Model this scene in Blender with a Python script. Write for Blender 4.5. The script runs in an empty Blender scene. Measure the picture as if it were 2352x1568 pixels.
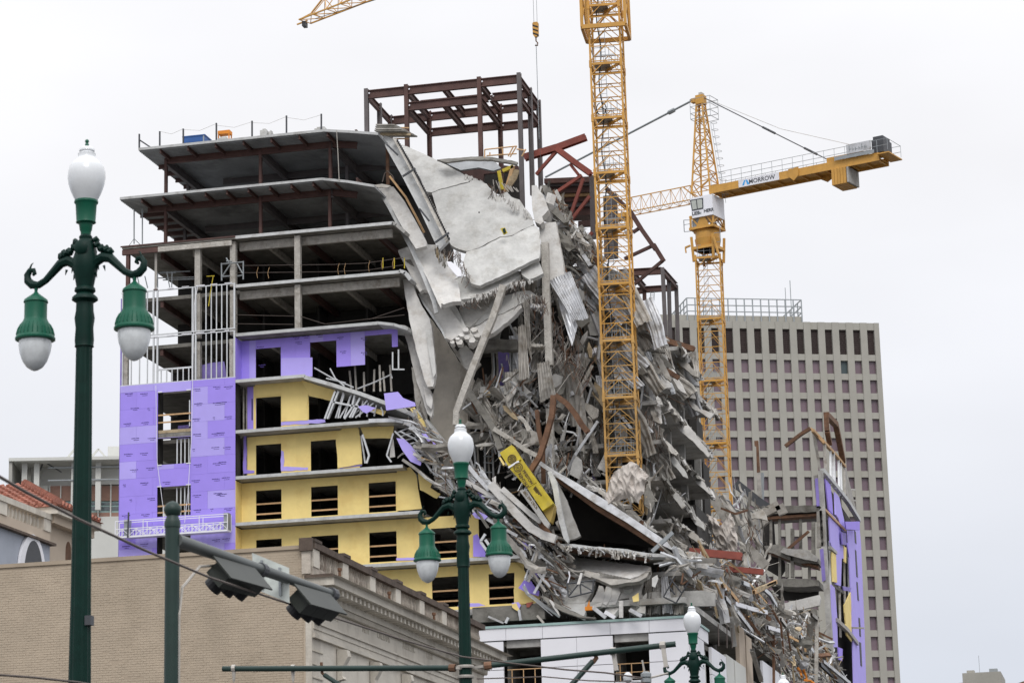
import bpy, bmesh, math, random
from mathutils import Vector, Matrix
rnd = random.Random(7)
S = bpy.context.scene
COL = S.collection
# ---------------------------------------------------------------- camera
FL, PI = 5954.9, math.pi
_p, _r, _y = math.radians(13.5625), math.radians(-1.4943), math.radians(13.1248)
CF = Vector((-math.sin(_y)*math.cos(_p), math.cos(_y)*math.cos(_p), math.sin(_p)))
_rt = Vector((math.cos(_y), math.sin(_y), 0)); _up = _rt.cross(CF)
CR = _rt*math.cos(_r) + _up*math.sin(_r); CU = -_rt*math.sin(_r) + _up*math.cos(_r)
CAM = Vector((0, 0, 1.7))
cam = bpy.data.cameras.new('camera'); camo = bpy.data.objects.new('camera', cam); COL.objects.link(camo)
m = Matrix.Identity(4)
for i in range(3): m[i][0], m[i][1], m[i][2], m[i][3] = CR[i], CU[i], -CF[i], CAM[i]
camo.matrix_world = m
cam.sensor_width = 36; cam.lens = FL*36/2352; cam.clip_start = .5; cam.clip_end = 6000
cam.dof.use_dof = True; cam.dof.focus_distance = 150; cam.dof.aperture_fstop = 5.0
S.camera = camo
# ---------------------------------------------------------------- light
W = bpy.data.worlds.new('World'); S.world = W; W.use_nodes = True
nt = W.node_tree; nt.nodes.clear(); N = nt.nodes.new; K = nt.links.new
SUN_EL, SUN_AZ = math.radians(48), math.radians(160)
sky = N('ShaderNodeTexSky'); sky.sky_type = 'NISHITA'; sky.sun_disc = False; sky.sun_elevation = SUN_EL; sky.sun_rotation = SUN_AZ
sky.air_density = 1; sky.dust_density = 3
geo = N('ShaderNodeNewGeometry'); sep = N('ShaderNodeSeparateXYZ'); K(geo.outputs['Incoming'], sep.inputs[0])
mz = N('ShaderNodeMath'); mz.operation = 'MULTIPLY'; mz.inputs[1].default_value = -1; K(sep.outputs[2], mz.inputs[0])
rp = N('ShaderNodeValToRGB'); K(mz.outputs[0], rp.inputs[0])      # overcast: brighter towards the zenith
e = rp.color_ramp.elements
e[0].position = 0; e[0].color = (.72, .77, .87, 1); e[1].position = 1; e[1].color = (2.0, 2.05, 2.15, 1)
for pos, c in ((.07, (.72, .77, .87)), (.18, (.89, .91, .97)), (.30, (1.01, 1.01, 1.04)), (.42, (1.07, 1.07, 1.1))):
    q = e.new(pos); q.color = (*c, 1)
mp = N('ShaderNodeMapping'); mp.inputs['Scale'].default_value = (2.2, 2.2, 6); K(geo.outputs['Incoming'], mp.inputs[0])
nz = N('ShaderNodeTexNoise'); nz.inputs['Scale'].default_value = 1.6; nz.inputs['Detail'].default_value = 4; K(mp.outputs[0], nz.inputs[0])
mr = N('ShaderNodeMapRange'); mr.inputs[1].default_value = .35; mr.inputs[2].default_value = .65; mr.inputs[3].default_value = .94; mr.inputs[4].default_value = 1.03; K(nz.outputs[0], mr.inputs[0])
mul = N('ShaderNodeVectorMath'); mul.operation = 'SCALE'; K(rp.outputs[0], mul.inputs[0]); K(mr.outputs[0], mul.inputs['Scale'])
bgs = N('ShaderNodeBackground'); bgs.inputs[1].default_value = .05; K(sky.outputs[0], bgs.inputs[0])
bgc = N('ShaderNodeBackground'); bgc.inputs[1].default_value = 1.0; K(mul.outputs[0], bgc.inputs[0])
mx = N('ShaderNodeMixShader'); mx.inputs[0].default_value = .94; K(bgs.outputs[0], mx.inputs[1]); K(bgc.outputs[0], mx.inputs[2])
wo = N('ShaderNodeOutputWorld'); K(mx.outputs[0], wo.inputs[0])
sl = bpy.data.lights.new('sun', 'SUN'); sl.energy = 1.3; sl.angle = math.radians(25); sl.color = (1, .97, .93)
so = bpy.data.objects.new('sun', sl); COL.objects.link(so)
sd = Vector((math.sin(SUN_AZ)*math.cos(SUN_EL), math.cos(SUN_AZ)*math.cos(SUN_EL), math.sin(SUN_EL)))
so.rotation_euler = sd.to_track_quat('Z', 'Y').to_euler(); so.location = sd*300
S.view_settings.view_transform = 'Standard'; S.view_settings.look = 'None'; S.view_settings.gamma = 1; S.view_settings.exposure = 0.0
S.view_settings.use_curve_mapping = False
# ---------------------------------------------------------------- rays through the lens -> points in the place
def ray(u, v): return CF*FL + CR*(u-1176) - CU*(v-784)
def P(u, v, Y): d = ray(u, v); return CAM + d*(Y/d.y)
def PX(u, v, X): d = ray(u, v); return CAM + d*(X/d.x)
def PZ(u, v, z): d = ray(u, v); return CAM + d*((z-1.7)/d.z)
CR_ = dict(c1=(270,250,3.136), c2=(850,130,3.136), c3=(270,700,3.136), c4=(900,600,3.92), c5=(900,950,3.92), c6=(1300,600,3.92),
  c7=(1300,950,3.92), c8=(1250,1267,3.92), c9=(1150,1200,4.276), y=(1200,1080,7.467), d1=(1400,200,2.766), d2=(1650,700,3.92), d3=(1700,1000,2.35),
  d5=(0,1050,2.541), d6=(680,1250,3.76), e1=(740,1400,5.227), e2=(0,1080,5.227), e3=(1700,1300,4.273), e4=(400,1200,5.227), d=None)
def Q(c, x, y):
    if CR_[c] is None: return (x, y)
    a, b, s = CR_[c]; return ((a+x/s)*.9408, (b+y/s)*.9408)
def QL(c, pts): return [Q(c, *p) for p in pts]
# ---------------------------------------------------------------- materials
def mat(name, col, rough=.8, metal=0., var=.12, scale=1.5, bump=0., bscale=20., col2=None, c2amt=.5, c2scale=.6, spec=.4, trans=0., streak=0.):
    M = bpy.data.materials.new(name); M.use_nodes = True; t = M.node_tree; n = t.nodes.new; k = t.links.new
    b = t.nodes['Principled BSDF']; b.inputs['Roughness'].default_value = rough; b.inputs['Metallic'].default_value = metal
    b.inputs['Specular IOR Level'].default_value = spec
    if trans: b.inputs['Transmission Weight'].default_value = trans
    g = n('ShaderNodeNewGeometry'); pos = g.outputs['Position']
    a = n('ShaderNodeTexNoise'); a.inputs['Scale'].default_value = scale; a.inputs['Detail'].default_value = 6; a.inputs['Roughness'].default_value = .65; k(pos, a.inputs['Vector'])
    r = n('ShaderNodeMapRange'); r.inputs[1].default_value = .3; r.inputs[2].default_value = .7; r.inputs[3].default_value = 1-var; r.inputs[4].default_value = 1+var; k(a.outputs[0], r.inputs[0])
    out = None
    base = n('ShaderNodeRGB'); base.outputs[0].default_value = (*col, 1); cur = base.outputs[0]
    if col2:
        c = n('ShaderNodeTexNoise'); c.inputs['Scale'].default_value = c2scale; c.inputs['Detail'].default_value = 7; c.inputs['Roughness'].default_value = .7
        mm = n('ShaderNodeMapping'); mm.inputs['Scale'].default_value = (1, 1, .25 if streak else 1); mm.inputs['Location'].default_value = (13, 7, 3); k(pos, mm.inputs[0]); k(mm.outputs[0], c.inputs['Vector'])
        w = n('ShaderNodeMapRange'); w.inputs[1].default_value = .5; w.inputs[2].default_value = .66; w.inputs[3].default_value = 0; w.inputs[4].default_value = c2amt; k(c.outputs[0], w.inputs[0])
        mi = n('ShaderNodeMix'); mi.data_type = 'RGBA'; k(w.outputs[0], mi.inputs[0]); k(cur, mi.inputs[6]); mi.inputs[7].default_value = (*col2, 1); cur = mi.outputs[2]
    s = n('ShaderNodeVectorMath'); s.operation = 'SCALE'; k(cur, s.inputs[0]); k(r.outputs[0], s.inputs['Scale'])
    oi = n('ShaderNodeObjectInfo'); orr = n('ShaderNodeMapRange'); orr.inputs[3].default_value = 1-var*.5; orr.inputs[4].default_value = 1+var*.5; k(oi.outputs['Random'], orr.inputs[0])
    s2 = n('ShaderNodeVectorMath'); s2.operation = 'SCALE'; k(s.outputs[0], s2.inputs[0]); k(orr.outputs[0], s2.inputs['Scale'])
    k(s2.outputs[0], b.inputs['Base Color'])
    if bump:
        h = n('ShaderNodeTexNoise'); h.inputs['Scale'].default_value = bscale; h.inputs['Detail'].default_value = 4; k(pos, h.inputs['Vector'])
        bp = n('ShaderNodeBump'); bp.inputs['Strength'].default_value = bump; bp.inputs['Distance'].default_value = .05; k(h.outputs[0], bp.inputs['Height']); k(bp.outputs[0], b.inputs['Normal'])
    return M
M = dict(
 conc=mat('concrete', (.40,.39,.37), .9, var=.26, scale=.9, bump=.5, bscale=6, col2=(.20,.175,.14), c2amt=.65, c2scale=.5),
 concl=mat('pale_concrete', (.51,.505,.485), .9, var=.18, scale=.9, bump=.5, bscale=5, col2=(.30,.28,.245), c2amt=.65, c2scale=.5),
 concw=mat('dusty_white_concrete', (.58,.565,.54), .9, var=.15, scale=1.2, bump=.5, bscale=7, col2=(.36,.32,.27), c2amt=.6, c2scale=.8),
 concd=mat('grimy_concrete', (.20,.19,.17), .95, var=.3, scale=1.2, bump=.7, bscale=6, col2=(.09,.08,.065), c2amt=.7, c2scale=.6),
 wallc=mat('core_wall_concrete', (.54,.495,.43), .95, var=.16, scale=.8, bump=.3, bscale=4, col2=(.13,.11,.08), c2amt=.8, c2scale=.45, streak=1),
 edge=mat('slab_edge', (.50,.505,.50), .8, var=.15, scale=2, col2=(.27,.26,.24), c2amt=.6, c2scale=1.0),
 fire=mat('fireproofed_steel', (.45,.425,.385), .95, var=.2, scale=3, bump=.9, bscale=12, col2=(.2,.17,.13), c2amt=.6, c2scale=1.5),
 brown=mat('brown_steel', (.088,.043,.036), .65, var=.25, scale=1.2, col2=(.13,.07,.055), c2amt=.5, c2scale=.8),
 browng=mat('grey_brown_steel', (.12,.105,.105), .6, var=.2, scale=1.0),
 red=mat('red_primer_steel', (.27,.07,.05), .6, var=.2, scale=1.2, col2=(.17,.05,.04), c2amt=.5),
 rust=mat('rusty_steel', (.16,.085,.05), .85, var=.35, scale=2, col2=(.07,.04,.03), c2amt=.6, c2scale=2),
 galv=mat('galvanised_sheet', (.54,.545,.56), .5, metal=.35, var=.22, scale=1.3, col2=(.27,.25,.22), c2amt=.75, c2scale=.9),
 galvd=mat('dirty_galvanised_sheet', (.34,.32,.29), .65, metal=.2, var=.3, scale=1.3, col2=(.16,.13,.095), c2amt=.7, c2scale=.9),
 stud=mat('steel_stud', (.60,.61,.62), .45, metal=.35, var=.1),
 deck=mat('deck_underside', (.35,.36,.37), .6, metal=.3, var=.2, scale=.5, col2=(.08,.08,.08), c2amt=.6, c2scale=.2),
 purple=mat('purple_sheathing', (.355,.265,.82), .75, var=.05, scale=.6),
 purplel=mat('faded_purple_sheathing', (.44,.37,.84), .75, var=.05, scale=.6),
 purpled=mat('dusty_purple_board', (.24,.19,.50), .8, var=.2, scale=1),
 print=mat('dark_print', (.07,.045,.22), .8, var=.1),
 yellow=mat('yellow_membrane', (.84,.66,.26), .8, var=.06, scale=.9, bump=.15, bscale=3, col2=(.72,.50,.17), c2amt=.5, c2scale=.4),
 wood=mat('timber', (.52,.33,.17), .8, var=.2, scale=3),
 woodd=mat('broken_plywood', (.42,.33,.21), .85, var=.3, scale=3, col2=(.2,.14,.08), c2amt=.6),
 crane=mat('crane_yellow', (.56,.295,.06), .5, var=.12, scale=1.5, col2=(.42,.22,.05), c2amt=.35, c2scale=1.2),
 craned=mat('dusty_crane_yellow', (.50,.29,.09), .75, var=.25, scale=1.5, col2=(.33,.22,.11), c2amt=.6, c2scale=1.2),
 dgrey=mat('dark_grey_metal', (.06,.063,.07), .5, var=.1),
 mgrey=mat('grey_metal', (.30,.32,.33), .5, metal=.4, var=.12),
 white=mat('white_panel', (.76,.755,.79), .5, var=.03, scale=.5),
 whitec=mat('white_cab_paint', (.80,.80,.84), .35, var=.03),
 black=mat('black', (.012,.012,.014), .5, var=.1),
 blue=mat('blue_paint', (.03,.10,.30), .5, var=.15),
 lblue=mat('light_blue', (.05,.36,.75), .5, var=.02),
 teal=mat('green_grey_coping', (.30,.42,.40), .6, var=.1),
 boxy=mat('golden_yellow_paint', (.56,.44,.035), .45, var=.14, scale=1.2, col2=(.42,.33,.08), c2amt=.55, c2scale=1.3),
 bprint=mat('brown_print', (.10,.065,.02), .7, var=.1),
 orange=mat('orange_paint', (.65,.22,.02), .6, var=.2),
 tarp=mat('dusty_tarp', (.50,.455,.415), .8, var=.15, scale=.7, col2=(.42,.38,.33), c2amt=.5),
 brick=mat('painted_tan_brick', (.43,.355,.27), .85, var=.10, scale=.6, bump=.3, bscale=30, col2=(.33,.27,.20), c2amt=.5, c2scale=.4),
 mortar=mat('painted_mortar', (.38,.31,.235), .95, var=.12, scale=1.2),
 lime=mat('weathered_limestone', (.62,.575,.50), .9, var=.12, scale=.8, bump=.3, bscale=10, col2=(.30,.26,.21), c2amt=.6, c2scale=.5, streak=1),
 limed=mat('stained_limestone', (.44,.39,.33), .95, var=.3, scale=2.5, bump=.5, bscale=12, col2=(.14,.10,.08), c2amt=.7, c2scale=1.2, streak=1),
 groove=mat('shadowed_reveal_stone', (.46,.42,.35), .95, var=.1),
 darkstone=mat('grimy_coping', (.10,.075,.06), .95, var=.4, scale=3),
 green=mat('dark_green_paint', (.0015,.02,.0145), .5, var=.2, spec=.18, scale=6),
 greenp=mat('green_paint', (.003,.09,.05), .45, var=.08, spec=.28),
 globe=mat('frosted_glass', (.70,.715,.73), .16, var=.05, scale=6, spec=.5),
 globel=mat('clear_prism_glass', (.66,.68,.69), .15, var=.12, scale=9, spec=.6),
 pole=mat('grey_green_paint', (.014,.034,.028), .5, var=.15, scale=3),
 armg=mat('grey_arm_paint', (.12,.13,.125), .45, metal=.4, var=.12),
 signal=mat('signal_housing', (.03,.034,.028), .5, var=.2),
 signb=mat('sign_back_aluminium', (.50,.53,.50), .55, metal=.2, var=.25, scale=3),
 wire=mat('weathered_cable', (.10,.08,.07), .7, var=.1),
 clamp=mat('clamp_metal', (.45,.42,.38), .6, metal=.3, var=.2),
 peach=mat('peach_stucco', (.50,.415,.33), .9, var=.06, scale=.5, col2=(.42,.35,.27), c2amt=.4, c2scale=.3),
 bluegrey=mat('blue_grey_paint', (.35,.375,.43), .8, var=.06),
 clay=mat('clay_tile', (.33,.14,.10), .85, var=.3, scale=2, col2=(.28,.12,.09), c2amt=.5, c2scale=1),
 cream=mat('cream_render', (.60,.60,.565), .85, var=.05, scale=.3),
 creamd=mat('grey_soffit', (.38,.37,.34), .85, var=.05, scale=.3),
 redbrick=mat('far_red_brick', (.30,.18,.14), .9, var=.12, scale=1),
 precast=mat('precast_concrete', (.345,.332,.295), .9, var=.07, scale=.3, col2=(.31,.29,.235), c2amt=.4, c2scale=.12, streak=1),
 pane=mat('bronze_window', (.165,.112,.135), .3, var=.25, scale=.15, spec=.6),
 paneg=mat('green_window', (.06,.085,.09), .3, var=.1),
 louvre=mat('dark_louvre', (.055,.038,.035), .7, var=.1),
 glass=mat('window_glass', (.10,.12,.13), .12, var=.1, spec=.8),
 asphalt=mat('asphalt', (.05,.05,.052), .9, var=.2, scale=.5, bump=.3, bscale=20),
 ground=mat('paved_ground', (.13,.125,.115), .9, var=.15, scale=.2),
 paint=mat('road_marking_paint', (.7,.7,.66), .7, var=.15, scale=2),
 person=mat('orange_shirt', (.55,.14,.05), .8),
 inside=mat('painted_shade_interior', (.04,.037,.034), .95, var=.3, scale=.4),  # near-black base colour stands in for the shade of deep rooms
)
# ---------------------------------------------------------------- mesh builder
class MB:
    def __init__(s): s.v = []; s.f = []
    def add(s, vs, fs):
        o = len(s.v); s.v += [tuple(a) for a in vs]; s.f += [tuple(i+o for i in f) for f in fs]; return s
    def hexa(s, a): return s.add(a, [(0,3,2,1), (4,5,6,7), (0,1,5,4), (1,2,6,5), (2,3,7,6), (3,0,4,7)])
    def box(s, x0, y0, z0, x1, y1, z1):
        return s.hexa([(x0,y0,z0),(x1,y0,z0),(x1,y1,z0),(x0,y1,z0),(x0,y0,z1),(x1,y0,z1),(x1,y1,z1),(x0,y1,z1)])
    def _fr(s, d, up):
        d = d.normalized(); u = Vector(up)
        if abs(d.dot(u)) > .98: u = Vector((1, 0, 0)) if abs(d.x) < .9 else Vector((0, 1, 0))
        a = d.cross(u).normalized(); return a, a.cross(d).normalized()
    def beam(s, p, q, w, h=None, up=(0, 0, 1)):
        p = Vector(p); q = Vector(q); h = h or w
        if (q-p).length < 1e-4: return s
        a, b = s._fr(q-p, up); a = a*w/2; b = b*h/2
        return s.hexa([p-a-b, p+a-b, p+a+b, p-a+b, q-a-b, q+a-b, q+a+b, q-a+b])
    def ib(s, p, q, w, h, t=.06, up=(0, 0, 1)):       # I section: two flanges and a web
        p = Vector(p); q = Vector(q); a, b = s._fr(q-p, up)
        s.beam(p+b*(h/2-t/2), q+b*(h/2-t/2), w, t, up); s.beam(p-b*(h/2-t/2), q-b*(h/2-t/2), w, t, up)
        return s.beam(p, q, t*.8, h-2.1*t, up)
    def cee(s, p, q, w, h, t=.02, up=(0, 0, 1)):
        p = Vector(p); q = Vector(q); a, b = s._fr(q-p, up)
        s.beam(p+b*h/2, q+b*h/2, w, t, up); s.beam(p-b*h/2, q-b*h/2, w, t, up)
        return s.beam(p-a*(w/2), q-a*(w/2), t, h-t, up)
    def tube(s, pts, r, n=6, cap=True):
        pts = [Vector(p) for p in pts]; m = len(pts); rr = r if isinstance(r, (list, tuple)) else [r]*m
        o = len(s.v); prev = None
        for i, p in enumerate(pts):
            d = (pts[min(i+1, m-1)]-pts[max(i-1, 0)])
            if prev is None: a, b = s._fr(d, (0, 0, 1))
            else:
                dn = d.normalized(); a = (prev - dn*prev.dot(dn)).normalized(); b = a.cross(dn)
            prev = a
            for k in range(n):
                t = 2*PI*k/n; s.v.append(tuple(p + (a*math.cos(t)+b*math.sin(t))*rr[i]))
        for i in range(m-1):
            for k in range(n):
                k2 = (k+1) % n; s.f.append((o+i*n+k, o+i*n+k2, o+(i+1)*n+k2, o+(i+1)*n+k))
        if cap: s.f.append(tuple(o+k for k in range(n))[::-1]); s.f.append(tuple(o+(m-1)*n+k for k in range(n)))
        return s
    def lathe(s, prof, c=(0, 0, 0), n=16, flute=0.):
        o = len(s.v); m = len(prof)
        for r, z in prof:
            for k in range(n):
                t = 2*PI*k/n; q = r*(1-flute*(k % 2)); s.v.append((c[0]+q*math.cos(t), c[1]+q*math.sin(t), c[2]+z))
        for i in range(m-1):
            for k in range(n):
                k2 = (k+1) % n; s.f.append((o+i*n+k, o+i*n+k2, o+(i+1)*n+k2, o+(i+1)*n+k))
        s.f.append(tuple(o+(m-1)*n+k for k in range(n))); s.f.append(tuple(o+k for k in range(n))[::-1])
        return s
    def prism(s, pts, off):
        pts = [Vector(p) for p in pts]; off = Vector(off); n = len(pts)
        s.add(pts + [p+off for p in pts], [tuple(range(n)), tuple(range(2*n-1, n-1, -1))] + [(i, i+n, (i+1) % n+n, (i+1) % n) for i in range(n)])
        return s
    def sheet(s, grid, off):                          # grid of points rows x cols with thickness off
        R = len(grid); Cn = len(grid[0]); off = Vector(off); o = len(s.v)
        for L in (0, 1):
            for row in grid:
                for p in row: s.v.append(tuple(Vector(p)+off*L))
        w = lambda l, i, j: o+l*R*Cn+i*Cn+j
        for i in range(R-1):
            for j in range(Cn-1):
                s.f.append((w(0,i,j), w(0,i,j+1), w(0,i+1,j+1), w(0,i+1,j))); s.f.append((w(1,i,j), w(1,i+1,j), w(1,i+1,j+1), w(1,i,j+1)))
        for i in range(R-1):
            s.f.append((w(0,i,0), w(0,i+1,0), w(1,i+1,0), w(1,i,0))); s.f.append((w(0,i,Cn-1), w(1,i,Cn-1), w(1,i+1,Cn-1), w(0,i+1,Cn-1)))
        for j in range(Cn-1):
            s.f.append((w(0,0,j), w(1,0,j), w(1,0,j+1), w(0,0,j+1))); s.f.append((w(0,R-1,j), w(0,R-1,j+1), w(1,R-1,j+1), w(1,R-1,j)))
        return s
    def build(s, name, m, parent=None, smooth=False, stuff=False, fix=True):
        me = bpy.data.meshes.new(name); me.from_pydata(s.v, [], s.f); me.update()
        if fix:
            b = bmesh.new(); b.from_mesh(me); bmesh.ops.recalc_face_normals(b, faces=b.faces); b.to_mesh(me); b.free()
        if smooth:
            for p in me.polygons: p.use_smooth = True
            try: me.set_sharp_from_angle(angle=math.radians(40))
            except Exception: pass
        me.materials.append(M[m] if isinstance(m, str) else m)
        o = bpy.data.objects.new(name, me); COL.objects.link(o)
        if s.v:                                       # origin to the middle of the piece
            c = sum((Vector(v) for v in s.v), Vector())/len(s.v)
            me.transform(Matrix.Translation(-c)); o.location = c
        if parent is not None:
            o.parent = parent; root = parent; off = Vector()
            while root is not None: off += root.location; root = root.parent
            o.location -= off
        if stuff: o['kind'] = 'stuff'
        return o
def tag(o, label, cat, group=None):
    o['label'] = label; o['category'] = cat
    if group: o['group'] = group
    return o
def thing(name, label, cat, loc=(0, 0, 0), group=None):
    o = bpy.data.objects.new(name, None); COL.objects.link(o); o.location = loc; o.empty_display_size = .5
    return tag(o, label, cat, group)
def struct(o): o['kind'] = 'structure'; return o
def twin(o, parent, loc):                             # a copy sharing mesh data
    c = o.copy(); COL.objects.link(c); c.parent = parent
    off = Vector(); r = parent
    while r is not None: off += r.location; r = r.parent
    c.location = Vector(loc)-off; return c
def world_loc(o):
    p = Vector(o.location); r = o.parent
    while r is not None: p += r.location; r = r.parent
    return p
def text(body, a, ex, ey, size, m, parent, name='lettering', depth=.01, bold=0.):   # flat lettering: baseline start a, directions ex, ey
    cu = bpy.data.curves.new(name, 'FONT'); cu.body = body; cu.size = size; cu.extrude = depth; cu.offset = bold
    t = bpy.data.objects.new(name, cu); COL.objects.link(t); bpy.context.view_layer.update()
    me = bpy.data.meshes.new_from_object(t.evaluated_get(bpy.context.evaluated_depsgraph_get())); bpy.data.objects.remove(t)
    ex = Vector(ex).normalized(); ez = ex.cross(Vector(ey)).normalized(); ey2 = ez.cross(ex)
    mm = Matrix.Identity(4)
    for i in range(3): mm[i][0], mm[i][1], mm[i][2], mm[i][3] = ex[i], ey2[i], ez[i], a[i]
    me.transform(mm); me.materials.clear(); me.materials.append(M[m])
    o = bpy.data.objects.new(name, me); COL.objects.link(o)
    o.parent = parent; off = Vector(); r = parent
    while r is not None: off += r.location; r = r.parent
    o.location = -off; return o
# planar piece traced through the lens onto its own tilted plane in the place
def plane_pts(pts, Yt, Yb, tilt=0., vt=None, vb=None, uc=None):
    vs = [p[1] for p in pts]; us = [p[0] for p in pts]; um = uc or sum(us)/len(us)
    A = P(um, min(vs) if vt is None else vt, Yt); B = P(um, max(vs) if vb is None else vb, Yb)
    b = (Yt-Yb)/(A.z-B.z) if abs(A.z-B.z) > .01 else 0; c = tilt; a = Yt-b*A.z-c*A.x
    out = []
    for u, v in pts:
        d = ray(u, v); out.append(CAM + d*((a+1.7*b)/(d.y-b*d.z-c*d.x)))
    return out
def jag(pts, step=9, amp=2.2, r=rnd):
    out = []; n = len(pts)
    for i in range(n):
        a = pts[i]; b = pts[(i+1) % n]; L = math.hypot(b[0]-a[0], b[1]-a[1]); k = max(1, int(L/step)); out.append(a)
        nx, ny = -(b[1]-a[1])/max(L, 1), (b[0]-a[0])/max(L, 1); w = 0
        for j in range(1, k):
            t = j/k; w = .5*w + r.uniform(-amp, amp); out.append((a[0]+(b[0]-a[0])*t+nx*w, a[1]+(b[1]-a[1])*t+ny*w))
    return out
def panel(name, c, pts, Yt, Yb, th, m, parent, tilt=0., rough=0., build=True, **kw):
    q = QL(c, pts)
    if rough: q = jag(q, 8, rough)
    w = plane_pts(q, Yt, Yb, tilt, **kw); nn = Vector()
    for i in range(len(w)): nn += w[i].cross(w[(i+1) % len(w)])
    nn.normalize()
    if nn.dot(w[0]-CAM) < 0: nn = -nn
    mb = MB().prism(w, nn*th)
    return mb.build(name, m, parent) if build else mb
# ================================================================ ground
g = struct(MB().add([(-1500,-300,0),(1500,-300,0),(1500,3000,0),(-1500,3000,0)], [(0,1,2,3)]).build('ground', 'ground'))
g = struct(MB().add([(-21,-60,.004),(21,-60,.004),(21,400,.004),(-21,400,.004)], [(0,1,2,3)]).build('road', 'asphalt'))
g = struct(MB().add([(-400,118,.008),(-21.02,118,.008),(-21.02,140,.008),(-400,140,.008)], [(0,1,2,3)]).build('side_road', 'asphalt'))
mk = MB()
for i in range(40): mk.add([(-.08,i*10-20,.012),(.08,i*10-20,.012),(.08,i*10-17,.012),(-.08,i*10-17,.012)], [(0,1,2,3)])
struct(mk.build('lane_marking', 'paint'))
struct(MB().box(-24, -60, 0, -21.01, 117, .14).build('kerb', 'ground'))
# ================================================================ far tower on the right
A = P(1560, 735, 330); B = PZ(2018, 742, A.z); ex = (B-A); ex.z = 0; ex.normalize(); en = Vector((ex.y, -ex.x, 0))   # en faces the camera
T0 = B.copy()
def TP(u, v):                                  # pixel -> (s,z) on the tower face; s is measured leftwards from the right corner
    d = ray(u, v); t = en.dot(T0-CAM)/en.dot(d); p = CAM+d*t; return -(p-T0).dot(ex), p.z
def T3(s, z, o=0.): return T0*1 - ex*s + en*o + Vector((0, 0, z-T0.z))
tower = thing('office_tower', 'tall beige concrete office tower with small bronze windows behind the collapse', 'office tower', (T0.x, T0.y, 0))
tb = MB()
def tbox(mb, s0, s1, z0, z1, o0, o1):
    mb.hexa([T3(s0,z0,o0),T3(s1,z0,o0),T3(s1,z0,o1),T3(s0,z0,o1),T3(s0,z1,o0),T3(s1,z1,o0),T3(s1,z1,o1),T3(s0,z1,o1)])
s1, zr = TP(*Q('d2', 1866, 1074)); s0, _ = TP(*Q('d2', 640, 1066)); pit = (s0-s1)/9; ww = pit*.52
_, zr2 = TP(*Q('d2', 1200, 1070)); _, zr3 = TP(*Q('d2', 1180, 700)); rp_ = (zr3-zr2)/2; hh = rp_*.68
_, zl1 = TP(*Q('d2', 1190, 405)); _, zl0 = TP(*Q('d2', 1200, 642)); ztop = T0.z
NC, NR = 15, 22
WL = TP(1533, 740)[0]; NC = int((WL-s1)/pit)+1
tbox(tb, 0, s1-.0, 0, ztop, -25, 0)
cols = [s1+i*pit for i in range(NC)]          # right edge of each window (s grows leftwards)
rows = [zr3-i*rp_ for i in range(NR)]
bk = MB(); tbox(bk, .02, WL, 0, ztop-.3, -25, -.75); bk.build('core_wall', 'precast', tower)
tb = MB(); prev = -.0
for i, c in enumerate(cols):
    tbox(tb, prev, c-ww, 0, ztop, -.7, .10); prev = c
tbox(tb, prev, WL, 0, ztop, -.7, .10)
tb.build('pier', 'precast', tower)
tb = MB()
zs = [ztop]+[zl1]; tbox(tb, 0.02, WL-.01, zl1, ztop-.01, -.7, .0)
zprev = zl0
for r in rows: tbox(tb, .02, WL-.01, r, zprev, -.7, .0); zprev = r-hh
tbox(tb, .02, WL-.01, 0, zprev, -.7, .0)
tb.build('spandrel', 'precast', tower)
pm = MB(); tbox(pm, 0, ww, 0, hh, -.5, -.45); o0 = None
frm = MB()
for i, c in enumerate(cols):
    for j, r in enumerate(rows):
        if r-hh < 20: continue
        a = T3(c-ww/2, r-hh/2, -.40); mname = 'paneg' if (i, j) == (2, 0) else 'pane'
        if o0 is None:
            w = MB(); tbox(w, c-ww, c, r-hh, r, -.45, -.40); o0 = w.build('window_pane', 'pane', tower); c0 = world_loc(o0); base = T3(c-ww/2, r-hh/2, 0)
        else:
            k = twin(o0, tower, c0 + (T3(c-ww/2, r-hh/2, 0)-base))
            if mname == 'paneg': k.data = k.data.copy(); k.data.materials.clear(); k.data.materials.append(M['paneg']); k['label'] = 'dark green window pane'
    w = MB(); tbox(w, c-ww, c, zl0, zl1, -.5, -.42)
    for q in range(12):
        zz = zl0+(zl1-zl0)*q/12; tbox(w, c-ww, c, zz, zz+.12, -.42, -.33)
    w.build('louvre', 'louvre', tower)
    tbox(frm, c-ww-.02, c+.02, rows[0]-.03, rows[0]+.0, .1, .12)
# roof block and screen
s_a, z_a = TP(1848, 738); s_b, _ = TP(1583, 720); z_b = TP(1848, 722)[1]; z_c = TP(1848, 684)[1]
w = MB(); tbox(w, s_a, s_b+6, ztop-.05, z_b, -16, -1.2); w.build('penthouse', 'precast', tower)
w = MB()
for o_ in (-1.1, -16):
    for k in range(15):
        s_ = s_a+(s_b-s_a)*k/14; w.beam(T3(s_, z_b-1.4, o_), T3(s_, z_c, o_), .16)
    for zz in (z_b+.5, (z_b+z_c)/2+.2, z_c): w.beam(T3(s_a, zz, o_), T3(s_b, zz, o_), .12)
for s_ in (s_a, s_b):
    for k in range(1, 8): w.beam(T3(s_, z_b-1.2, -1.1-15*k/8), T3(s_, z_c, -1.1-15*k/8), .16)
    for zz in (z_b+.5, (z_b+z_c)/2+.2, z_c): w.beam(T3(s_, zz, -1.1), T3(s_, zz, -16), .12)
w.build('roof_screen', 'mgrey', tower)
w = MB(); zt = TP(1841, 622)[1]; sa = TP(1841, 700)[0]; w.beam(T3(sa, z_b, -5), T3(sa, zt, -5), .10); w.build('antenna', 'mgrey', tower)
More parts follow.
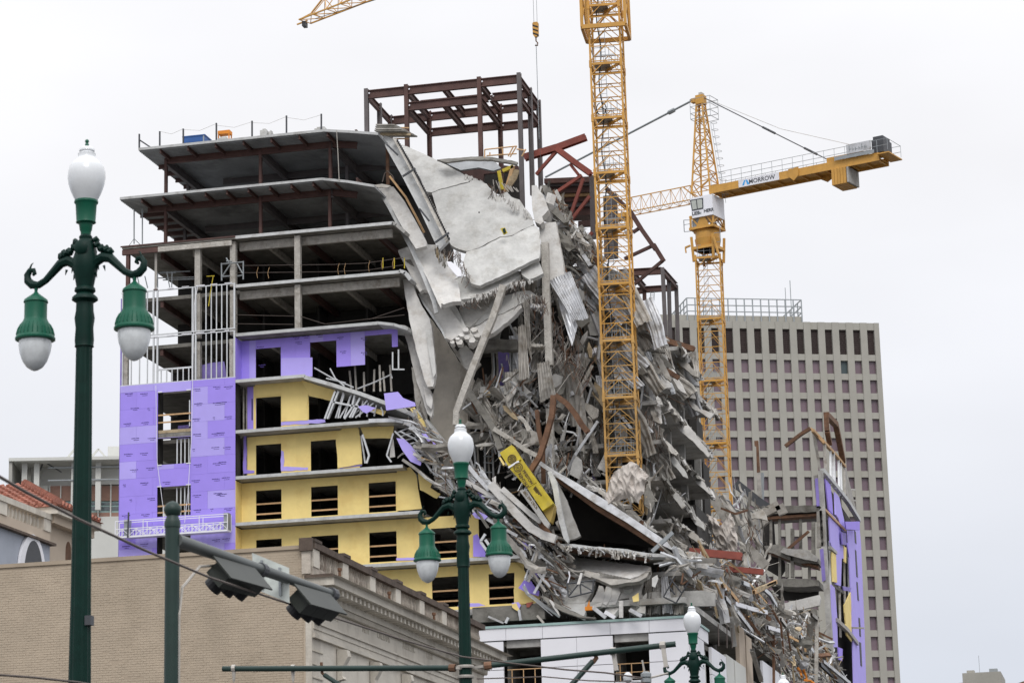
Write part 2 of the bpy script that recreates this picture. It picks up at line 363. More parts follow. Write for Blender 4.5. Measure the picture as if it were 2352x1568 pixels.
w = MB(); sa = TP(1829, 700)[0]; w.beam(T3(sa, z_b, -5), T3(sa, z_b+5, -5), .08); w.build('antenna', 'mgrey', tower)
# small far building bottom right
a = P(2210, 1545, 420); b = PZ(2298, 1540, a.z)
lb = thing('distant_building', 'small grey block with rooftop boxes low in the sky at far right', 'building', ((a.x+b.x)/2, 421, 0))
MB().box(a.x, a.y, 0, b.x, a.y+14, a.z).build('wall', 'precast', lb)
MB().box(a.x-.9, a.y+5, 0, a.x-.002, a.y+14, a.z-1).build('wall', 'precast', lb)
MB().box(a.x+.6, a.y+2, a.z, a.x+1.8, a.y+4, a.z+.6).build('roof_unit', 'precast', lb)
MB().box(b.x-1.9, a.y+2, a.z, b.x-.6, a.y+4, a.z+.7).build('roof_unit', 'mgrey', lb)
MB().beam((a.x+2.6, a.y+3, a.z), (a.x+2.6, a.y+3, a.z+3), .06).build('antenna', 'mgrey', lb)
a = P(2330, 1566, 300)
rb = thing('brown_roof_building', 'dark red brown roof corner at the bottom right edge of the frame', 'building', (a.x+3, 303, 0))
MB().prism([(a.x,300,a.z-2),(a.x+8,300,a.z-2),(a.x+8,300,a.z+2),(a.x,300,a.z-.2)], (0, 8, 0)).build('roof', 'rust', rb)
MB().box(a.x+.2, 300.2, 0, a.x+8, 308, a.z-2.01).build('wall', 'precast', rb)
# ================================================================ far white building at left
a = P(*Q('e2', 110, 195), 250); b = PZ(*Q('e2', 1500, 170), a.z); fx = (b-a); fx.z = 0; LF = fx.length*2.0; fx.normalize(); fn = Vector((fx.y, -fx.x, 0))
far = thing('clinic_building', 'pale building with thin flat roof canopy and brick window strips behind the lamp post', 'building', (a.x, a.y, 0))
def FP(x, y, o=0.):
    d = ray(*Q('e2', x, y)); t = fn.dot(a+fn*o-CAM)/fn.dot(d); p = CAM+d*t; return (p-a).dot(fx), p.z
def F3(s, z, o): return Vector((a.x, a.y, 0)) + fx*s + fn*o + Vector((0, 0, z))
def fbox(mb, s0, s1, z0, z1, o0, o1):
    mb.hexa([F3(s0,z0,o0),F3(s1,z0,o0),F3(s1,z0,o1),F3(s0,z0,o1),F3(s0,z1,o0),F3(s1,z1,o0),F3(s1,z1,o1),F3(s0,z1,o1)]); return mb
zc1 = a.z; zc0 = FP(115, 235)[1]
fbox(MB(), 0, LF, zc0, zc1, -12, 0).build('roof_canopy', 'cream', far)
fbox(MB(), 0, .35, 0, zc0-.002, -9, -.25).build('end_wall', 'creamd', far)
zb1 = FP(700, 350, -3)[1]; zw1 = FP(700, 545, -3)[1]
fbox(MB(), 6.6, LF, zw1, zb1, -4, -3).build('parapet', 'cream', far)
w = fbox(MB(), 1.8, 6.5, zw1-8, zc0-.01, -8, -3.8); w.build('stair_block', 'cream', far)
for x in (315, 470, 945, 1255): s_ = FP(x, 400, -1.5)[0]; fbox(MB(), s_-.28, s_+.28, zw1-3, zc0-.004, -1.9, -1.3).build('column', 'cream', far)
for y in (330, 490): z_ = FP(700, y, -1.3)[1]; fbox(MB(), 4, LF, z_, z_+.12, -1.28, -1.16).build('rail', 'mgrey', far)
s_a = FP(500, 380, -2)[0]; s_b = FP(785, 380, -2)[0]; z_ = FP(600, 380, -2)[1]
w = MB(); w.beam(F3(s_a, z_, -2), F3(s_b-2, z_+1, -2), .12); w.beam(F3(s_a, z_+1.5, -2), F3(s_b, z_, -2), .12); w.build('brace', 'dgrey', far)
xs = [540, 695, 855, 1015, 1175, 1335, 1492, 1650]; w = MB(); pv = 4.0
zs0 = FP(1335, 950, -3)[1]
for x in xs:
    s_ = FP(x, 600, -3)[0]; hw = .72
    fbox(w, pv, s_-hw, zs0, zw1-.002, -4, -3.0); pv = s_+hw
    zt = FP(x, 548, -3)[1]; z1 = FP(x, 738, -3)[1]; z2 = FP(x, 800, -3)[1]; z3 = FP(x, 858, -3)[1]
    fbox(MB(), s_-hw, s_+hw, z1, zt, -3.7, -3.15).build('brick_panel', 'redbrick', far)
    fr = fbox(MB(), s_-hw, s_+hw, z3-.25, z1-.003, -3.7, -3.3).build('window', 'teal', far)
    fbox(MB(), s_-hw+.12, s_+hw-.12, z2+.1, z1-.2, -3.29, -3.24).build('pane', 'glass', fr)
    fbox(MB(), s_-hw+.12, s_+hw-.12, z3, z2-.1, -3.29, -3.24).build('pane', 'glass', fr)
    fbox(MB(), s_-hw, s_+hw, zs0, z3-.253, -3.7, -3.15).build('brick_panel', 'redbrick', far)
fbox(w, pv, LF, zs0, zw1-.002, -4, -3.0); w.build('wall', 'cream', far)
fbox(MB(), 0.4, LF, 0, zs0-.003, -8, -2.6).build('lower_wall', 'cream', far)
s_a = FP(1375, 100, -10)[0]; zt = FP(1400, 48, -10)[1]
fbox(MB(), s_a, s_a+8, zb1, zt, -16, -10).build('roof_block', 'cream', far)
for x in (950, 1255):
    s_ = FP(x, 160, -2)[0]; w = MB(); w.beam(F3(s_-1, zc1, -2), F3(s_, zc1+1.2, -2), .2); w.beam(F3(s_+1, zc1, -2), F3(s_, zc1+1.2, -2), .2); w.build('roof_light', 'cream', far)
# ================================================================ peach building with tile roof at left (its side faces +X)
Xp = P(*Q('e2', 640, 1280), 118).x
def G(x, y, X=None): return PX(*Q('e2', x, y), Xp if X is None else X)
pb = thing('peach_building', 'peach stucco building with clay tile hip roof and balustrade at the left edge', 'building', (Xp-6, 125, 0))
# tall rear block, its side face Xp-.0 from the corner backwards
c_ = G(625, 870, Xp-.3); ridge = G(690, 755, Xp+.5)
Yc = c_.y; zc = ridge.z
LYb = PX(*Q('e2', 1180, 960), Xp).y-Yc
MB().box(Xp-22, Yc, 0, Xp-.3, Yc+LYb-.6, zc-.9).build('wall', 'peach', pb)
MB().box(Xp-22.6, Yc-.5, zc-.9, Xp+.2, Yc+LYb-.2, zc-.5).build('cornice', 'peach', pb)
MB().box(Xp-22.9, Yc-.8, zc-.498, Xp+.5, Yc+LYb, zc-.15).build('cornice', 'lime', pb)
# hip roof of tile courses
ax, ay = Xp+.65, Yc-.95; rw = 30; d_ = ray(*Q('e2', 300, 548)); t_ = (ax+ay)/(d_.x+d_.y); run = ax-d_.x*t_; hz = 1.7+d_.z*t_-(zc-.14); LY = max(run+1, PX(*Q('e2', 1180, 960), Xp).y-ay)
base = MB()
base.add([(ax,ay,zc-.14),(ax-rw,ay,zc-.14),(ax-run,ay+run,zc-.14+hz),(ax-rw+run,ay+run,zc-.14+hz),(ax,ay+LY,zc-.14),(ax-run,ay+run+.01,zc-.14+hz)],
         [(0,2,3,1),(0,4,5,2),(0,1,4)]).build('roof', 'clay', pb)
n_ = 11
for k in range(n_):                                   # courses on the front slope and the side slope
    t0 = k/n_; t1 = (k+1.15)/n_; z0 = zc-.14+hz*t0; z1 = zc-.14+hz*t1; d0 = run*t0; d1 = run*t1
    w = MB(); nt_ = int((rw-2*d0)/.42)
    for j in range(nt_):
        x = ax-d0-.2-j*.42; w.tube([(x, ay+d0, z0+.10), (x, ay+d1, z1+.05)], [.13, .10], 6)
    w.build('tile_course', 'clay', pb)
    w = MB(); nt_ = int((LY-d0-d0*(LY-run)/run)/.42)
    for j in range(nt_):
        y = ay+d0+.2+j*.42; w.tube([(ax-d0, y, z0+.10), (ax-d1, y, z1+.05)], [.13, .10], 6)
    w.build('tile_course', 'clay', pb)
w = MB(); k = 0
while k < 19:
    t0 = k/19; t1 = (k+1.1)/19; w.tube([(ax-run*t0, ay+run*t0, zc+hz*t0+.08), (ax-run*t1, ay+run*t1, zc+hz*t1+.0)], [.17, .13], 7); k += 1
w.build('hip_tiles', 'clay', pb)
# arched window in the side face
p0 = G(835, 1445, Xp-.3); p1 = G(905, 1445, Xp-.3); zt = G(868, 1258, Xp-.3).z; zb = p0.z
ar = [(Xp-.29, p0.y, zb-1.5), (Xp-.29, p0.y, zt-.5)]+[(Xp-.29, p0.y+(p1.y-p0.y)*(.5-.5*math.cos(PI*k/8)), zt-.5+.5*math.sin(PI*k/8)) for k in range(1, 8)]+[(Xp-.29, p1.y, zt-.5), (Xp-.29, p1.y, zb-1.5)]
MB().prism(ar, (-.2, 0, 0)).build('arched_window', 'rust', pb)
# front low block with balustrade on top, blue grey wall with big arch
lp = G(640, 1285); ztb = G(620, 1140).z; zrl = G(600, 905).z
MB().box(Xp-20, 85, 0, Xp-.01, lp.y, lp.z-.12).build('wall', 'bluegrey', pb)
MB().box(Xp-20, 84.8, lp.z-.118, Xp+.25, lp.y+.2, lp.z).build('coping', 'darkstone', pb)
MB().box(Xp-20, 85, lp.z+.002, Xp-.0, lp.y, ztb).build('parapet_base', 'peach', pb)
MB().box(Xp-.45, 84.9, zrl-.28, Xp+.12, lp.y, zrl).build('balustrade_rail', 'lime', pb)
ya = lp.y
for k in range(5):
    y1_ = ya-k*5.2
    if y1_ < 85: break
    MB().box(Xp-.5, y1_-.9, ztb+.001, Xp+.05, y1_-.02, zrl-.282).build('balustrade_pier', 'lime', pb)
    for j in range(10):
        yy = y1_-1.25-j*.43; MB().lathe([(.07,0),(.13,.2),(.14,.35),(.06,.62),(.06,.8),(.1,zrl-.284-ztb)], (Xp-.2, yy, ztb+.001), 8).build('baluster', 'lime', pb, smooth=True)
q0 = G(270, 1480); q1 = G(515, 1480); zt = G(395, 1250).z
def arch(y0, y1, z0, zt, x, n=14): return [(x, y0, z0)]+[(x, y0+(y1-y0)*(.5-.5*math.cos(PI*k/n)), z0+(zt-z0)*(.35+.65*math.sin(PI*k/n))) for k in range(n+1)]+[(x, y1, z0)]
MB().prism(arch(q0.y-.5, q1.y+.4, q0.z-2, zt+.3, Xp+.15), (-.14, 0, 0)).build('arch_surround', 'white', pb)
MB().prism(arch(q0.y, q1.y, q0.z-2, zt, Xp+.17), (-.1, 0, 0)).build('arched_window', 'dgrey', pb)
# ================================================================ athletic club: tan brick side wall and limestone front (front faces +X)
YC = 75.0; Ac = P(715, 1242, YC); Xw = Ac.x; ZT = Ac.z
club = thing('athletic_club', 'tan painted brick building with carved limestone front and roof balustrade', 'building', (Xw-10, YC+10, 0))
bx1 = P(*Q('e4', 1775, 660), YC).x
MB().box(-62, YC+.051, 0, bx1, YC+.6, ZT-.22).build('wall', 'mortar', club)
rb_ = random.Random(3); w = MB(); z = 7.0; row = 0; bh, bl = .062, .205
zb_lo = 8.3; z = zb_lo
while z < ZT-.30:
    x = -42 + (row % 2)*bl/2
    while x < bx1-.02:
        l = min(bl-.012, bx1-x)
        if l > .04:
            o_ = rb_.uniform(-.003, .003)
            if rb_.random() < .02: o_ += .02
            w.add([(x,YC+.045+o_,z),(x+l,YC+.045+o_,z),(x+l,YC+.045+o_,z+bh),(x,YC+.045+o_,z+bh),(x,YC+.07,z),(x+l,YC+.07,z),(x+l,YC+.07,z+bh),(x,YC+.07,z+bh)],
                  [(0,1,2,3),(0,4,5,1),(3,2,6,7),(0,3,7,4),(1,5,6,2)])
        x += bl
    z += bh+.013; row += 1
w.build('brick_courses', 'brick', club, stuff=True, fix=False)
MB().box(-62, YC-.0, ZT-.218, bx1, YC+.62, ZT-.10).build('coping', 'mortar', club)
# limestone front: plane X = Xf
def H(x, y, c='e1', X=None): return PX(*Q(c, x, y), Xw if X is None else X)
Yend = PX(1110, 1489, Xw).y
Xb = Xw
# levels read at the near corner (Y = YC)
zof = lambda u, v: P(u, v, YC).z
z_rail = ZT; z_ledge = P(*Q('d6', 330, 605), YC).z; 
z_mod = P(*Q('e1', 130, 150), YC).z; z_fr1 = P(*Q('e1', 130, 260), YC).z
z_fr0 = P(*Q('e1', 150, 600), YC).z; z_ar0 = P(*Q('e1', 120, 800), YC).z
MB().box(bx1+.004, YC+.0, 0, Xb-.2, YC+.3, ZT-.31).build('corner_pilaster', 'brick', club)
MB().box(Xb-.196, YC-.03, 0, Xb-.0, YC+.02, z_ledge-.02).build('corner_pilaster', 'lime', club)
MB().box(Xb-.9, YC+.61, 0, Xb-.2, Yend, ZT-.4).build('wall', 'mortar', club)
MB().box(Xb-.19, YC+.021, 0, Xb-.02, Yend, z_ar0-.02).build('front_wall', 'lime', club)
MB().box(Xb-.19, YC+.021, z_ar0-.018, Xb+.10, Yend+.1, z_ar0+.10).build('moulding', 'lime', club)
MB().box(Xb-.19, YC+.021, z_ar0+.102, Xb+.03, Yend+.03, z_ar0+.25).build('architrave', 'lime', club)
MB().box(Xb-.19, YC+.021, z_ar0+.252, Xb+.06, Yend+.06, z_fr0-.06).build('architrave', 'lime', club)
MB().box(Xb-.19, YC+.021, z_fr0-.058, Xb+.12, Yend+.12, z_fr0).build('moulding', 'lime', club)
zfm = z_fr1-.30
MB().box(Xb-.19, YC+.021, z_fr0+.002, Xb+.0, Yend, zfm).build('frieze', 'lime', club)
MB().box(Xb-.19, YC+.02, zfm+.002, Xb+.10, Yend+.1, z_fr1-.12).build('dentil_band', 'groove', club)
w0 = None; y = YC+.25
de = MB()
while y < Yend: de.box(Xb+.10, y, zfm+.02, Xb+.15, y+.06, z_fr1-.13); y += .11
de.build('small_dentils', 'lime', club, stuff=True)
MB().box(Xb-.19, YC+.02, z_fr1-.118, Xb+.2, Yend+.2, z_mod-.02).build('bed_moulding', 'lime', club)
y = YC+.2
while y < Yend:
    if w0 is None: w0 = MB().box(Xb+.2, y, z_mod-.20, Xb+.62, y+.20, z_mod-.025).build('modillion', 'lime', club); l0 = world_loc(w0); y0 = y
    else: twin(w0, club, l0+Vector((0, y-y0, 0)))
    y += .47
MB().box(Xb-.19, YC-.12, z_mod-.018, Xb+.75, Yend+.75, z_mod+.22).build('corona', 'lime', club)
MB().box(Xb-.2, YC-.2, z_mod+.222, Xb+.95, Yend+.95, z_ledge).build('cornice', 'lime', club)
zb0 = z_ledge+.01
MB().box(Xb-.2, YC-.1, zb0, Xb+.7, Yend+.6, zb0+.10).build('gutter_edge', 'darkstone', club)
zp0 = zb0+.102; Xq = Xb+.0
MB().box(Xq-.28, YC+.1, zp0, Xq, Yend, zp0+.28).build('balustrade_plinth', 'limed', club)
MB().box(Xq-.34, YC+.1, ZT-.20, Xq+.08, Yend+.08, ZT).build('balustrade_rail', 'darkstone', club)
zb_ = zp0+.282; zt_ = ZT-.202
prof = [(.05,0),(.06,.03),(.045,.06),(.075,(zt_-zb_)*.3),(.085,(zt_-zb_)*.42),(.05,(zt_-zb_)*.65),(.038,(zt_-zb_)*.8),(.06,(zt_-zb_)*.93),(.06,zt_-zb_)]
py_ = [PX(*Q('e1', x, yy), Xq).y for x, yy in ((0, -60), (600, 60), (985, 160), (1380, 330), (1730, 500))]
step_ = 3.05; y = YC+.12; bal = None; pr = None; k = 0
while y < Yend-.5:
    o = MB().box(Xq-.28, y, zp0+.281, Xq+.03, y+.62, zt_).build('balustrade_pier', 'lime', club)
    MB().box(Xq-.32, y-.04, ZT+.001, Xq+.1, y+.66, ZT+.09).build('pier_cap', 'darkstone', club)
    nb = 12; g0 = y+.70
    for j in range(nb):
        yy = g0+.06+j*(step_-.80)/nb
        if yy > Yend-.1: break
        if bal is None: bal = MB().lathe(prof, (Xq-.13, yy, zb_), 8).build('baluster', 'limed', club, smooth=True); bl0 = world_loc(bal); yb0 = yy
        else: twin(bal, club, bl0+Vector((0, yy-yb0, 0)))
    y += step_
MB().box(Xq-.36, YC-.12, ZT-.30, Xq+.05, YC+.018, ZT+.10).build('pier_cap', 'darkstone', club)
MB().box(Xq-.30, YC-.05, z_ledge+.15, Xq-.02, YC+.018, ZT-.302).build('corner_pier', 'limed', club)
for y in (YC+.9, YC+6.4, YC+12): MB().lathe([(.045,0),(.045,.2),(.07,.21),(.07,.3)], (Xb+.62, y, zb0+.1), 8).build('vent_pipe', 'rust', club)
# inscription on the frieze
zt0 = z_fr0+.30; hh_ = (zfm-z_fr0)*.50
for word, x, yy in (('1872', 365, 600), ('NEW', 755, 720), ('ORLEANS', 945, 800), ('ATHLETIC', 1270, 960), ('CLUB', 1570, 1080)):
    p = H(x, yy, 'e1', Xb)
    text(word, (Xb+.004, p.y, zt0), (0, 1, 0), (0, 0, 1), hh_*1.35, 'groove', club, 'inscription', .006, .004)
# scroll keystones and arched windows
for x, yy in ((448, 960), (868, 1120), (1268, 1275)):
    p = H(x, yy, 'e1', Xb); zt = p.z
    MB().prism([(Xb-.0, p.y-.14, zt), (Xb+.32, p.y-.14, zt-.05), (Xb+.36, p.y-.14, zt-.25), (Xb+.16, p.y-.14, zt-.6), (Xb+.16, p.y-.14, zt-.85), (Xb+.22, p.y-.14, zt-.95), (Xb, p.y-.14, zt-1.0)], (0, .34, 0)).build('scroll_keystone', 'lime', club)
    MB().prism([(Xb+.01, p.y-1.0, 5)]+[(Xb+.01, p.y-1.0+2.2*(.5-.5*math.cos(PI*k/12)), zt-2.2+1.0*math.sin(PI*k/12)) for k in range(13)]+[(Xb+.01, p.y+1.2, 5)], (-.02, 0, 0)).build('arched_window', 'glass', club)
for yy in (970, 1140, 1310):
    p = H(130, yy, 'e1', Xb); MB().box(Xb-.02, YC+.05, p.z-.03, Xb+.012, YC+1.1, p.z).build('joint_shadow_gap', 'groove', club)
# ================================================================ the hotel under construction
YF = 165.0; XC = P(1582, 1412, YF).x
FZ = {8: 24.8, 9: 28.1, 10: 31.5, 11: 34.7, 12: 37.9, 13: 41.45, 14: 44.72, 15: 48.2, 16: 51.72, 17: 55.33, 18: 58.85}
hotel = thing('collapsed_hotel', 'partly collapsed hotel under construction with purple and yellow sheathing and hanging slabs', 'building', (-47, 180, 0))
hx = lambda u, v, Y=YF: P(u, v, Y).x
XP = -58.08                       # right edge of the purple block, left edge of the yellow bays
XL0 = -66.5
def pbox(name, m, *a): return MB().box(*a).build(name, m, hotel)
rh = random.Random(11)
# ---- straight floor slabs (front edge lip + deck)
xr = {9: hx(1195, 1274), 10: hx(968, 1171), 11: hx(925, 1066), 12: hx(880, 967), 13: hx(700, 862), 14: hx(868, 738), 15: hx(918, 618), 16: hx(902, 508)}
for k in range(9, 17):
    z = FZ[k]; x1 = xr[k]
    MB().box(XP+.01 if k < 15 else (XL0 if k == 16 else XP), YF+.03, z-.2, x1-.02 , YF+24, z).build('floor_slab', 'concd' if k > 13 else 'conc', hotel)
    pbox('slab_edge', 'edge', XP+.01, YF, z-.21, x1, YF+.028, z+.01)
    if k < 16: MB().box(XL0+.4, YF+1.5, z-.26, XP-.01, YF+24, z).build('floor_slab', 'concd', hotel)
# podium band
pbox('podium_band', 'concd', hx(1085, 1400), YF+.0, FZ[8]-1.0, hx(1250, 1385), YF+.4, FZ[8])
pbox('floor_slab', 'conc', -60, YF+.42, FZ[8]-.4, XC-.3, YF+24, FZ[8]-.02)
# near-black blocks and partitions: the shade of deep rooms put into the colour
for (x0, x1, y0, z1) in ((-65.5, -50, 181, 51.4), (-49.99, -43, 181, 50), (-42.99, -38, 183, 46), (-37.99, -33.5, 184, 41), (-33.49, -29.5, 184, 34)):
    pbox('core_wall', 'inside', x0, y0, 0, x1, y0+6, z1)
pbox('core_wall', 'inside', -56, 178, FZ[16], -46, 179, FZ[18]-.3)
for k in range(9, 16):
    for x in (-62.5, -58.3, -54.2, -50.6, -47.2): pbox('partition', 'inside', x, 171.5, FZ[k]+.005, x+.15, 181, FZ[k+1]-.27)
    pbox('partition', 'inside', -65.5, 173.5, FZ[k]+.006, -46, 173.65, FZ[k+1]-.275)
# ---- yellow / purple wall zones, recessed 1.2 m behind the slab edges
YW = YF+1.2
def wall_rects(x0, x1, z0, z1, holes):
    xs = sorted({x0, x1}|{h[0] for h in holes}|{h[1] for h in holes}); zs = sorted({z0, z1}|{h[2] for h in holes}|{h[3] for h in holes})
    xs = [x for x in xs if x0 <= x <= x1]; zs = [z for z in zs if z0 <= z <= z1]; out = []
    for i in range(len(xs)-1):
        run = None
        for j in range(len(zs)-1):
            cx, cz = (xs[i]+xs[i+1])/2, (zs[j]+zs[j+1])/2
            if any(h[0] < cx < h[1] and h[2] < cz < h[3] for h in holes):
                if run: out.append((xs[i], xs[i+1], *run)); run = None
            else: run = (run[0], zs[j+1]) if run else (zs[j], zs[j+1])
        if run: out.append((xs[i], xs[i+1], *run))
    return out
def sheathe(x0, x1, z0, z1, holes, Y, mats, name, pw=1.22, ph=9, th=.03, gap=.008):
    for (a, b, c, d) in wall_rects(x0, x1, z0, z1, holes):
        nx = max(1, round((b-a)/pw)); nz = max(1, round((d-c)/ph))
        for i in range(nx):
            for j in range(nz):
                o = rh.uniform(0, .012)
                MB().box(a+(b-a)*i/nx+gap/2, Y-o, c+(d-c)*j/nz+gap/2, a+(b-a)*(i+1)/nx-gap/2, Y+th, c+(d-c)*(j+1)/nz-gap/2).build(name, rh.choice(mats), hotel)
wx = [(hx(a, 1050, YW), hx(b, 1050, YW)) for a, b in ((588, 646), (714, 775), (846, 908), (987, 1047), (1116, 1181))]
wcols = {8: (2, 3, 4), 9: (0, 1, 2, 3), 10: (0, 1, 2), 11: (0, 1), 12: (0,), 13: (0,)}
xend = {8: hx(1205, 1350, YW), 9: hx(1100, 1230, YW), 10: hx(930, 1120, YW), 11: hx(826, 1030, YW), 12: hx(735, 900, YW), 13: hx(914, 800, YW)}
def wz(k): z = FZ[k]; return z+.30, z+2.33
def rails(a, b, zs, Y=YW+.05):
    for z in zs: MB().box(a-.1, Y, z, b+.1, Y+.05, z+.11).build('guard_rail', 'wood', hotel)
for k in (8, 9, 10):
    z0, z1 = wz(k); hol = [(wx[i][0], wx[i][1], z0, z1) for i in wcols[k]]
    if k == 8: hol.append((wx[1][0], wx[1][1], z0, z1))
    x1 = xend[k]
    if k == 10: x1 = hx(914, 1120, YW)
    sheathe(XP+.03, x1, FZ[k]+.01, FZ[k+1]-.28, hol, YW, ['yellow'], 'wall_panel', gap=.0015)
    for i in wcols[k]: rails(*wx[i], (z0+.35, z0+1.05))
    MB().box(XP-.0, YF+.02, FZ[k]+.01, XP+.028, YW-.002, FZ[k+1]-.28).build('return_wall', 'yellow', hotel)
z0, z1 = wz(11); xa = hx(568, 1050, YW)
sheathe(xa, hx(826, 1030, YW), FZ[11]+.01, FZ[12]-.28, [(wx[i][0], wx[i][1], z0-.25, z1-.02) for i in (0, 1)], YW, ['yellow'], 'wall_panel', gap=.0015)
z0, z1 = wz(12)
sheathe(xa+.45, hx(709, 930, YW), FZ[12]+.25, FZ[13]-.28, [(wx[0][0], wx[0][1], z0-.3, z1+.1)], YW, ['yellow'], 'wall_panel', gap=.0015)
# purple base showing along the ragged membrane edges
MB().box(xa-.0, YW+.032, FZ[12]+.012, hx(588, 900, YW), YW+.06, FZ[13]-.285).build('sheathing_panel', 'purple', hotel)
def ppanel(c, pts, Y, m, name='sheathing_panel', th=.03, rough=0, Yb=None): return panel(name, c, pts, Y, Yb or Y, th, m, hotel, 0, rough)
ppanel('c3', [(1305,1035),(1520,1018),(1640,1015),(1645,1035),(1305,1062)], YW-.03, 'purplel', rough=1.2)
ppanel('c3', [(1020,1120),(1036,1118),(1040,1400),(1100,1405),(1100,1422),(1018,1430)], YW-.03, 'purple', rough=1.2)
ppanel('c3', [(1305,1250),(1325,1260),(1330,1330),(1322,1375),(1420,1378),(1510,1380),(1510,1400),(1305,1410)], YW-.035, 'purplel', rough=1.2)
ppanel('c3', [(1755,1362),(1920,1345),(1925,1368),(1755,1392)], YW-.035, 'purplel', rough=1.0)
# torn yellow flaps
ppanel('c3', [(1105,745),(1330,715),(1460,715),(1515,800),(1500,930),(1510,1020),(1310,1030),(1305,825),(1105,840)], YW-.05, 'yellow', 'torn_membrane', .02, .6)
ppanel('c3', [(1460,715),(1720,790),(1690,875),(1520,835),(1505,800)], YW-.25, 'yellow', 'torn_membrane', .02, .6, YW+.1)
ppanel('c3', [(1725,1165),(1740,1110),(1800,1070),(1895,1075),(1915,1200),(1925,1355),(1740,1385)], YW-.12, 'yellow', 'torn_membrane', .02, .6)
ppanel('c3', [(1910,1075),(2170,1065),(2155,1160),(1950,1160)], YW-.05, 'yellow', 'torn_membrane', .02, .6)
ppanel('d', [(912,1080),(942,1072),(956,1090),(969,1168),(912,1172)], YW-.08, 'yellow', 'torn_membrane', .02, .5)
ppanel('c5', [(470,790),(620,870),(590,940),(690,1000),(650,1045),(490,960)], YW-.3, 'yellow', 'torn_membrane', .03, .7)
ppanel('c5', [(390,180),(440,170),(560,350),(530,375)], YW-.6, 'yellow', 'torn_membrane', .05)
ppanel('c3', [(1990,920),(2110,950),(2090,985),(1980,950)], YW-.6, 'yellow', 'torn_membrane', .05)
ppanel('d', [(1181,1290),(1205,1310),(1240,1365),(1238,1385),(1181,1387)], YW-.08, 'yellow', 'torn_membrane', .02, .8)
# dark service gap and studs at the left of the recessed bays
for k, v0 in ((11, 1095), (12, 983)):
    for j in range(4):
        x = XP+.15+j*.22; MB().cee((x, YW+.1, FZ[k]), (x, YW+.1, FZ[k+1]-.27), .09, .05, .02, (0, 1, 0)).build('wall_stud', 'galvd', hotel)
MB().box(*[hx(570, 940, YW)+.25], YW-.004, FZ[12]+.9, hx(588, 900, YW)-.25, YW+.034, FZ[12]+2.4).build('black_vent_patch', 'black', hotel)  # black sheet on the wall, the dark of an opening painted in
# level 13 zone: purple wall with big openings
x1 = xend[13]
h13 = [(wx[0][0], wx[0][1], FZ[13]+.0, FZ[13]+2.35), (wx[1][0], wx[1][1], FZ[13]-.3, FZ[13]+2.5), (wx[2][0]-.15, wx[2][1]-.12, FZ[13]-.3, FZ[13]+2.65),
       (wx[1][1]-.001, wx[2][0]-.1, FZ[13]-.1, FZ[13]+.62), (wx[2][1]-.121, x1+.01, FZ[13]-.1, FZ[13]+1.7)]
sheathe(XP+.6, x1, FZ[13]+.01, FZ[14]-.28, h13, YW, ['purple', 'purplel', 'purple'], 'sheathing_panel', 1.22)
MB().box(XP-.0, YF+.03, FZ[13]+.01, XP+.028, YW+.3, FZ[14]-.28).build('return_wall', 'purple', hotel)
MB().box(XP+.03, YW+.002, FZ[13]+.01, XP+.598, YW+.03, FZ[14]-.28).build('sheathing_panel', 'purple', hotel)
ppanel('c3', [(1305,545),(1545,540),(1545,685),(1305,685)], YW-.03, 'purplel')
for x, y0, y1 in ((2160,500,630),(2205,480,632)):
    a = P(*Q('c3', x, y0), YW-.3); b = P(*Q('c3', x, y1), YW-.3); MB().beam(a, b, .09).build('wall_stud', 'stud', hotel)
MB().beam(P(*Q('c3', 2155, 632), YW-.3), P(*Q('c3', 2250, 632), YW-.3), .09).build('wall_stud', 'stud', hotel)
for x in (2020, 2060, 2087, 2140, 1830, 1870, 1940):
    a = P(*Q('c3', x, 590+rh.randint(0, 90)), YW+1.2); b = P(*Q('c3', x+rh.randint(-15, 15), 800), YW+.8); MB().cee(a, b, .12, .06, .02, (0, 1, 0)).build('wall_stud', 'galvd', hotel)
for p_ in ([(1560,620),(1700,700),(1860,770)], [(1680,625),(1720,700),(1790,760)], [(1890,780),(2020,730),(2150,670),(2155,700)], [(1650,700),(1800,735)]):
    MB().tube([P(*Q('c3', *q), YW-.2) for q in p_], .05, 4).build('bent_stud', 'stud', hotel)
# ---- purple block front
zP0, zP1 = 26.5, FZ[13]+.18
pxl = hx(362, 1000); pxr = hx(438.5, 1000)
zf = lambda v, u=400: P(u, v, YF).z
ph = [(pxl, pxr, zf(985), zf(899)), (pxl, pxr, zf(1065), zf(1004)), (pxl, pxr, zf(1184), zf(1116)), (pxl, pxr, 26.0, zf(1228))]
rr = wall_rects(XL0, XP, zP0, zP1, ph+[(pxl, pxr, zf(1003), zf(985)+.01)])
for (a, b, c, d) in rr:
    z = c; j = 0
    while z < d-.02:
        zt = min(z+1.22, d)
        if d-zt < .25: zt = d
        x = a; first = True
        while x < b-.02:
            L = 2.44 if (j % 2 == 0 or not first) else 1.22
            xe = min(x+L, b); xe = b if b-xe < .3 else xe
            MB().box(x+.004, YF-rh.uniform(0, .012), z+.004, xe-.004, YF+.04, zt-.004).build('sheathing_panel', rh.choice(['purple', 'purplel', 'purple']), hotel)
            x = xe; first = False
        z = zt; j += 1
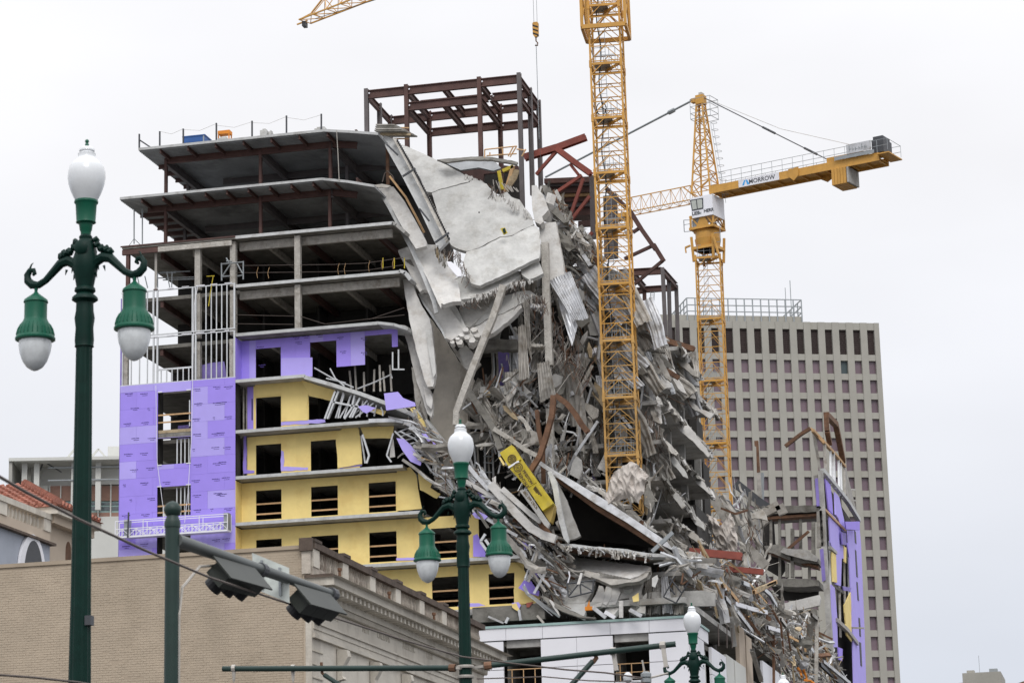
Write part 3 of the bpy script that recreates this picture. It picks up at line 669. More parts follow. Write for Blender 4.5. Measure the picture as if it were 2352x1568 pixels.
# illegible dark manufacturer's print, rows of smudged words
pr_ = MB(); z = zP1-.65; j = 0
def smudge(x, z, w, Y=YF-.016):
    for r_, (dx, dw, hgt) in enumerate(((0, w, .055), (w*.3, w*.6, .04))):
        xx = x+dx; zz = z-r_*.12+dx*0
        while xx < x+dx+dw:
            l = rh.uniform(.04, .11); pr_.add([(xx, Y, zz), (xx+l, Y, zz), (xx+l, Y, zz+hgt*rh.uniform(.6, 1.2)), (xx, Y, zz+hgt*rh.uniform(.6, 1.2))], [(0, 1, 2, 3)]); xx += l+rh.uniform(.004, .03)
def inhole(x, z, m=.1): return any(h[0]-m < x < h[1]+m and h[2]-.2 < z < h[3]+.1 for h in ph+[(pxl, pxr, zf(1003), zf(985))])
while z > zP0:
    for x in (XL0+.3+(j % 2)*.5, XL0+1.55+(j % 2)*.5, pxl+.3, pxr+.15, pxr+1.5+(j % 2)*.1, pxr+2.35-(j % 2)*.4):
        w_ = .55 if rh.random() > .15 else .16
        if not inhole(x, z) and not inhole(x+w_, z) and x+w_ < XP: smudge(x+rh.uniform(-.1, .1), z+rh.uniform(-.05, .05), w_)
    z -= 1.06; j += 1
for x, z in ((-56.9, 43.9), (-56.8, 42.6), (-54.1, 44.0), (-51.1, 44.1), (-50.9, 43.1), (-52.6, 44.4), (-53.6, 44.4), (-49.4, 43.9), (-49.4, 42.9), (-54.3, 44.4)): smudge(x, z, .42, YW-.016)
pr_.build('printed_marks', 'print', hotel, stuff=True, fix=False)
# slab strip seen in the tall opening, timber rails, corner stud, sill clips
pbox('slab_edge', 'woodd', pxl+.01, YF+.1, zf(992), pxr-.01, YF+.4, zf(985))
pbox('slab_edge', 'concd', pxl+.01, YF+.12, zf(1003), pxr-.01, YF+.5, zf(992)-.004)
for v in (952, 969, 1161, 1176): pbox('guard_rail', 'wood', pxl-.05, YF+.06, zf(v), pxr+.05, YF+.11, zf(v)+.1)
for z_ in (zf(899), zf(1065)-.06, zf(1116)-.0):
    for xx in (pxl, pxr-.33): pbox('clip', 'white', xx, YF-.05, z_, xx+.33, YF-.015, z_+.07)
pbox('wall_stud', 'stud', pxr-.2, YF+.15, zf(980), pxr-.12, YF+.2, zf(920))
for xx in (402, 411, 420, 429): 
    for a_, b_ in ((1065, 1006), (1184, 1118)): pbox('wall_stud', 'stud', hx(xx, 1000), YF+.3, zf(a_), hx(xx, 1000)+.08, YF+.36, zf(b_))
pbox('sheathing_panel', 'purpled', pxl+.35, YF+3, FZ[12]+.01, pxl+1.2, YF+3.1, FZ[12]+1.3)
# side return of the purple block at its left, thin edge
pbox('sheathing_panel', 'purpled', XL0-.16, YF+.3, zP0, XL0-.002, YF+1.0, 48.0)
# block body behind the front
for (x0, x1) in ((XL0, pxl-.0), (pxr, XP-.0)): pbox('partition', 'inside', x0+.1, YF+.5, zP0, x1-.05, YF+1.2, 41.4)
pbox('partition', 'inside', XL0+.3, YF+9, zP0, XP-.1, YF+9.2, FZ[14]+.3)  # near-black backing, the room's shade put into its colour
pbox('partition', 'inside', XL0+4.5, YF+9, FZ[14]+.31, XP-.1, YF+9.2, FZ[16]-.3)
# ---- framed storeys above the purple block: white studs
zA, zB, zC_ = zP1+.0, FZ[14]+.35, FZ[15]+.12
us = [(281, 0), (301, 0), (320, 0), (338, 0), (352, 1), (361, 1), (442, 1), (449, 1), (473, 0), (485, 0), (497, 0), (509, 0), (521, 0), (538, 1)]
for (z0, z1, vv) in ((zA, zB-.12, 820), (zB+.03, zC_, 700)):
    for u, big in us:
        x = hx(u, vv); w_ = .12 if big else .07
        MB().box(x-w_/2, YF+.005, z0+.06, x+w_/2, YF+.09, z1-.06).build('wall_stud', 'stud', hotel)
    pbox('stud_track', 'stud', XL0, YF, z0-.02, XP-.0, YF+.1, z0+.055)
    pbox('stud_track', 'stud', XL0, YF, z1-.055, XP-.0, YF+.1, z1+.02)
for z0 in (zA+.06,):
    a = hx(362, 820); b = hx(441, 820); pbox('stud_track', 'stud', a, YF+.01, z0+.85, b, YF+.09, z0+.97)
    for j in range(6): x = a+(b-a)*(j+.6)/6.2; pbox('wall_stud', 'stud', x-.035, YF+.012, z0, x+.035, YF+.088, z0+.848)
x = hx(370, 700); 
for j in range(8):
    xx = XL0+.3+j*1.05; pbox('clip', rh.choice(['white', 'brown', 'white']), xx, YF-.04, zC_-.0+rh.uniform(-.02, .04), xx+rh.uniform(.3, .7), YF-.004, zC_+.08)
    pbox('clip', rh.choice(['white', 'brown', 'white']), xx, YF-.04, zB-.14, xx+rh.uniform(.3, .8), YF-.004, zB-.06)
ppanel('c3', [(690,600),(765,582),(870,570),(890,700),(695,712)], YF+1.0, 'purpled')
# fireproofed columns of the framed storeys
for u, v in ((455, 610), (536, 610), (684, 600)):
    x = hx(u, v, YF+.45); 
    for k in ((14, 15) if u < 600 else (14, 15)): pbox('column', 'fire', x-.2, YF+.3, FZ[k]+.01, x+.2, YF+.7, FZ[k+1]-.28)
x = hx(455, 750, YF+.45); pbox('column', 'fire', x-.2, YF+.3, FZ[13], x+.2, YF+.7, FZ[14]-.28)
x = hx(535, 750, YF+.45); pbox('column', 'fire', x-.2, YF+.3, FZ[13], x+.16, YF+.7, FZ[14]-.28)
x = hx(294, 600, YF+.2); pbox('column', 'brown', x-.12, YF+.1, FZ[15], x+.12, YF+.4, FZ[16]-.3)
pbox('column', 'fire', hx(276, 800), YF+.4, FZ[13], hx(276, 800)+.4, YF+.7, FZ[15])
# edge beams with fireproofing
for k in (15, 16):
    x1 = xr[k]
    pbox('edge_beam', 'fire', XP, YF+.9, FZ[k]-.85, x1-.3, YF+1.15, FZ[k]-.262)
for x0, x1, m_ in ((XL0, hx(362, 560), 'brown'), (hx(362, 560)+.01, XP-.3, 'fire')):
    pbox('edge_beam', m_, x0, YF+.034, FZ[16]-.62, x1, YF+.25, FZ[16]-.262)
pbox('slab_edge', 'brown', XL0-.1, YF-.03, FZ[16]-.08, XP-.002, YF+.025, FZ[16]+.02)
for k in (14, 15, 16):
    for j, x in enumerate((-64.2, -61.8, -59, -56.2, -53.4, -50.6, -48.2)):
        if x < xr[k]-.5: pbox('floor_beam', 'fire' if j % 2 else 'brown', x, YF+1.6, FZ[k]-.72, x+.22, YF+16, FZ[k]-.262)
# scaffold frame, safety lines with yellow flags
def line(pts, r, m, name='safety_line', par=hotel, n=4): return MB().tube(pts, r, n).build(name, m, par)
for y0 in (1250, 1305):
    line([P(*Q('c1', x, y0-(x-960)*.012 - (40 if x > 1900 else 0)*(x-1900)/300), YF+.4) for x in (960, 1100, 1400, 1700, 1950, 2240)], .022, 'wire')
for x, y in ((1130,1260),(1215,1262),(1455,1262),(1750,1232),(1800,1230),(1985,1210),(2085,1195),(2170,1190)):
    line([P(*Q('c1', x, y), YF+.38), P(*Q('c1', x-12, y+45), YF+.38), P(*Q('c1', x-5, y+85), YF+.4)], .015, 'wood')
for x in (2085, 2172, 2250): line([P(*Q('c1', x, 1190), YF+.4), P(*Q('c1', x, 1270), YF+.4)], .035, 'boxy', 'rail_post')
for (a, b) in (((960,215),(1400,225)), ((960,283),(1400,288)), ((1450,225),(1640,285)), ((1640,285),(2250,215)), ((1980,250),(2250,160))):
    line([P(*Q('c3', *a), YF+.4), P(*Q('c3', *b), YF+.4)], .022, 'wire')
def frame(c, pts, Y, r, m, name, par=hotel):
    w = MB()
    for a, b in pts: w.tube([P(*Q(c, *a), Y), P(*Q(c, *b), Y)], r, 4)
    return w.build(name, m, par)
sc = thing('scaffold_frame', 'small grey scaffold frame standing on the slab edge beside the column', 'scaffold', tuple(P(*Q('c1', 930, 1360), YF+.5)))
frame('c1', [((848,1230),(850,1365)),((1015,1215),(1015,1355)),((848,1238),(1015,1222)),((850,1335),(915,1328)),((968,1330),(1015,1322)),((855,1330),(915,1240)),((968,1235),(1010,1310)),((885,1190),(905,1225)),((885,1215),(930,1218))], YF+.1, .05, 'mgrey', 'frame', sc)
sc = thing('yellow_prop_stand', 'thin yellow T-shaped prop standing on the stud wall top', 'prop', tuple(P(*Q('c1', 780, 1370), YF+.3)))
frame('c1', [((735,1332),(797,1328)),((785,1330),(765,1450)),((765,1450),(750,1560))], YF-.02, .03, 'boxy', 'prop', sc)
for x0, x1, y in ((345,500,1310),(380,610,1300),(360,640,1345),(400,640,1360)):
    line([P(*Q('c1', x0, y), YF+1.5), P(*Q('c1', x1, y-8), YF+1.5)], .04, 'mgrey', 'shoring_pole')
for x in (165, 205, 262, 345, 360, 430, 470): line([P(*Q('c1', x, 1300 if x > 300 else 1330), YF+1.2), P(*Q('c1', x+rh.randint(-30, 30), 1420), YF+1.2)], .04, 'mgrey', 'shoring_pole')
line([P(*Q('c1', 347, 1140), YF+.5), P(*Q('c1', 345, 1430), YF+.5)], .09, 'clamp', 'shoring_pole')
# ---- the two cantilevered steel decks
def dk(k, fl, x_l, curve, zt, bx, nj, Yb=24):
    # curve: front edge pixels from left corner to where it droops; the deck is 24 m deep
    pts = []
    for u, v in curve: pts.append(P(u, v, YF))
    z0 = FZ[k]
    for i in range(len(pts)): 
        if i < fl: pts[i].z = z0
    front = MB(); deck = MB()
    for i in range(len(pts)-1):
        a, b = pts[i], pts[i+1]
        deck.hexa([a+Vector((0,.03,-.17)), b+Vector((0,.03,-.17)), b+Vector((0,Yb,-.17)), a+Vector((0,Yb,-.17)), a+Vector((0,.03,-.0)), b+Vector((0,.03,0)), b+Vector((0,Yb,0)), a+Vector((0,Yb,0))])
        front.hexa([a+Vector((0,0,-.16)), b+Vector((0,0,-.16)), b+Vector((0,.028,-.16)), a+Vector((0,.028,-.16)), a+Vector((0,0,.02)), b+Vector((0,0,.02)), b+Vector((0,.028,.02)), a+Vector((0,.028,.02))])
    deck.build('floor_slab', 'deck', hotel); front.build('slab_edge', 'edge', hotel)
    rb = MB(); y = YF+.3
    while y < YF+15:                              # ribs of the metal deck
        for i in range(min(fl, len(pts))-1):
            a, b = pts[i], pts[i+1]; rb.beam((a.x, y, a.z-.19), (b.x, y, b.z-.19), .14, .05)
        y += .3
    rb.build('deck_ribs', 'deck', hotel, stuff=True)
    # girder parallel to the edge, joists, long girders
    for i in range(len(pts)-1):
        a, b = pts[i], pts[i+1]
        if i < fl: MB().ib((a.x+(1.3 if i == 0 else 0), YF+2.1, a.z-.45), (b.x, YF+2.1, b.z-.45), .2, .45).build('girder', 'brown', hotel)
    return pts
c18 = [(318,340),(745,298),(800,300),(868,305)]
p18 = dk(18, 2, 0, c18, 0, 0, 9)
c17 = [(275,455),(740,408),(800,415),(860,425)]
p17 = dk(17, 2, 0, c17, 0, 0, 9)
for k, pp, n_ in ((18, p18, 8), (17, p17, 11)):
    xa_ = pp[0].x; xb_ = pp[3].x
    for j in range(n_):
        x = xa_+1.6+(xb_-xa_-1.8)*j/(n_-.3); MB().ib((x, YF+.15, FZ[k]-.33), (x, YF+2.0, FZ[k]-.33), .14, .28).build('joist', 'brown', hotel)
    j = 0
    for y in [3.6+1.7*q for q in range(6)]: MB().ib((xa_+.15, YF+y, FZ[k]-.36), (P(383, 430, YF+2.1).x-.15, YF+y, FZ[k]-.36), .16, .3).build('joist', 'brown', hotel)
    for u, v in ((385, 470 if k == 17 else 380), (600, 450 if k == 17 else 350), (765, 430 if k == 17 else 320)):
        x = P(u-2, v, YF+2.1).x; MB().ib((x, YF+2.0, FZ[k]-.55), (x, YF+20, FZ[k]-.55), .28, .6).build('girder', 'browng', hotel)
    for y in (8, 14): MB().ib((xa_+3.5, YF+y, FZ[k]-.5), (xb_, YF+y, FZ[k]-.5), .2, .45).build('girder', 'browng', hotel)
for (u, z0, z1, Y, m_) in ((381, 16, 17, 2.1, 'brown'), (381, 17, 18, 2.1, 'brown'), (599, 16, 17, 2.1, 'brown'), (599, 17, 18, 2.1, 'brown'), (758, 16, 17, 2.1, 'brown'), (760, 17, 18, 2.1, 'brown'), (425, 16, 17, 8, 'browng'), (432, 17, 18, 8, 'browng'), (798, 17, 18, 6, 'browng'), (892, 17, 18, 3, 'rust'), (798, 16, 17, 6, 'browng')):
    x = P(u, 480, YF+Y).x; a = Vector((x, YF+Y, FZ[z0])); b = Vector((x, YF+Y, FZ[z1]-.3))
    MB().ib(a, b, .2, .24, .04, (0, 1, 0)).build('column', m_, hotel)
line([P(773, 300, YF-.05), P(776, 350, YF-.05), P(779, 415, YF-.05)], .03, 'clamp', 'hanging_cable')
for u in (308, 327): line([P(u, 480, YF+1.5), P(u, 560, YF+1.5)], .05, 'mgrey', 'shoring_pole')
line([P(292, 570, YF+1.5), P(308, 548, YF+1.5), P(332, 572, YF+1.5)], .03, 'mgrey', 'shoring_pole')
# roof edge posts with rope
for u, v0, v1 in ((367,302,332),(421,296,322),(497,283,314),(579,278,308),(658,266,302),(738,262,300)):
    a = P(u, v1, YF+.3); b = P(u, v0, YF+.3); MB().beam((a.x, a.y, FZ[18]), b, .10).build('roof_post', 'dgrey', hotel)
a = P(320, 335, YF+.3); MB().beam((a.x, a.y, FZ[18]), P(320, 308, YF+.3), .1).build('roof_post', 'dgrey', hotel)
line([P(321, 322, YF+.3), P(345, 338, YF+.3)], .05, 'dgrey', 'roof_brace')
for (a, b) in (((367,302),(421,296)),((421,298),(497,284)),((497,288),(579,280)),((579,282),(658,268)),((658,270),(738,264))):
    mid = ((a[0]+b[0])/2, (a[1]+b[1])/2+9); line([P(*a, YF+.3), P(*mid, YF+.3), P(*b, YF+.3)], .012, 'clamp')
# roof items
def bx3(u0, v0, u1, v1, Y, dpt, zb=None): a = P(u0, v1, Y); b = P(u1, v0, Y); return a.x, Y, (a.z if zb is None else zb), b.x, Y+dpt, b.z
bb = bx3(420, 311, 470, 327, YF+1.2, 1.4, FZ[18]+.01)
t = thing('blue_crate', 'blue metal crate on the flat roof edge left of the yellow stand', 'crate', ((bb[0]+bb[3])/2, YF+1.9, bb[2]))
MB().box(*bb).build('body', 'blue', t); MB().box(bb[0]-.04, bb[1]-.04, bb[5]+.002, bb[3]+.04, bb[4]+.04, bb[5]+.08).build('lid', 'blue', t)
MB().box(bb[3]-.12, bb[1]-.03, bb[2], bb[3]-.02, bb[1]-.002, bb[5]-.02).build('corner_post', 'mgrey', t); MB().box(bb[0]+.12, bb[1]-.03, (bb[2]+bb[5])/2, bb[3]-.13, bb[1]-.002, (bb[2]+bb[5])/2+.05).build('rib', 'blue', t)
a = P(500, 314, YF+.9); b = P(527, 298, YF+.9)
t = thing('yellow_tool_stand', 'yellow steel tool stand on legs at the roof edge', 'stand', (a.x+.4, YF+1.1, FZ[18]))
MB().box(a.x, YF+.9, b.z-.25, b.x, YF+1.5, b.z).build('tray', 'orange', t)
for x in (a.x+.05, b.x-.05):
    for y in (YF+.95, YF+1.45): MB().beam((x, y, FZ[18]), (x, y, b.z-.252), .07).build('leg', 'orange', t)
MB().beam((a.x, YF+.88, FZ[18]+.25), (b.x, YF+.88, FZ[18]+.25), .06).build('brace', 'orange', t)
for u0, u1, v0, Y, lab in ((597, 612, 298, YF+.8, 'small grey block stack on the roof between two thin posts'), (617, 622, 302, YF+1, 'tiny grey block beside the block stack on the roof'), (722, 747, 293, YF+.8, 'low grey slab on the roof under the rightmost post'), (500, 521, 316, YF+.5, 'low grey block under the yellow stand on the roof')):
    q = bx3(u0, v0, u1, v0+6, Y, .6, FZ[18]+.005); t = thing('roof_block', lab, 'block', ((q[0]+q[3])/2, Y+.3, FZ[18]), 'loose blocks on the flat roof')
    MB().box(*q).build('block', 'concl', t); MB().box(q[0]+.15, q[1]+.1, q[5]+.001, q[3]-.1, q[4]-.1, q[5]+.12).build('block', 'concl', t)
# lumber / form stack near the steel frame
ft = thing('form_stack', 'stack of flat formwork panels at the foot of the brown steel frame', 'stack', tuple(P(870, 300, YF+2)))
for j in range(4):
    a = P(863-j*1, 288+j*4.5, YF+2); b = P(905+j*8, 288+j*4.5, YF+2); MB().hexa([a, b, b+Vector((.5,1.6,0)), a+Vector((.5,1.6,0)), a+Vector((0,0,.1)), b+Vector((0,0,.1)), b+Vector((.5,1.6,.1)), a+Vector((.5,1.6,.1))]).build('panel', 'concd' if j % 2 else 'galvd', ft)
    MB().beam(a+Vector((.3,.5,-.12)), b+Vector((.3,.5,-.12)), .14).build('bearer', 'woodd', ft)
for y_ in (293, 303, 309, 318): MB().beam(P(880, y_, YF+3), P(940, y_+1, YF+3), .08).build('batten', 'wood', ft)
# ================================================================ brown steel penthouse frame
Y1 = 172.0; ztp = P(1190, 172, Y1).z
Y3 = PZ(1243, 233, ztp).y; Y2 = PZ(1222, 205, ztp).y
pent = thing('penthouse_frame', 'open brown steel frame of the unbuilt penthouse rising above the roof', 'steel frame', (P(1000, 300, Y1).x, Y1, FZ[18]))
X_ = [P(u, 240, Y1).x for u in (842, 934, 1102, 1194)]
zbs = [FZ[18]-.1, FZ[18]-.4, FZ[18]-1.0, P(1202, 490, Y1).z]
for i, x in enumerate(X_):
    for j, y in enumerate((Y1, Y2, Y3)):
        if (i, j) in ((1, 1), (2, 1), (0, 3)): continue
        zb = zbs[i] if j == 0 else (FZ[18]-.2 if i < 2 else FZ[18]-3)
        MB().ib((x, y, zb), (x, y, ztp+.12), .30, .32, .05, (1, 0, 0) if j else (0, 1, 0)).build('column', 'browng' if i in (0, 3) else 'brown', pent)
def bmx(x0, x1, y, z, h=.62): MB().ib((x0+.16, y, z), (x1-.16, y, z), .28, h).build('beam', 'brown', pent); MB().box(x0+.2, y-.16, z-.0, x0+.3, y-.145, z+.11).build('bolt_plate', 'white', pent)
def bmy(x, y0, y1, z, h=.5): MB().ib((x, y0+.17, z), (x, y1-.17, z), .24, h).build('beam', 'brown', pent)
zt = ztp-.33
for y in (Y1, Y3):
    for i in range(3): bmx(X_[i], X_[i+1], y, zt)
bmx(X_[1], X_[2], Y2, zt); bmx(X_[2], X_[3], Y2, zt)
for x in (X_[0], X_[1], (X_[1]+X_[2])/2, X_[2], X_[3]): bmy(x, Y1, Y2, zt); bmy(x, Y2, Y3, zt)
zm = P(1000, 292*.9408-34, Y1).z; zm = P(1010, 238, Y1).z
bmx(X_[1], X_[2], Y1, zm, .62); bmx(X_[1], X_[2], Y3, zm, .6)
for x in (X_[1], (X_[1]+X_[2])/2, X_[2]): bmy(x, Y1, Y3, zm)
bmy(X_[3], Y1, Y3, zm-.2); bmx(X_[2], X_[3], Y3, zm-.1)
# roof remnant with railing at the foot of the frame
panel('floor_slab', 'c2', [(680,815),(800,805),(1000,790),(1100,795),(1250,820),(1300,835),(1290,850),(1100,815),(900,815),(760,835)], 170, 168.5, .12, 'concd', hotel, rough=.8)
panel('floor_slab', 'c2', [(740,840),(900,815),(1110,812),(1170,880),(1110,900),(1000,875),(860,895)], 171.5, 171, .15, 'deck', hotel)
panel('core_wall', 'c2', [(690,832),(1110,850),(1300,870),(1330,900),(1345,1140),(1210,1075),(1130,1070),(1050,1000),(900,945)], 179, 179, .3, 'inside', hotel)  # near-black sheet, the shade under the roof painted in
panel('girder', 'c2', [(860,905),(1000,880),(1300,860),(1310,900),(1130,915),(1040,925),(1030,980),(930,950)], 176, 176, .3, 'brown', hotel)
frame('c2', [((1045,738),(1290,712)),((1060,785),(1290,770)),((1045,738),(1045,800)),((1085,760),(1085,785)),((1180,725),(1185,775)),((1290,712),(1240,795)),((1265,715),(1225,790)),((1290,735),(1360,745)),((1360,735),(1330,790))], 169, .05, 'wood', 'guard_rail')
# ================================================================ white clad parking podium
pk = thing('parking_podium', 'white panelled parking structure below the collapse with dark open bays', 'building', (XC-6, YF+8, 0))
zpt = FZ[8]-1.22
YQ = YF-.35; XQ = XC
a0 = P(1095, 1440, YQ).x
def V8(y, x=300): return P(*Q('c8', x, y), YQ).z
def U8(x, y=1200): return P(*Q('c8', x, y), YQ).x
zt_ = P(*Q('c8', 300, 1015), YQ).z; zb_ = P(*Q('c8', 300, 1140), YQ).z; zc_ = P(*Q('c8', 1400, 1075), YQ).z
MB().box(a0-8, YQ-.08, zt_-.02, XQ+.1, YQ+.5, zt_+.14).build('coping', 'teal', pk)
xs_ = [a0-8, U8(-60, 1060), U8(290, 1060), U8(938, 1040), U8(1312, 1020), XQ]
for i in range(5): MB().box(xs_[i]+.012, YQ, zb_+.03, xs_[i+1]-.012, YQ+.2, zt_-.03).build('parapet_panel', 'white', pk)
bays = [(U8(278), U8(968)), (U8(1312), XQ)]
zlow = 14
for (x0, x1) in bays + [(a0-8, U8(-80))]:
    z = zb_; n_ = 3
    hs = [zb_-.05, P(*Q('c8', 600, 1405), YQ).z, P(*Q('c8', 600, 1640), YQ).z, 14]
    for j in range(3):
        m_ = 2 if x1-x0 > 3 else 1
        for q in range(m_): MB().box(x0+(x1-x0)*q/m_+.01, YQ-.12, hs[j+1]+.02, x0+(x1-x0)*(q+1)/m_-.01, YQ+.1, hs[j]-.02).build('cladding_panel', 'white', pk)
    MB().box(x0, YQ-.10, hs[0]-.015, x1, YQ+.1, hs[0]+.03).build('reveal', 'dgrey', pk)
for (x0, x1) in ((U8(-60), U8(270)), (U8(975), U8(1305))):
    zl = P(*Q('c8', 1100, 1165), YQ).z; zs_ = P(*Q('c8', 1100, 1540), YQ).z
    MB().box(x0, YQ+.25, zl, x1, YQ+.7, zb_+.02).build('lintel', 'conc', pk)
    MB().box(x0, YQ+.4, zl-6, x0+.02, YQ+4, zb_).build('bay_side', 'concd', pk)
    MB().box(x0, YQ+6, zl-8, x1, YQ+6.2, zb_).build('bay_wall', 'inside', pk)  # near-black wall carries the shade of the open bay in its colour
    MB().box(x0, YQ+.3, zs_-.3, x1, YQ+6, zs_).build('floor_slab', 'conc', pk)
    MB().box(x0, YQ-.02, zs_-.75, x1, YQ+.2, zs_-.02).build('spandrel', 'white', pk)
    zr_ = P(*Q('c8', 1100, 1375), YQ).z
    w = MB(); w.beam((x0, YQ+.3, zr_), (x1, YQ+.3, zr_), .05)
    for q in range(3): w.beam((x0+(x1-x0)*(q+.4)/3, YQ+.3, zs_), (x0+(x1-x0)*(q+.4)/3, YQ+.3, zr_), .05)
    w.beam((x0, YQ+.3, (zr_+zs_)/2), (x1, YQ+.3, (zr_+zs_)/2), .04); w.build('guard_rail', 'wood', pk)
MB().box(a0-8, YQ+.3, zt_-1.2, XQ-.2, YF+20, zt_-.9).build('roof_slab', 'concd', pk)
MB().box(a0-8, YQ+6.3, 0, XQ-.8, YF+60, zt_-1.3).build('core', 'inside', pk)  # solid near-black filler, the parking's inner shade put into the colour
# long side along the street (faces +X)
def YX(c, x, y): return PX(*Q(c, x, y), XQ).y
ys = [YX('c8', 1840, 1300), YX('c8', 1970, 1200)]
zt2 = zt_
MB().box(XQ-.2, YQ-.08, zt2-.02, XQ+.1, YQ+8, zt2+.14).build('coping', 'teal', pk)
yy = YQ+.21; k = 0
zside = PX(*Q('c8', 1900, 1130), XQ).z
for y1_, y2_ in ((YQ+.21, YQ+4.0), (YQ+4.0, YQ+8.0)): MB().box(XQ-.2, y1_+.01, zb_+.03, XQ, y2_-.01, zt_-.03).build('parapet_panel', 'white', pk)
ye = [PX(*Q('c8', x, 1300), XQ).y for x in (1835, 1895, 2040, 2050, 2120, 2130, 2235)]
zz = [zb_-.05, hs[1], hs[2], 14]
for (ya_, yb_, m_) in ((YQ+.0, ye[0], 'white'), (ye[1]+.2, ye[2], 'white')):
    for j in range(3): MB().box(XQ-.15, ya_+.01+.22, zz[j+1]+.02, XQ+.05, yb_-.01, zz[j]-.02).build('cladding_panel', m_, pk)
MB().box(XQ-.5, ye[0]+.1, 14, XQ-.35, ye[1]+.15, zb_).build('bay_side', 'cream', pk)
for q, (xa2, xb2, yt_) in enumerate(((2050, 2120, 1290), (2130, 2235, 1345))):
    aa = PX(*Q('c8', xa2, yt_), XQ+.05); b2 = PX(*Q('c8', xb2, yt_+40), XQ+.05)
    MB().box(XQ-.3, aa.y, 12, XQ+.05, b2.y, aa.z).build('cladding_panel', 'cream', pk)
# far stretch of white side panels seen under the debris
for (c0, c1_) in (((690,1330),(880,1480)),):
    aa = PX(*Q('e3', *c0), XQ); b2 = PX(*Q('e3', *c1_), XQ)
    MB().box(XQ-.2, aa.y, aa.z-6, XQ, b2.y, aa.z).build('cladding_panel', 'white', pk)
for (x, y0, y1) in ((440,960,1568),(515,1060,1568)):
    aa = PX(*Q('e3', x, y0), XQ); b2 = PX(*Q('e3', x+60, y0+60), XQ)
    MB().box(XQ-.3, aa.y, 10, XQ+.0, b2.y, aa.z).build('sheathed_column', 'peach', pk)
MB().box(XQ-8, YQ+8.1, 10, XQ-1.5, 240, 21).build('core', 'inside', pk)
# concrete floor plate above the podium at the corner
aa = [PX(*Q('e3', *q), XQ-.3) for q in ((190,630),(190,760),(440,1010),(470,960))]
MB().prism([Vector((XQ-.3, p.y, p.z)) for p in aa], (-.35, 0, 0)).build('slab_edge', 'concl', hotel)
panel('slab_edge', 'e3', [(-500,620),(60,600),(195,625),(190,760),(0,765),(-500,780)], YF+1.5, YF+1.5, .4, 'conc', hotel, rough=.5)
MB().box(XQ-9, YF+1.9, 26.4, XQ-.35, YF+20, 26.7).build('floor_slab', 'conc', hotel)
# ================================================================ tower cranes
def lat_section(base, top, w, nb, ch, br, ang, odd=0):
    """four chords with horizontals and inverted V bracing between two axis points"""
    mb = MB(); ca, sa = math.cos(ang), math.sin(ang)
    def C(i, t):
        p = base.lerp(top, t); sx, sy = ((-1,-1),(1,-1),(1,1),(-1,1))[i]; return p+Vector((ca*sx-sa*sy, sa*sx+ca*sy, 0))*w/2
    for i in range(4): mb.beam(C(i, 0), C(i, 1), ch, ch, (ca, sa, 0))
    for b in range(nb):
        t0, t1 = b/nb, (b+1)/nb
        for i in range(4):
            j = (i+1) % 4; mb.beam(C(i, t0), C(j, t0), br, br)
            m_ = (C(i, t1)+C(j, t1))/2 if i % 2 == 0 else None
            if m_ is not None: mb.beam(C(i, t0), m_, br*.85, br*.85); mb.beam(C(j, t0), m_, br*.85, br*.85)
            else:
                if (b+odd) % 2: mb.beam(C(i, t0), C(j, t1), br*.85, br*.85)
                else: mb.beam(C(j, t0), C(i, t1), br*.85, br*.85)
    return mb
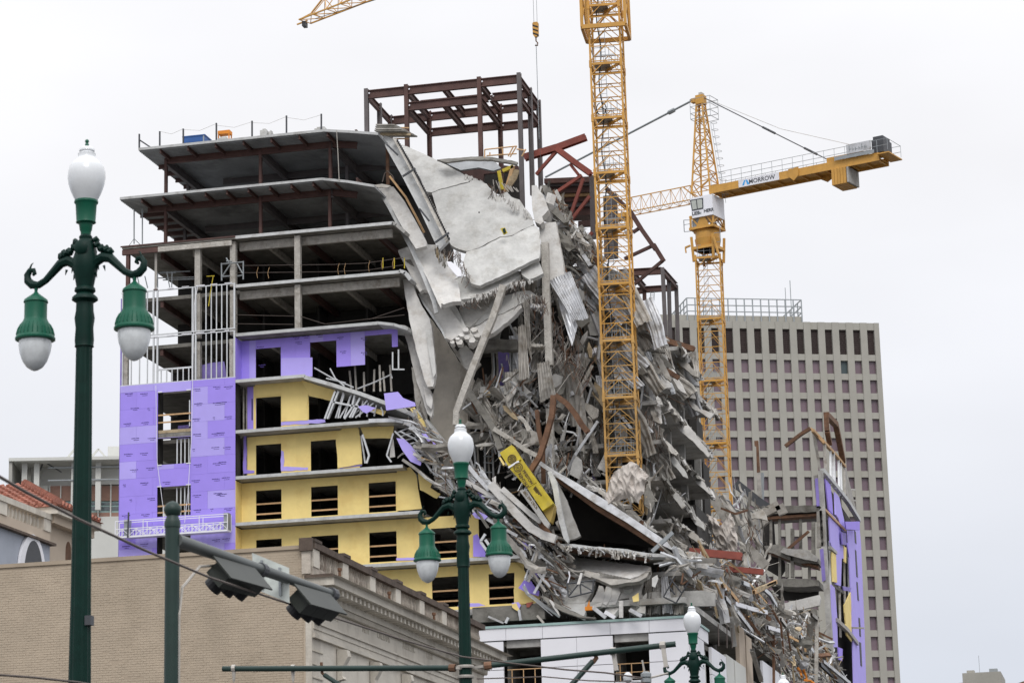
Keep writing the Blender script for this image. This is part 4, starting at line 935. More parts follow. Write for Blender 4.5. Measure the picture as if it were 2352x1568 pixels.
def mast(crane, A, B, w, ang, sh, m, name='mast_section', dustz=0):
    L = (B-A); n = max(1, round(L.z/sh)); ca, sa = math.cos(ang), math.sin(ang)
    proto = {}; st = L/n
    ex = Vector((ca, sa, 0)); ey = Vector((-sa, ca, 0))
    for k in range(n):
        b = A+st*k; mm = 'craned' if b.z < dustz else m
        if mm not in proto:
            o = lat_section(b, b+st, w, 4, w*.06, w*.027, ang).build(name, mm, crane)
            pf = MB(); c = b+st*.985
            pf.hexa([c-ex*w*.42-ey*w*.4, c+ex*w*.1-ey*w*.4, c+ex*w*.1+ey*w*.4, c-ex*w*.42+ey*w*.4]+[q+Vector((0,0,.06)) for q in (c-ex*w*.42-ey*w*.4, c+ex*w*.1-ey*w*.4, c+ex*w*.1+ey*w*.4, c-ex*w*.42+ey*w*.4)])
            for sx in (-.42, -.16, .1, .3):
                for sy in (-.4, .4): pf.beam(c+ex*w*sx+ey*w*sy, c+ex*w*sx+ey*w*sy+Vector((0,0,1.1)), .035)
            for zz in (.55, 1.1):
                for sy in (-.4, .4): pf.beam(c-ex*w*.42+ey*w*sy+Vector((0,0,zz)), c+ex*w*.3+ey*w*sy+Vector((0,0,zz)), .03)
            po = pf.build('platform', 'mgrey', crane)
            fr = MB()
            for sy in (-.5, .5): fr.beam(c-ex*w*.5+ey*w*sy-Vector((0,0,.14)), c+ex*w*.5+ey*w*sy-Vector((0,0,.14)), .10, .17)
            for sx in (-.5, .5): fr.beam(c+ex*w*sx-ey*w*.5-Vector((0,0,.14)), c+ex*w*sx+ey*w*.5-Vector((0,0,.14)), .10, .17)
            for sx in (-.5, .5):
                for sy in (-.5, .5): fr.beam(c+ex*w*sx+ey*w*sy-Vector((0,0,.4)), c+ex*w*sx+ey*w*sy+Vector((0,0,.12)), w*.085)
            fr.beam(c+ex*w*.5-ey*w*.5-Vector((0,0,.15)), c-ex*w*.1+ey*w*.3-Vector((0,0,.15)), .10, .2)
            fo = fr.build('ring_frame', mm, crane)
            ld = MB(); l0 = b-ex*w*.15+ey*w*.1; l1 = l0+st
            for s_ in (-.18, .18): ld.beam(l0+ex*s_, l1+ex*s_, .03)
            for q in range(12): ld.beam(l0+st*(q/12)-ex*.18, l0+st*(q/12)+ex*.18, .022)
            lo = ld.build('ladder', 'mgrey', crane)
            proto[mm] = [(x, world_loc(x), b.copy()) for x in (o, po, fo, lo)]
        else:
            for x, l0_, b0 in proto[mm]: twin(x, crane, l0_+(b-b0))
    return ex, ey
# --- crane 1, near
Y1c = 170.0
c1 = thing('tower_crane', 'tall yellow lattice tower crane mast standing through the rubble in front of the other crane', 'tower crane', (-33.9, Y1c, 20), )
A1 = Vector((-32.05, Y1c, 26.0)); B1 = Vector((-32.27, Y1c, 72.8)); W1 = 2.15; an1 = math.radians(5)
def ax1(z): return A1.lerp(B1, (z-A1.z)/(B1.z-A1.z))
def zat(v, u=1400): return P(u, v, Y1c).z
sec = (zat(150)-zat(285, 1405))
ex1, ey1 = mast(c1, ax1(zat(1178, 1440)), ax1(zat(150)), W1, an1, sec*.97, 'crane', dustz=41)
mast(c1, ax1(zat(150)), ax1(zat(150)+sec*2), W1, an1, sec, 'crane')
# climbing frame round the mast top
zcf = zat(75); w = MB(); Wc = W1*1.42
def cc(sx, sy, z): return ax1(z)+ex1*Wc/2*sx+ey1*Wc/2*sy
for sx in (-1, 1):
    for sy in (-1, 1): w.beam(cc(sx, sy, zcf), cc(sx, sy, zcf+8), .2)
for z in (zcf, zcf+7.9):
    for a, b in (((-1,-1),(1,-1)), ((1,-1),(1,1)), ((1,1),(-1,1)), ((-1,1),(-1,-1))): w.beam(cc(*a, z), cc(*b, z), .2, .3)
for a, b in (((1,-1),(1,1)), ((-1,1),(-1,-1)), ((1,1),(-1,1))): w.beam(cc(*a, zcf+.2), cc(*b, zcf+3.8), .09); w.beam(cc(*b, zcf+.2), cc(*a, zcf+3.8), .09)
w.build('climbing_frame', 'crane', c1)
w = MB(); pts = [ax1(z)-ex1*.45-ey1*.7+ex1*.12*math.sin(z*1.3) for z in [70-q*.8 for q in range(48)]]; w.tube(pts, .045, 5).build('power_cable', 'black', c1)
for z in (zat(250), zat(262)): 
    c = ax1(z)-ey1*1.0-ex1*.45; MB().tube([c+Vector((.35*math.sin(t*.5), 0, .45*math.cos(t*.5)-.3)) for t in range(13)], .035, 4).build('cable_loop', 'black', c1)
# turntable and jib above the frame
zj = 75.2; M1 = Vector((-32.0, Y1c, zj)); tp = PZ(700, 50, zj); dj = (M1-tp); LJ = dj.length; dj.normalize(); pj_ = Vector((-dj.y, dj.x, 0))
MB().lathe([(1.5, 0), (1.6, .4), (1.6, 1.2), (1.2, 1.6)], (M1.x, M1.y, zj-3.0), 16).build('slewing_ring', 'crane', c1)
def truss(par, O, d, p, L, hb, wb, n, m, name, ch=.09, br=.05, taper=2, zup=1.0):
    mb = MB(); Z = Vector((0, 0, 1))
    for k in range(n):
        a, b = L*k/n, L*(k+1)/n; h0 = hb*min(1, (k+.0)/taper) if taper else hb; h1 = hb*min(1, (k+1)/taper) if taper else hb
        for s_ in (-.5, .5): mb.beam(O+d*a+p*wb*s_, O+d*b+p*wb*s_, ch); mb.beam(O+d*a+p*wb*s_, O+d*(a+b)/2+Z*(h0+h1)/2, br); mb.beam(O+d*b+p*wb*s_, O+d*(a+b)/2+Z*(h0+h1)/2, br)
        mb.beam(O+d*a-p*wb/2, O+d*a+p*wb/2, br); mb.beam(O+d*a-p*wb/2, O+d*b+p*wb/2, br)
        if k: mb.beam(O+d*(L*(k-.5)/n)+Z*(hb*min(1, (k-.5)/taper) if taper else hb), O+d*(L*(k+.5)/n)+Z*(hb*min(1, (k+.5)/taper) if taper else hb), ch)
    return mb.build(name, m, par)
truss(c1, tp, dj, pj_, LJ, 1.5, 1.25, 20, 'crane', 'jib', .10, .055, 1.5)
MB().box(tp.x-.15, tp.y-.3, tp.z-.45, tp.x+.15, tp.y+.3, tp.z-.06).build('jib_end_box', 'dgrey', c1)
MB().beam(tp-dj*.9, tp+dj*.3, .1).build('jib_tip', 'crane', c1)
w = MB(); w.tube([tp+dj*1.2+Vector((0,0,-.1)), tp+dj*9+Vector((0,0,-.5)), tp+dj*14+Vector((0,0,-.3))], .03, 4).build('trolley_rope', 'wire', c1)
# hook block hanging from crane 1
hp = None
for q in range(2000):
    t = tp+dj*(LJ*q/2000); d_ = t-CAM; 
    if 1176+FL*d_.dot(CR)/d_.dot(CF) > 1224: hp = t; break
def onv(p, v):                                       # z of a point above p's foot that projects on row v
    lo, hi = 0, 120
    for _ in range(50):
        z = (lo+hi)/2; d_ = Vector((p.x, p.y, z))-CAM; vv = 784-FL*d_.dot(CU)/d_.dot(CF)
        if vv > v: lo = z
        else: hi = z
    return z
hb_ = thing('hook_block', 'black and yellow striped hook block hanging on cables in the open sky', 'hook block', (hp.x, hp.y, onv(hp, 70)))
z0, z1 = onv(hp, 86), onv(hp, 52)
MB().prism([(hp.x-.22, hp.y-.12, z1-.1), (hp.x-.15, hp.y-.12, z1), (hp.x+.15, hp.y-.12, z1), (hp.x+.22, hp.y-.12, z1-.1), (hp.x+.2, hp.y-.12, z0+.2), (hp.x+.08, hp.y-.12, z0), (hp.x-.08, hp.y-.12, z0), (hp.x-.2, hp.y-.12, z0+.2)], (0, .24, 0)).build('block_body', 'crane', hb_)
for q in range(3): zz = z1-.18-q*.30; MB().prism([(hp.x-.20, hp.y-.135, zz), (hp.x+.20, hp.y-.135, zz-.18), (hp.x+.20, hp.y-.135, zz-.3), (hp.x-.20, hp.y-.135, zz-.12)], (0, .27, 0)).build('stripe', 'black', hb_)
for s_ in (-.12, .12): MB().beam((hp.x+s_, hp.y, z1), (hp.x+s_, hp.y, zj-.1), .03).build('hoist_rope', 'mgrey', hb_)
MB().tube([(hp.x, hp.y, z0), (hp.x, hp.y, z0-.3), (hp.x+.12, hp.y, z0-.45), (hp.x+.1, hp.y, z0-.65), (hp.x-.08, hp.y, z0-.62)], .05, 6).build('hook', 'rust', hb_)
zl = onv(hp, 320); MB().beam((hp.x, hp.y, z0-.5), (hp.x+.02, hp.y, zl), .045).build('sling', 'mgrey', hb_)
MB().beam((hp.x+.05, hp.y, zl), (hp.x+.1, hp.y, onv(hp, 410)), .025).build('tag_line', 'wire', hb_)
MB().tube([(hp.x+.02, hp.y, zl+.1), (hp.x+.12, hp.y, zl-.1), (hp.x, hp.y, zl-.3)], .04, 5).build('sling_hook', 'dgrey', hb_)
# --- crane 2, behind, with the white cab
Y2c = 225.0
def P2(u, v): return P(u, v, Y2c)
cx = P2(1628, 600).x
c2 = thing('tower_crane', 'yellow tower crane with white operator cab and counter jib lettered MORROW', 'tower crane', (cx, Y2c, 20))
def z2(v, u=1630): return P(u, v, Y2c).z
sec2 = (z2(560)-z2(700))
W2 = 2.2; an2 = math.radians(4)
A2 = Vector((P2(1652, 1180).x-.05, Y2c, z2(592)-sec2*6)); B2 = Vector((cx, Y2c, z2(592)))
mast(c2, A2, B2, W2, an2, sec2, 'crane')
jd = Vector((17.4, -5.9, 0)).normalized(); jp = Vector((jd.y, -jd.x, 0))     # jp points to the camera side
zb_j = z2(440)
def J(s, o, z): return Vector((cx, Y2c, z)) + jd*s + jp*o
def Jray(u, v, o=0.):                                  # pixel -> (s,z) in the crane's long vertical plane
    d = ray(u, v); q = Vector((cx, Y2c, 0))+jp*o; t = jp.dot(q-CAM)/jp.dot(d); p = CAM+d*t; return (p-q).dot(jd), p.z
def jbox(mb, s0, s1, o0, o1, z0, z1, zt=None):
    return mb.hexa([J(s0,o0,z0),J(s1,o0,z0),J(s1,o1,z0),J(s0,o1,z0),J(s0,o0,z1),J(s1,o0,z1),J(s1,o1,z1),J(s0,o1,z1)])
D4 = lambda x, y: ((1640+x/7.84)*.9408, (440+y/7.84)*.9408)
D2 = lambda x, y: ((1780+x/5.6)*.9408, (320+y/5.6)*.9408)
# top of mast: tapered base, slewing ring, frame
zr0, zr1 = z2(D4(0, 1140)[1]), z2(D4(0, 990)[1])
MB().lathe([(1.0, -1.0), (1.15, -.3), (1.2, 0), (1.12, .02), (1.12, zr1-zr0-.1), (1.28, zr1-zr0)], (cx, Y2c, zr0), 24).build('slewing_ring', 'crane', c2, smooth=True)
jbox(MB(), -1.15, 1.15, -1.15, 1.15, zr0-1.0, zr0-.75).build('ring_beam', 'crane', c2)
w = MB()
for sx in (-1, 1):
    for sy in (-1, 1): w.beam(J(sx*1.0, sy*1.0, zr0-2.1), J(sx*1.1, sy*1.1, zr0+.2), .22)
w.beam(J(1.2, 1.2, zr0-.2), J(1.75, 1.4, zr0-2.0), .16); w.beam(J(-1.2, 1.2, zr0-.6), J(-1.7, 1.2, zr0-.7), .15); w.beam(J(-1.7, 1.2, zr0-.7), J(-1.65, 1.2, zr0-1.2), .12)
w.build('ring_leg', 'crane', c2)
zf0 = zr1+.12; zf1 = z2(D4(0, 700)[1])
w = MB(); jbox(w, -1.25, 1.25, -1.2, 1.2, zf0, zf0+.22); w.build('turntable', 'crane', c2)
w = MB()
for sx in (-1.1, 1.2):
    for sy in (-1, 1.1): w.beam(J(sx, sy, zf0+.2), J(sx, sy, zf1), .18)
for sy in (-1, 1.1):
    w.prism([J(.0, sy, zf1), J(.25, sy, zf1), J(.75, sy, zf0+.23), J(-.5, sy, zf0+.23)], jp*.08); w.beam(J(-1.1, sy, zf1), J(-.3, sy, zf0+.25), .14); w.beam(J(.4, sy, zf1), J(1.15, sy, zf0+.25), .12)
for o in (-1, 1.1): w.beam(J(-1.2, o, zf1-.08), J(1.25, o, zf1-.08), .16)
for sx in (-1.1, 1.2): w.beam(J(sx, -1, zf1-.08), J(sx, 1.1, zf1-.08), .16)
w.beam(J(1.2, -1, zf0+.3), J(1.2, .1, zf1-.1), .1); w.beam(J(1.2, 1.1, zf0+.3), J(1.2, .1, zf1-.1), .1)
w.build('turntable_frame', 'crane', c2)
jbox(MB(), -1.0, -.3, .2, 1.0, zf0+.23, zf0+.9).build('motor_box', 'mgrey', c2)
w = MB()
for o_ in (0.0,):
    for s_ in (-1.85, -1.85): w.beam(J(-1.85, 1.0, zf0), J(-1.85, 1.0, zf1-.2), .05)
    w.beam(J(-1.85, 1.0, zf1-.2), J(-1.2, 1.0, zf1-.3), .05); w.beam(J(-1.85, 1.0, zf0), J(-1.2, 1.0, zf0-.05), .05); w.beam(J(-1.85, 1.0, (zf0+zf1)/2), J(-1.2, 1.0, (zf0+zf1)/2), .04)
w.build('guard_rail', 'mgrey', c2); w = MB()
w.beam(J(1.25, 1.2, zf0+.3), J(1.9, 1.2, zf0+.15), .05); w.beam(J(1.9, 1.2, zf0+.15), J(1.9, 1.2, zf0-1.6), .05); w.beam(J(1.3, 1.2, zf0-.7), J(1.9, 1.2, zf0-.75), .04); w.beam(J(1.3, 1.2, zf0-1.6), J(1.9, 1.2, zf0-1.6), .04)
w.build('guard_rail', 'mgrey', c2)
# cab
oc = 1.35
q = [Jray(*D4(x, y), oc) for x, y in ((345, 375), (770, 262), (775, 655), (392, 712))]
zt_c, zb_c = q[1][1], q[2][1]
front = [J(q[0][0], oc, zt_c-.0), J(q[1][0], oc, zt_c), J(q[1][0], oc, zb_c), J(q[3][0]-.0, oc, zb_c)]
MB().prism(front, -jp*2.3).build('cab', 'whitec', c2)
wq = [Jray(*D4(x, y), oc+.03) for x, y in ((350, 380), (598, 335), (603, 545), (388, 588))]
cabw = MB().prism([J(s, oc+.03, z) for s, z in wq], -jp*.03).build('cab_window', 'dgrey', c2)
for a_, b_ in ((.08, .45), (.53, .92)):
    tl = [Vector(J(*[(wq[0][i]*(1-t)+wq[1][i]*t) if i else (wq[0][0]*(1-t)+wq[1][0]*t) for i in (0,)], oc+.045, wq[0][1]*(1-t)+wq[1][1]*t)) for t in (a_, b_)]
    bl = [Vector(J(wq[3][0]*(1-t)+wq[2][0]*t, oc+.045, wq[3][1]*(1-t)+wq[2][1]*t)) for t in (a_, b_)]
    pts = [tl[0].lerp(bl[0], .1), tl[1].lerp(bl[1], .1), tl[1].lerp(bl[1], .9), tl[0].lerp(bl[0], .9)]
    MB().prism(pts, -jp*.012).build('pane', mat('cab_glass', (.42, .44, .40), .15, spec=.8) if a_ < .1 else bpy.data.materials['cab_glass'], cabw)
t0 = Jray(*D4(388, 676), oc+.01); t1 = Jray(*D4(604, 632), oc+.01); ts = Jray(*D4(388, 632), oc+.01)[1]-t0[1]
text('LIEB', J(t0[0], oc+.012, t0[1]), jd, (0, 0, 1), .44, 'dgrey', c2, 'lettering', .01, .012)
e0 = Jray(*D4(500, 655), oc+.01); e1_ = Jray(*D4(565, 605), oc+.01); jbox(MB(), e0[0], e1_[0], oc+.005, oc+.02, e0[1], e1_[1]).build('emblem', 'mgrey', c2)
text('HERR', J(t1[0]+.05, oc+.012, t1[1]+.05), jd, (0, 0, 1), .42, 'dgrey', c2, 'lettering', .01, .012)
# tower head
zh0, zh1 = z2(440)-.2, z2(*(228, 1615))
hs = .95; w = MB(); nb = 9
def HC(i, t): sx, sy = ((-1,-1),(1,-1),(1,1),(-1,1))[i]; r_ = hs*(1-t)+.26*t; return J(sx*r_-.12*t, sy*r_, zh0+(zh1-zh0)*t)
for i in range(4): w.beam(HC(i, 0), HC(i, 1), .15)
for b in range(nb):
    t0_, t1_ = b/nb, (b+1)/nb
    for i in range(4):
        j = (i+1) % 4; w.beam(HC(i, t0_), HC(j, t0_), .07); w.beam(HC(i if b % 2 else j, t0_), HC(j if b % 2 else i, t1_), .07)
w.build('tower_head', 'crane', c2)
jbox(MB(), -.45, .3, -.4, .4, zh1-.5, zh1+.35).build('head_cap', 'crane', c2)
jbox(MB(), -1.0, -.45, -.25, .25, zh1-.2, zh1+.2).build('pulley_arm', 'crane', c2)
jbox(MB(), -.15, .15, -.3, .3, zh1+.36, zh1+.6).build('pulley', 'clamp', c2)
w = MB(); zpl = z2(D2(0, 0)[1])
zpl = zh0+(zh1-zh0)*.78
for s_ in (-.8, 1.25):
    for zz in (zpl, zpl+.55, zpl+1.2, zpl+1.9): w.beam(J(s_, -.8, zz), J(s_, .8, zz), .04)
    for o_ in (-.8, .8): w.beam(J(s_, o_, zpl), J(s_, o_, zpl+1.9), .04)
for zz in (zpl, zpl+.55, zpl+1.2, zpl+1.9): 
    for o_ in (-.8, .8): w.beam(J(-.8, o_, zz), J(1.25, o_, zz), .04)
w.build('head_platform', 'mgrey', c2)
w = MB()
for k in range(11):
    zz = zpl-.5-k*.7; s_ = .95+k*.085
    for o_ in (-.25, .25): w.beam(J(s_, o_, zz), J(s_+.07, o_, zz-.7), .035)
    w.beam(J(s_, -.25, zz), J(s_, .25, zz), .03); w.tube([J(s_, -.25, zz), J(s_+.4, -.25, zz), J(s_+.5, 0, zz), J(s_+.4, .25, zz), J(s_, .25, zz)], .02, 4)
w.build('caged_ladder', 'mgrey', c2)
# counter jib: two plate girders with cross deck
Jd1 = lambda x, y, o=0.: Jray(*Q('d1', x, y), o)
og = 1.0
s_end = Jd1(2065, 520, og)[0]; zt_g = Jd1(1500, 590, og)[1]; zb_g = zt_g-.72
for o_ in (-1, 1): jbox(MB(), .9, s_end, o_*og-.09, o_*og+.09, zb_g, zt_g).build('girder', 'crane', c2)
w = MB()
for k in range(14): s_ = 1.2+(s_end-1.4)*k/13; w.beam(J(s_, -og+.1, zb_g+.1), J(s_, og-.1, zb_g+.1), .12)
jbox(w, 1, s_end, -og+.1, og-.1, zb_g+.22, zb_g+.27); w.build('deck', 'crane', c2)
for s_, ww_ in ((Jd1(1490, 600, og)[0], .5), ): 
    MB().prism([J(s_-ww_, og+.1, zt_g+.08), J(s_+ww_, og+.1, zt_g+.12), J(s_+ww_, og+.1, zb_g+.1), J(s_, og+.1, zb_g-.35), J(s_-ww_, og+.1, zb_g+.1)], -jp*.0+jp*.08).build('splice_plate', 'crane', c2)
    MB().prism([J(s_+1.6, -og, zb_g), J(s_+3.0, -og, zb_g), J(s_+2.3, -og, zb_g-.4)], jp*.1).build('splice_plate', 'crane', c2)
w = MB()
for o_ in (-1.5, 1.35):
    for k in range(17): s_ = 1.3+(s_end-1.3)*k/16; w.beam(J(s_, o_, zt_g-.1), J(s_, o_, zt_g+1.05), .035)
    for zz in (.5, 1.05): w.beam(J(1.3, o_, zt_g+zz), J(s_end+1, o_, zt_g+zz), .035)
w.beam(J(s_end+1, -1.5, zt_g+1.05), J(s_end+1, 1.35, zt_g+1.05), .035); w.beam(J(s_end+1, 1.35, zt_g), J(s_end+1, 1.35, zt_g+1.05), .035); w.beam(J(s_end+1, -1.5, zt_g), J(s_end+1, -1.5, zt_g+1.05), .035)
w.build('handrail', 'mgrey', c2)
a = Jd1(1115, 665, og+.1); b = Jd1(1388, 612, og+.1)
zs0, zs1 = zb_g+.02, zb_g+.74
sgn = jbox(MB(), a[0], b[0], og+.1, og+.14, zs0, zs1).build('sign_board', 'white', c2)
text('MORROW', J(a[0]+(b[0]-a[0])*.255, og+.146, zs0+.17), jd, (0, 0, 1), .56, 'dgrey', sgn, 'lettering', .008, .006)
for q, (dx) in enumerate((0, .26)):
    s_ = a[0]+.35+dx; MB().prism([J(s_, og+.142, zs0+.12), J(s_+.2, og+.142, zs0+.12), J(s_+.36, og+.142, zs0+.58), J(s_+.22, og+.142, zs0+.58)] if q == 0 else [J(s_+.12, og+.142, zs0+.58), J(s_+.26, og+.142, zs0+.58), J(s_+.5, og+.142, zs0+.12), J(s_+.26, og+.142, zs0+.12)], jp*.01).build('emblem', 'lblue', sgn)
# counterweight
a = Jd1(1745, 590, og); b = Jd1(1825, 680, og); zc0 = Jd1(1810, 690, og)[1]
for k in range(5):
    d_ = (b[0]-a[0]+.35)/5; jbox(MB(), a[0]+k*d_, a[0]+(k+1)*d_-.03, -1.1, 1.15, zc0, zb_g-.002).build('counterweight_block', 'crane', c2)
jbox(MB(), b[0]+.37, b[0]+.55, -1.1, 1.1, zc0+.05, zb_g-.003).build('counterweight_block', 'conc', c2)
a = Jd1(1730, 500, og); jbox(MB(), a[0]-.3, a[0]+3.2, -1.05, 1.02, zt_g+.002, zt_g+.45).build('tie_bracket', 'crane', c2)
# machinery deck: grey plate, banner, motor
a = Jd1(1845, 500, 1.4); b = Jd1(2100, 470, 1.4)
jbox(MB(), a[0]-1.2, s_end-.3, 1.3, 1.36, zt_g-.05, zt_g+.28).build('kick_plate', 'mgrey', c2)
ban = jbox(MB(), a[0], Jd1(2010, 450, 1.4)[0], 1.38, 1.41, zt_g+.3, zt_g+1.15).build('banner', 'galv', c2)
lx = a[0]+.25; l1 = Jd1(2000, 450, 1.4)[0]; w = MB(); k = 0
while lx < l1-.3:                                     # faded unreadable banner print
    w_ = rnd.uniform(.12, .26); h_ = .5 if k in (0, 4) else .3
    jbox(w, lx, lx+w_*.35, 1.412, 1.42, zt_g+.5, zt_g+.5+h_); jbox(w, lx, lx+w_, 1.412, 1.42, zt_g+.5+h_*.3, zt_g+.5+h_*.3+.07); lx += w_+.09; k += 1
w.build('faded_print', 'mgrey', ban)
jbox(MB(), Jd1(2015, 450, 1.0)[0], Jd1(2095, 450, 1.0)[0], -.8, 1.0, zt_g+.05, zt_g+1.25).build('winch_motor', 'dgrey', c2)
a = Jd1(2018, 372, 1.0); jbox(MB(), a[0], Jd1(2085, 372, 1.0)[0], -.6, .9, zt_g+1.26, zt_g+1.55).build('motor_cover', 'dgrey', c2)
MB().lathe([(.05, 0), (.45, .01), (.45, .9), (.05, .91)], J(s_end-.1, 0, zt_g+.1), 14).build('rope_drum', 'dgrey', c2)
jbox(MB(), s_end-.02, s_end+1.1, -1.5, 1.4, zb_g+.45, zb_g+.55).build('end_platform', 'crane', c2)
# tie bars
def tie(p, q, r, m='mgrey', joints=()):
    mb = MB().tube([p, q], r, 6)
    for t in joints: c = p.lerp(q, t); d = (q-p).normalized(); mb.tube([c-d*.35, c+d*.35], r*2.1, 6)
    return mb.build('tie_bar', m, c2)
ap = J(.1, 0, zh1+.2); b = Jd1(1740, 520); tie(ap, J(b[0], 0, zt_g+.4), .055, 'dgrey', (.50, .55, .82, .87))
pq = P(1253, 407, 234); tie(J(-.9, 0, zh1+.1), pq, .10, 'mgrey', (.14,))
MB().tube([ap, J(Jd1(1400, 320)[0], 0, Jd1(1400, 318)[1]), J(Jd1(1935, 405)[0], 0, zt_g+1.2)], .02, 4).build('rope', 'clamp', c2)
# main jib, triangular truss to the left
a = Jray(1395, 478); sL = a[0]; zjb = zb_g-.05
O = J(-1.0, 0, zjb+.1)
truss(c2, J(sL, 0, zjb), jd, jp, -sL-1.0, 1.55, 1.3, 9, 'crane', 'jib', .08, .036, 0)
MB().beam(J(-2.3, 0, zjb+1.55), J(-.9, 0, zjb+.2), .11).build('jib_strut', 'crane', c2)
jbox(MB(), sL-.3, sL+2.2, -.7, .7, zjb-.35, zjb-.06).build('trolley', 'crane', c2)
th_ = J(Jray(1446, 510)[0], 0, 0); s_ = Jray(1444, 500)[0]; za = Jray(1444, 490)[1]; zb = Jray(1444, 528)[1]
hb2 = thing('hook_block', 'plain yellow hook block hanging from the rear jib beside the near crane mast', 'hook block', tuple(J(s_, 0, zb)))
MB().prism([J(s_-.25, .25, za), J(s_+.15, .25, za+.1), J(s_+.3, .25, za-.2), J(s_+.3, .25, zb+.3), J(s_+.1, .25, zb), J(s_-.25, .25, zb+.2)], -jp*.5).build('block_body', 'crane', hb2)
for k in (-.15, .15): MB().beam(J(s_+k, 0, za), J(s_+k, 0, zjb), .03).build('hoist_rope', 'mgrey', hb2)
MB().prism([J(s_-.3, .3, zb-.1), J(s_+.5, .3, zb-.1), J(s_+.35, .3, zb-.5), J(s_+.2, .3, zb-1.1), J(s_-.2, .3, zb-.9)], -jp*.3).build('hook', 'galvd', hb2)
# ================================================================ foreground lamp posts
def arc(c, r, a0, a1, n): return [(c[0]+r*math.cos(math.radians(a0+(a1-a0)*k/n)), c[1]+r*math.sin(math.radians(a0+(a1-a0)*k/n))) for k in range(n+1)]
def make_lamp(u, v, D, label, rot=4, sc=1.05):
    p = ray(u, v).normalized(); top = CAM+p*(D/p.y); x, y, H = top
    t = thing('street_lamp', label, 'street lamp', (x, y, 0), 'green three globe street lamps')
    k = .003177*sc; rc, rs = math.cos(math.radians(rot))*1.05, math.sin(math.radians(rot))*1.05
    def L(prof, name, m, c=(x, y), n=20, fl=0.): return MB().lathe([(r*k, H-(yy-50)*k) for r, yy in prof], (c[0], c[1], 0), n, fl).build(name, m, t, smooth=not fl)
    L([(1,50),(7,54),(9,60),(5,66),(8,72),(9,80)][::-1], 'finial', 'greenp', n=8)
    L([(2,80),(22,84),(30,92),(31,100),(26,104),(36,112),(34,125),(40,135),(58,150),(69,168),(74,190),(75,212),(71,240),(62,268),(51,292),(43,308)][::-1], 'globe', 'globe')
    L([(47,308),(48,316),(42,324),(38,392),(40,398),(28,404),(24,430),(21,436),(20,450)][::-1], 'fitter_cup', 'greenp')
    L([(21,449),(27,458),(25,468),(34,480),(42,520),(52,555),(50,590),(40,630),(34,664),(40,668),(42,680),(32,690),(50,706),(52,716),(34,728),(35,760),(40,790),(35,830),(38,880),(36,900),(38,906)][::-1], 'capital', 'green')
    L([(36,906),(37,1200),(42,1600),(50,2600),(56,(H-.01)/k*.82+50)][::-1] if False else [(60,(H-.9)/k+50),(39,1900),(35,1300),(32,907)], 'pole', 'green', n=28, fl=.07)
    MB().lathe([(.32,.141),(.32,.2),(.27,.25),(.27,.8),(.3,.85),(.19,.9)], (x, y, 0), 12).build('base', 'green', t)
    # rosette boss and leaves
    w = MB()
    for o_ in (-1, 1):
        w.lathe([(26*k,-3*k),(30*k,0),(24*k,5*k),(8*k,8*k),(2*k,9*k)], (0, 0, 0), 12)
        n0 = len(w.v)-60; w.v[n0:] = [(x+a, y+o_*(48*k)+o_*c_, H-(510-50)*k+b_) for a, b_, c_ in w.v[n0:]]
    for s_ in (-1, 1):
        for (cx_, cy_, r_) in ((48, 500, 16), (66, 518, 18), (86, 524, 19), (102, 532, 15), (42, 478, 13)):
            w.tube([(x+s_*(cx_-9)*k*rc, y-s_*cx_*k*rs-.03, H-(cy_-50)*k), (x+s_*cx_*k*rc, y-s_*cx_*k*rs, H-(cy_-58)*k), (x+s_*(cx_+9)*k*rc, y-s_*cx_*k*rs+.03, H-(cy_-48)*k)], [r_*k*.6, r_*k, r_*k*.6], 7)
        for (xx, yy) in ((52, 590), (78, 596), (44, 620)): w.tube([(x+s_*xx*k*rc, y-s_*xx*k*rs, H-(yy-62)*k), (x+s_*(xx+5)*k*rc, y-s_*xx*k*rs, H-(yy-40)*k)], [6*k, 1*k], 5)
    w.build('scroll_ornament', 'green', t, smooth=True, stuff=True)
    for s_ in (-1, 1):
        cp = [(18,640),(22,600),(40,566),(72,548),(104,556),(135,588),(165,618),(195,634),(222,630),(240,612),(243,588),(232,570),(216,570),(212,584),(220,592)]
        pts = [Vector((x+s_*a*k*rc, y-s_*a*k*rs, H-(b-50)*k)) for a, b in cp]
        MB().tube(pts, [20*k,21*k,22*k,21*k,19*k,16*k,14*k,15*k,18*k,17*k,14*k,12*k,10*k,9*k,5*k], 8).build('arm', 'green', t, smooth=True)
        MB().tube([Vector((x+s_*a*k*rc, y-s_*a*k*rs, H-(b-50)*k)) for a, b in ((222,575),(232,560),(226,545),(218,540))], [5*k,5*k,3*k,1*k], 6).build('arm_tip', 'green', t, smooth=True)
        px_ = x+s_*205*k*rc; py_l = y-s_*205*k*rs
        L([(6,634),(8,646),(6,660),(12,668),(28,680),(46,694),(49,704),(45,708),(45,770),(50,782),(62,800),(72,826),(74,842),(80,852),(79,858),(66,862)][::-1], 'lamp_shade', 'greenp', (px_, py_l), 24)
        L([(64,862),(65,880),(60,910),(48,945),(32,968),(14,980),(2,984)][::-1], 'lamp_bowl', 'globel', (px_, py_l), 18)
        rib = MB()
        for q in range(24):
            a_ = 2*PI*q/24; rib.tube([(px_+math.cos(a_)*r_*k, py_l+math.sin(a_)*r_*k, H-(yy-50)*k) for r_, yy in ((58,795),(69,815),(75,838))], 2.2*k, 4)
        rib.build('shade_ribs', 'greenp', t)
    return t, x, y, H
l1 = make_lamp(200, 320, 33.0, 'large blurred green street lamp nearest the camera at the left', rot=4, sc=1.12)
l2 = make_lamp(1057, 962, 47.2, 'green street lamp in the middle carrying horizontal steel pipe arms')
l3 = make_lamp(1588, 1383, 72.0, 'smaller green street lamp before the white parking panels')
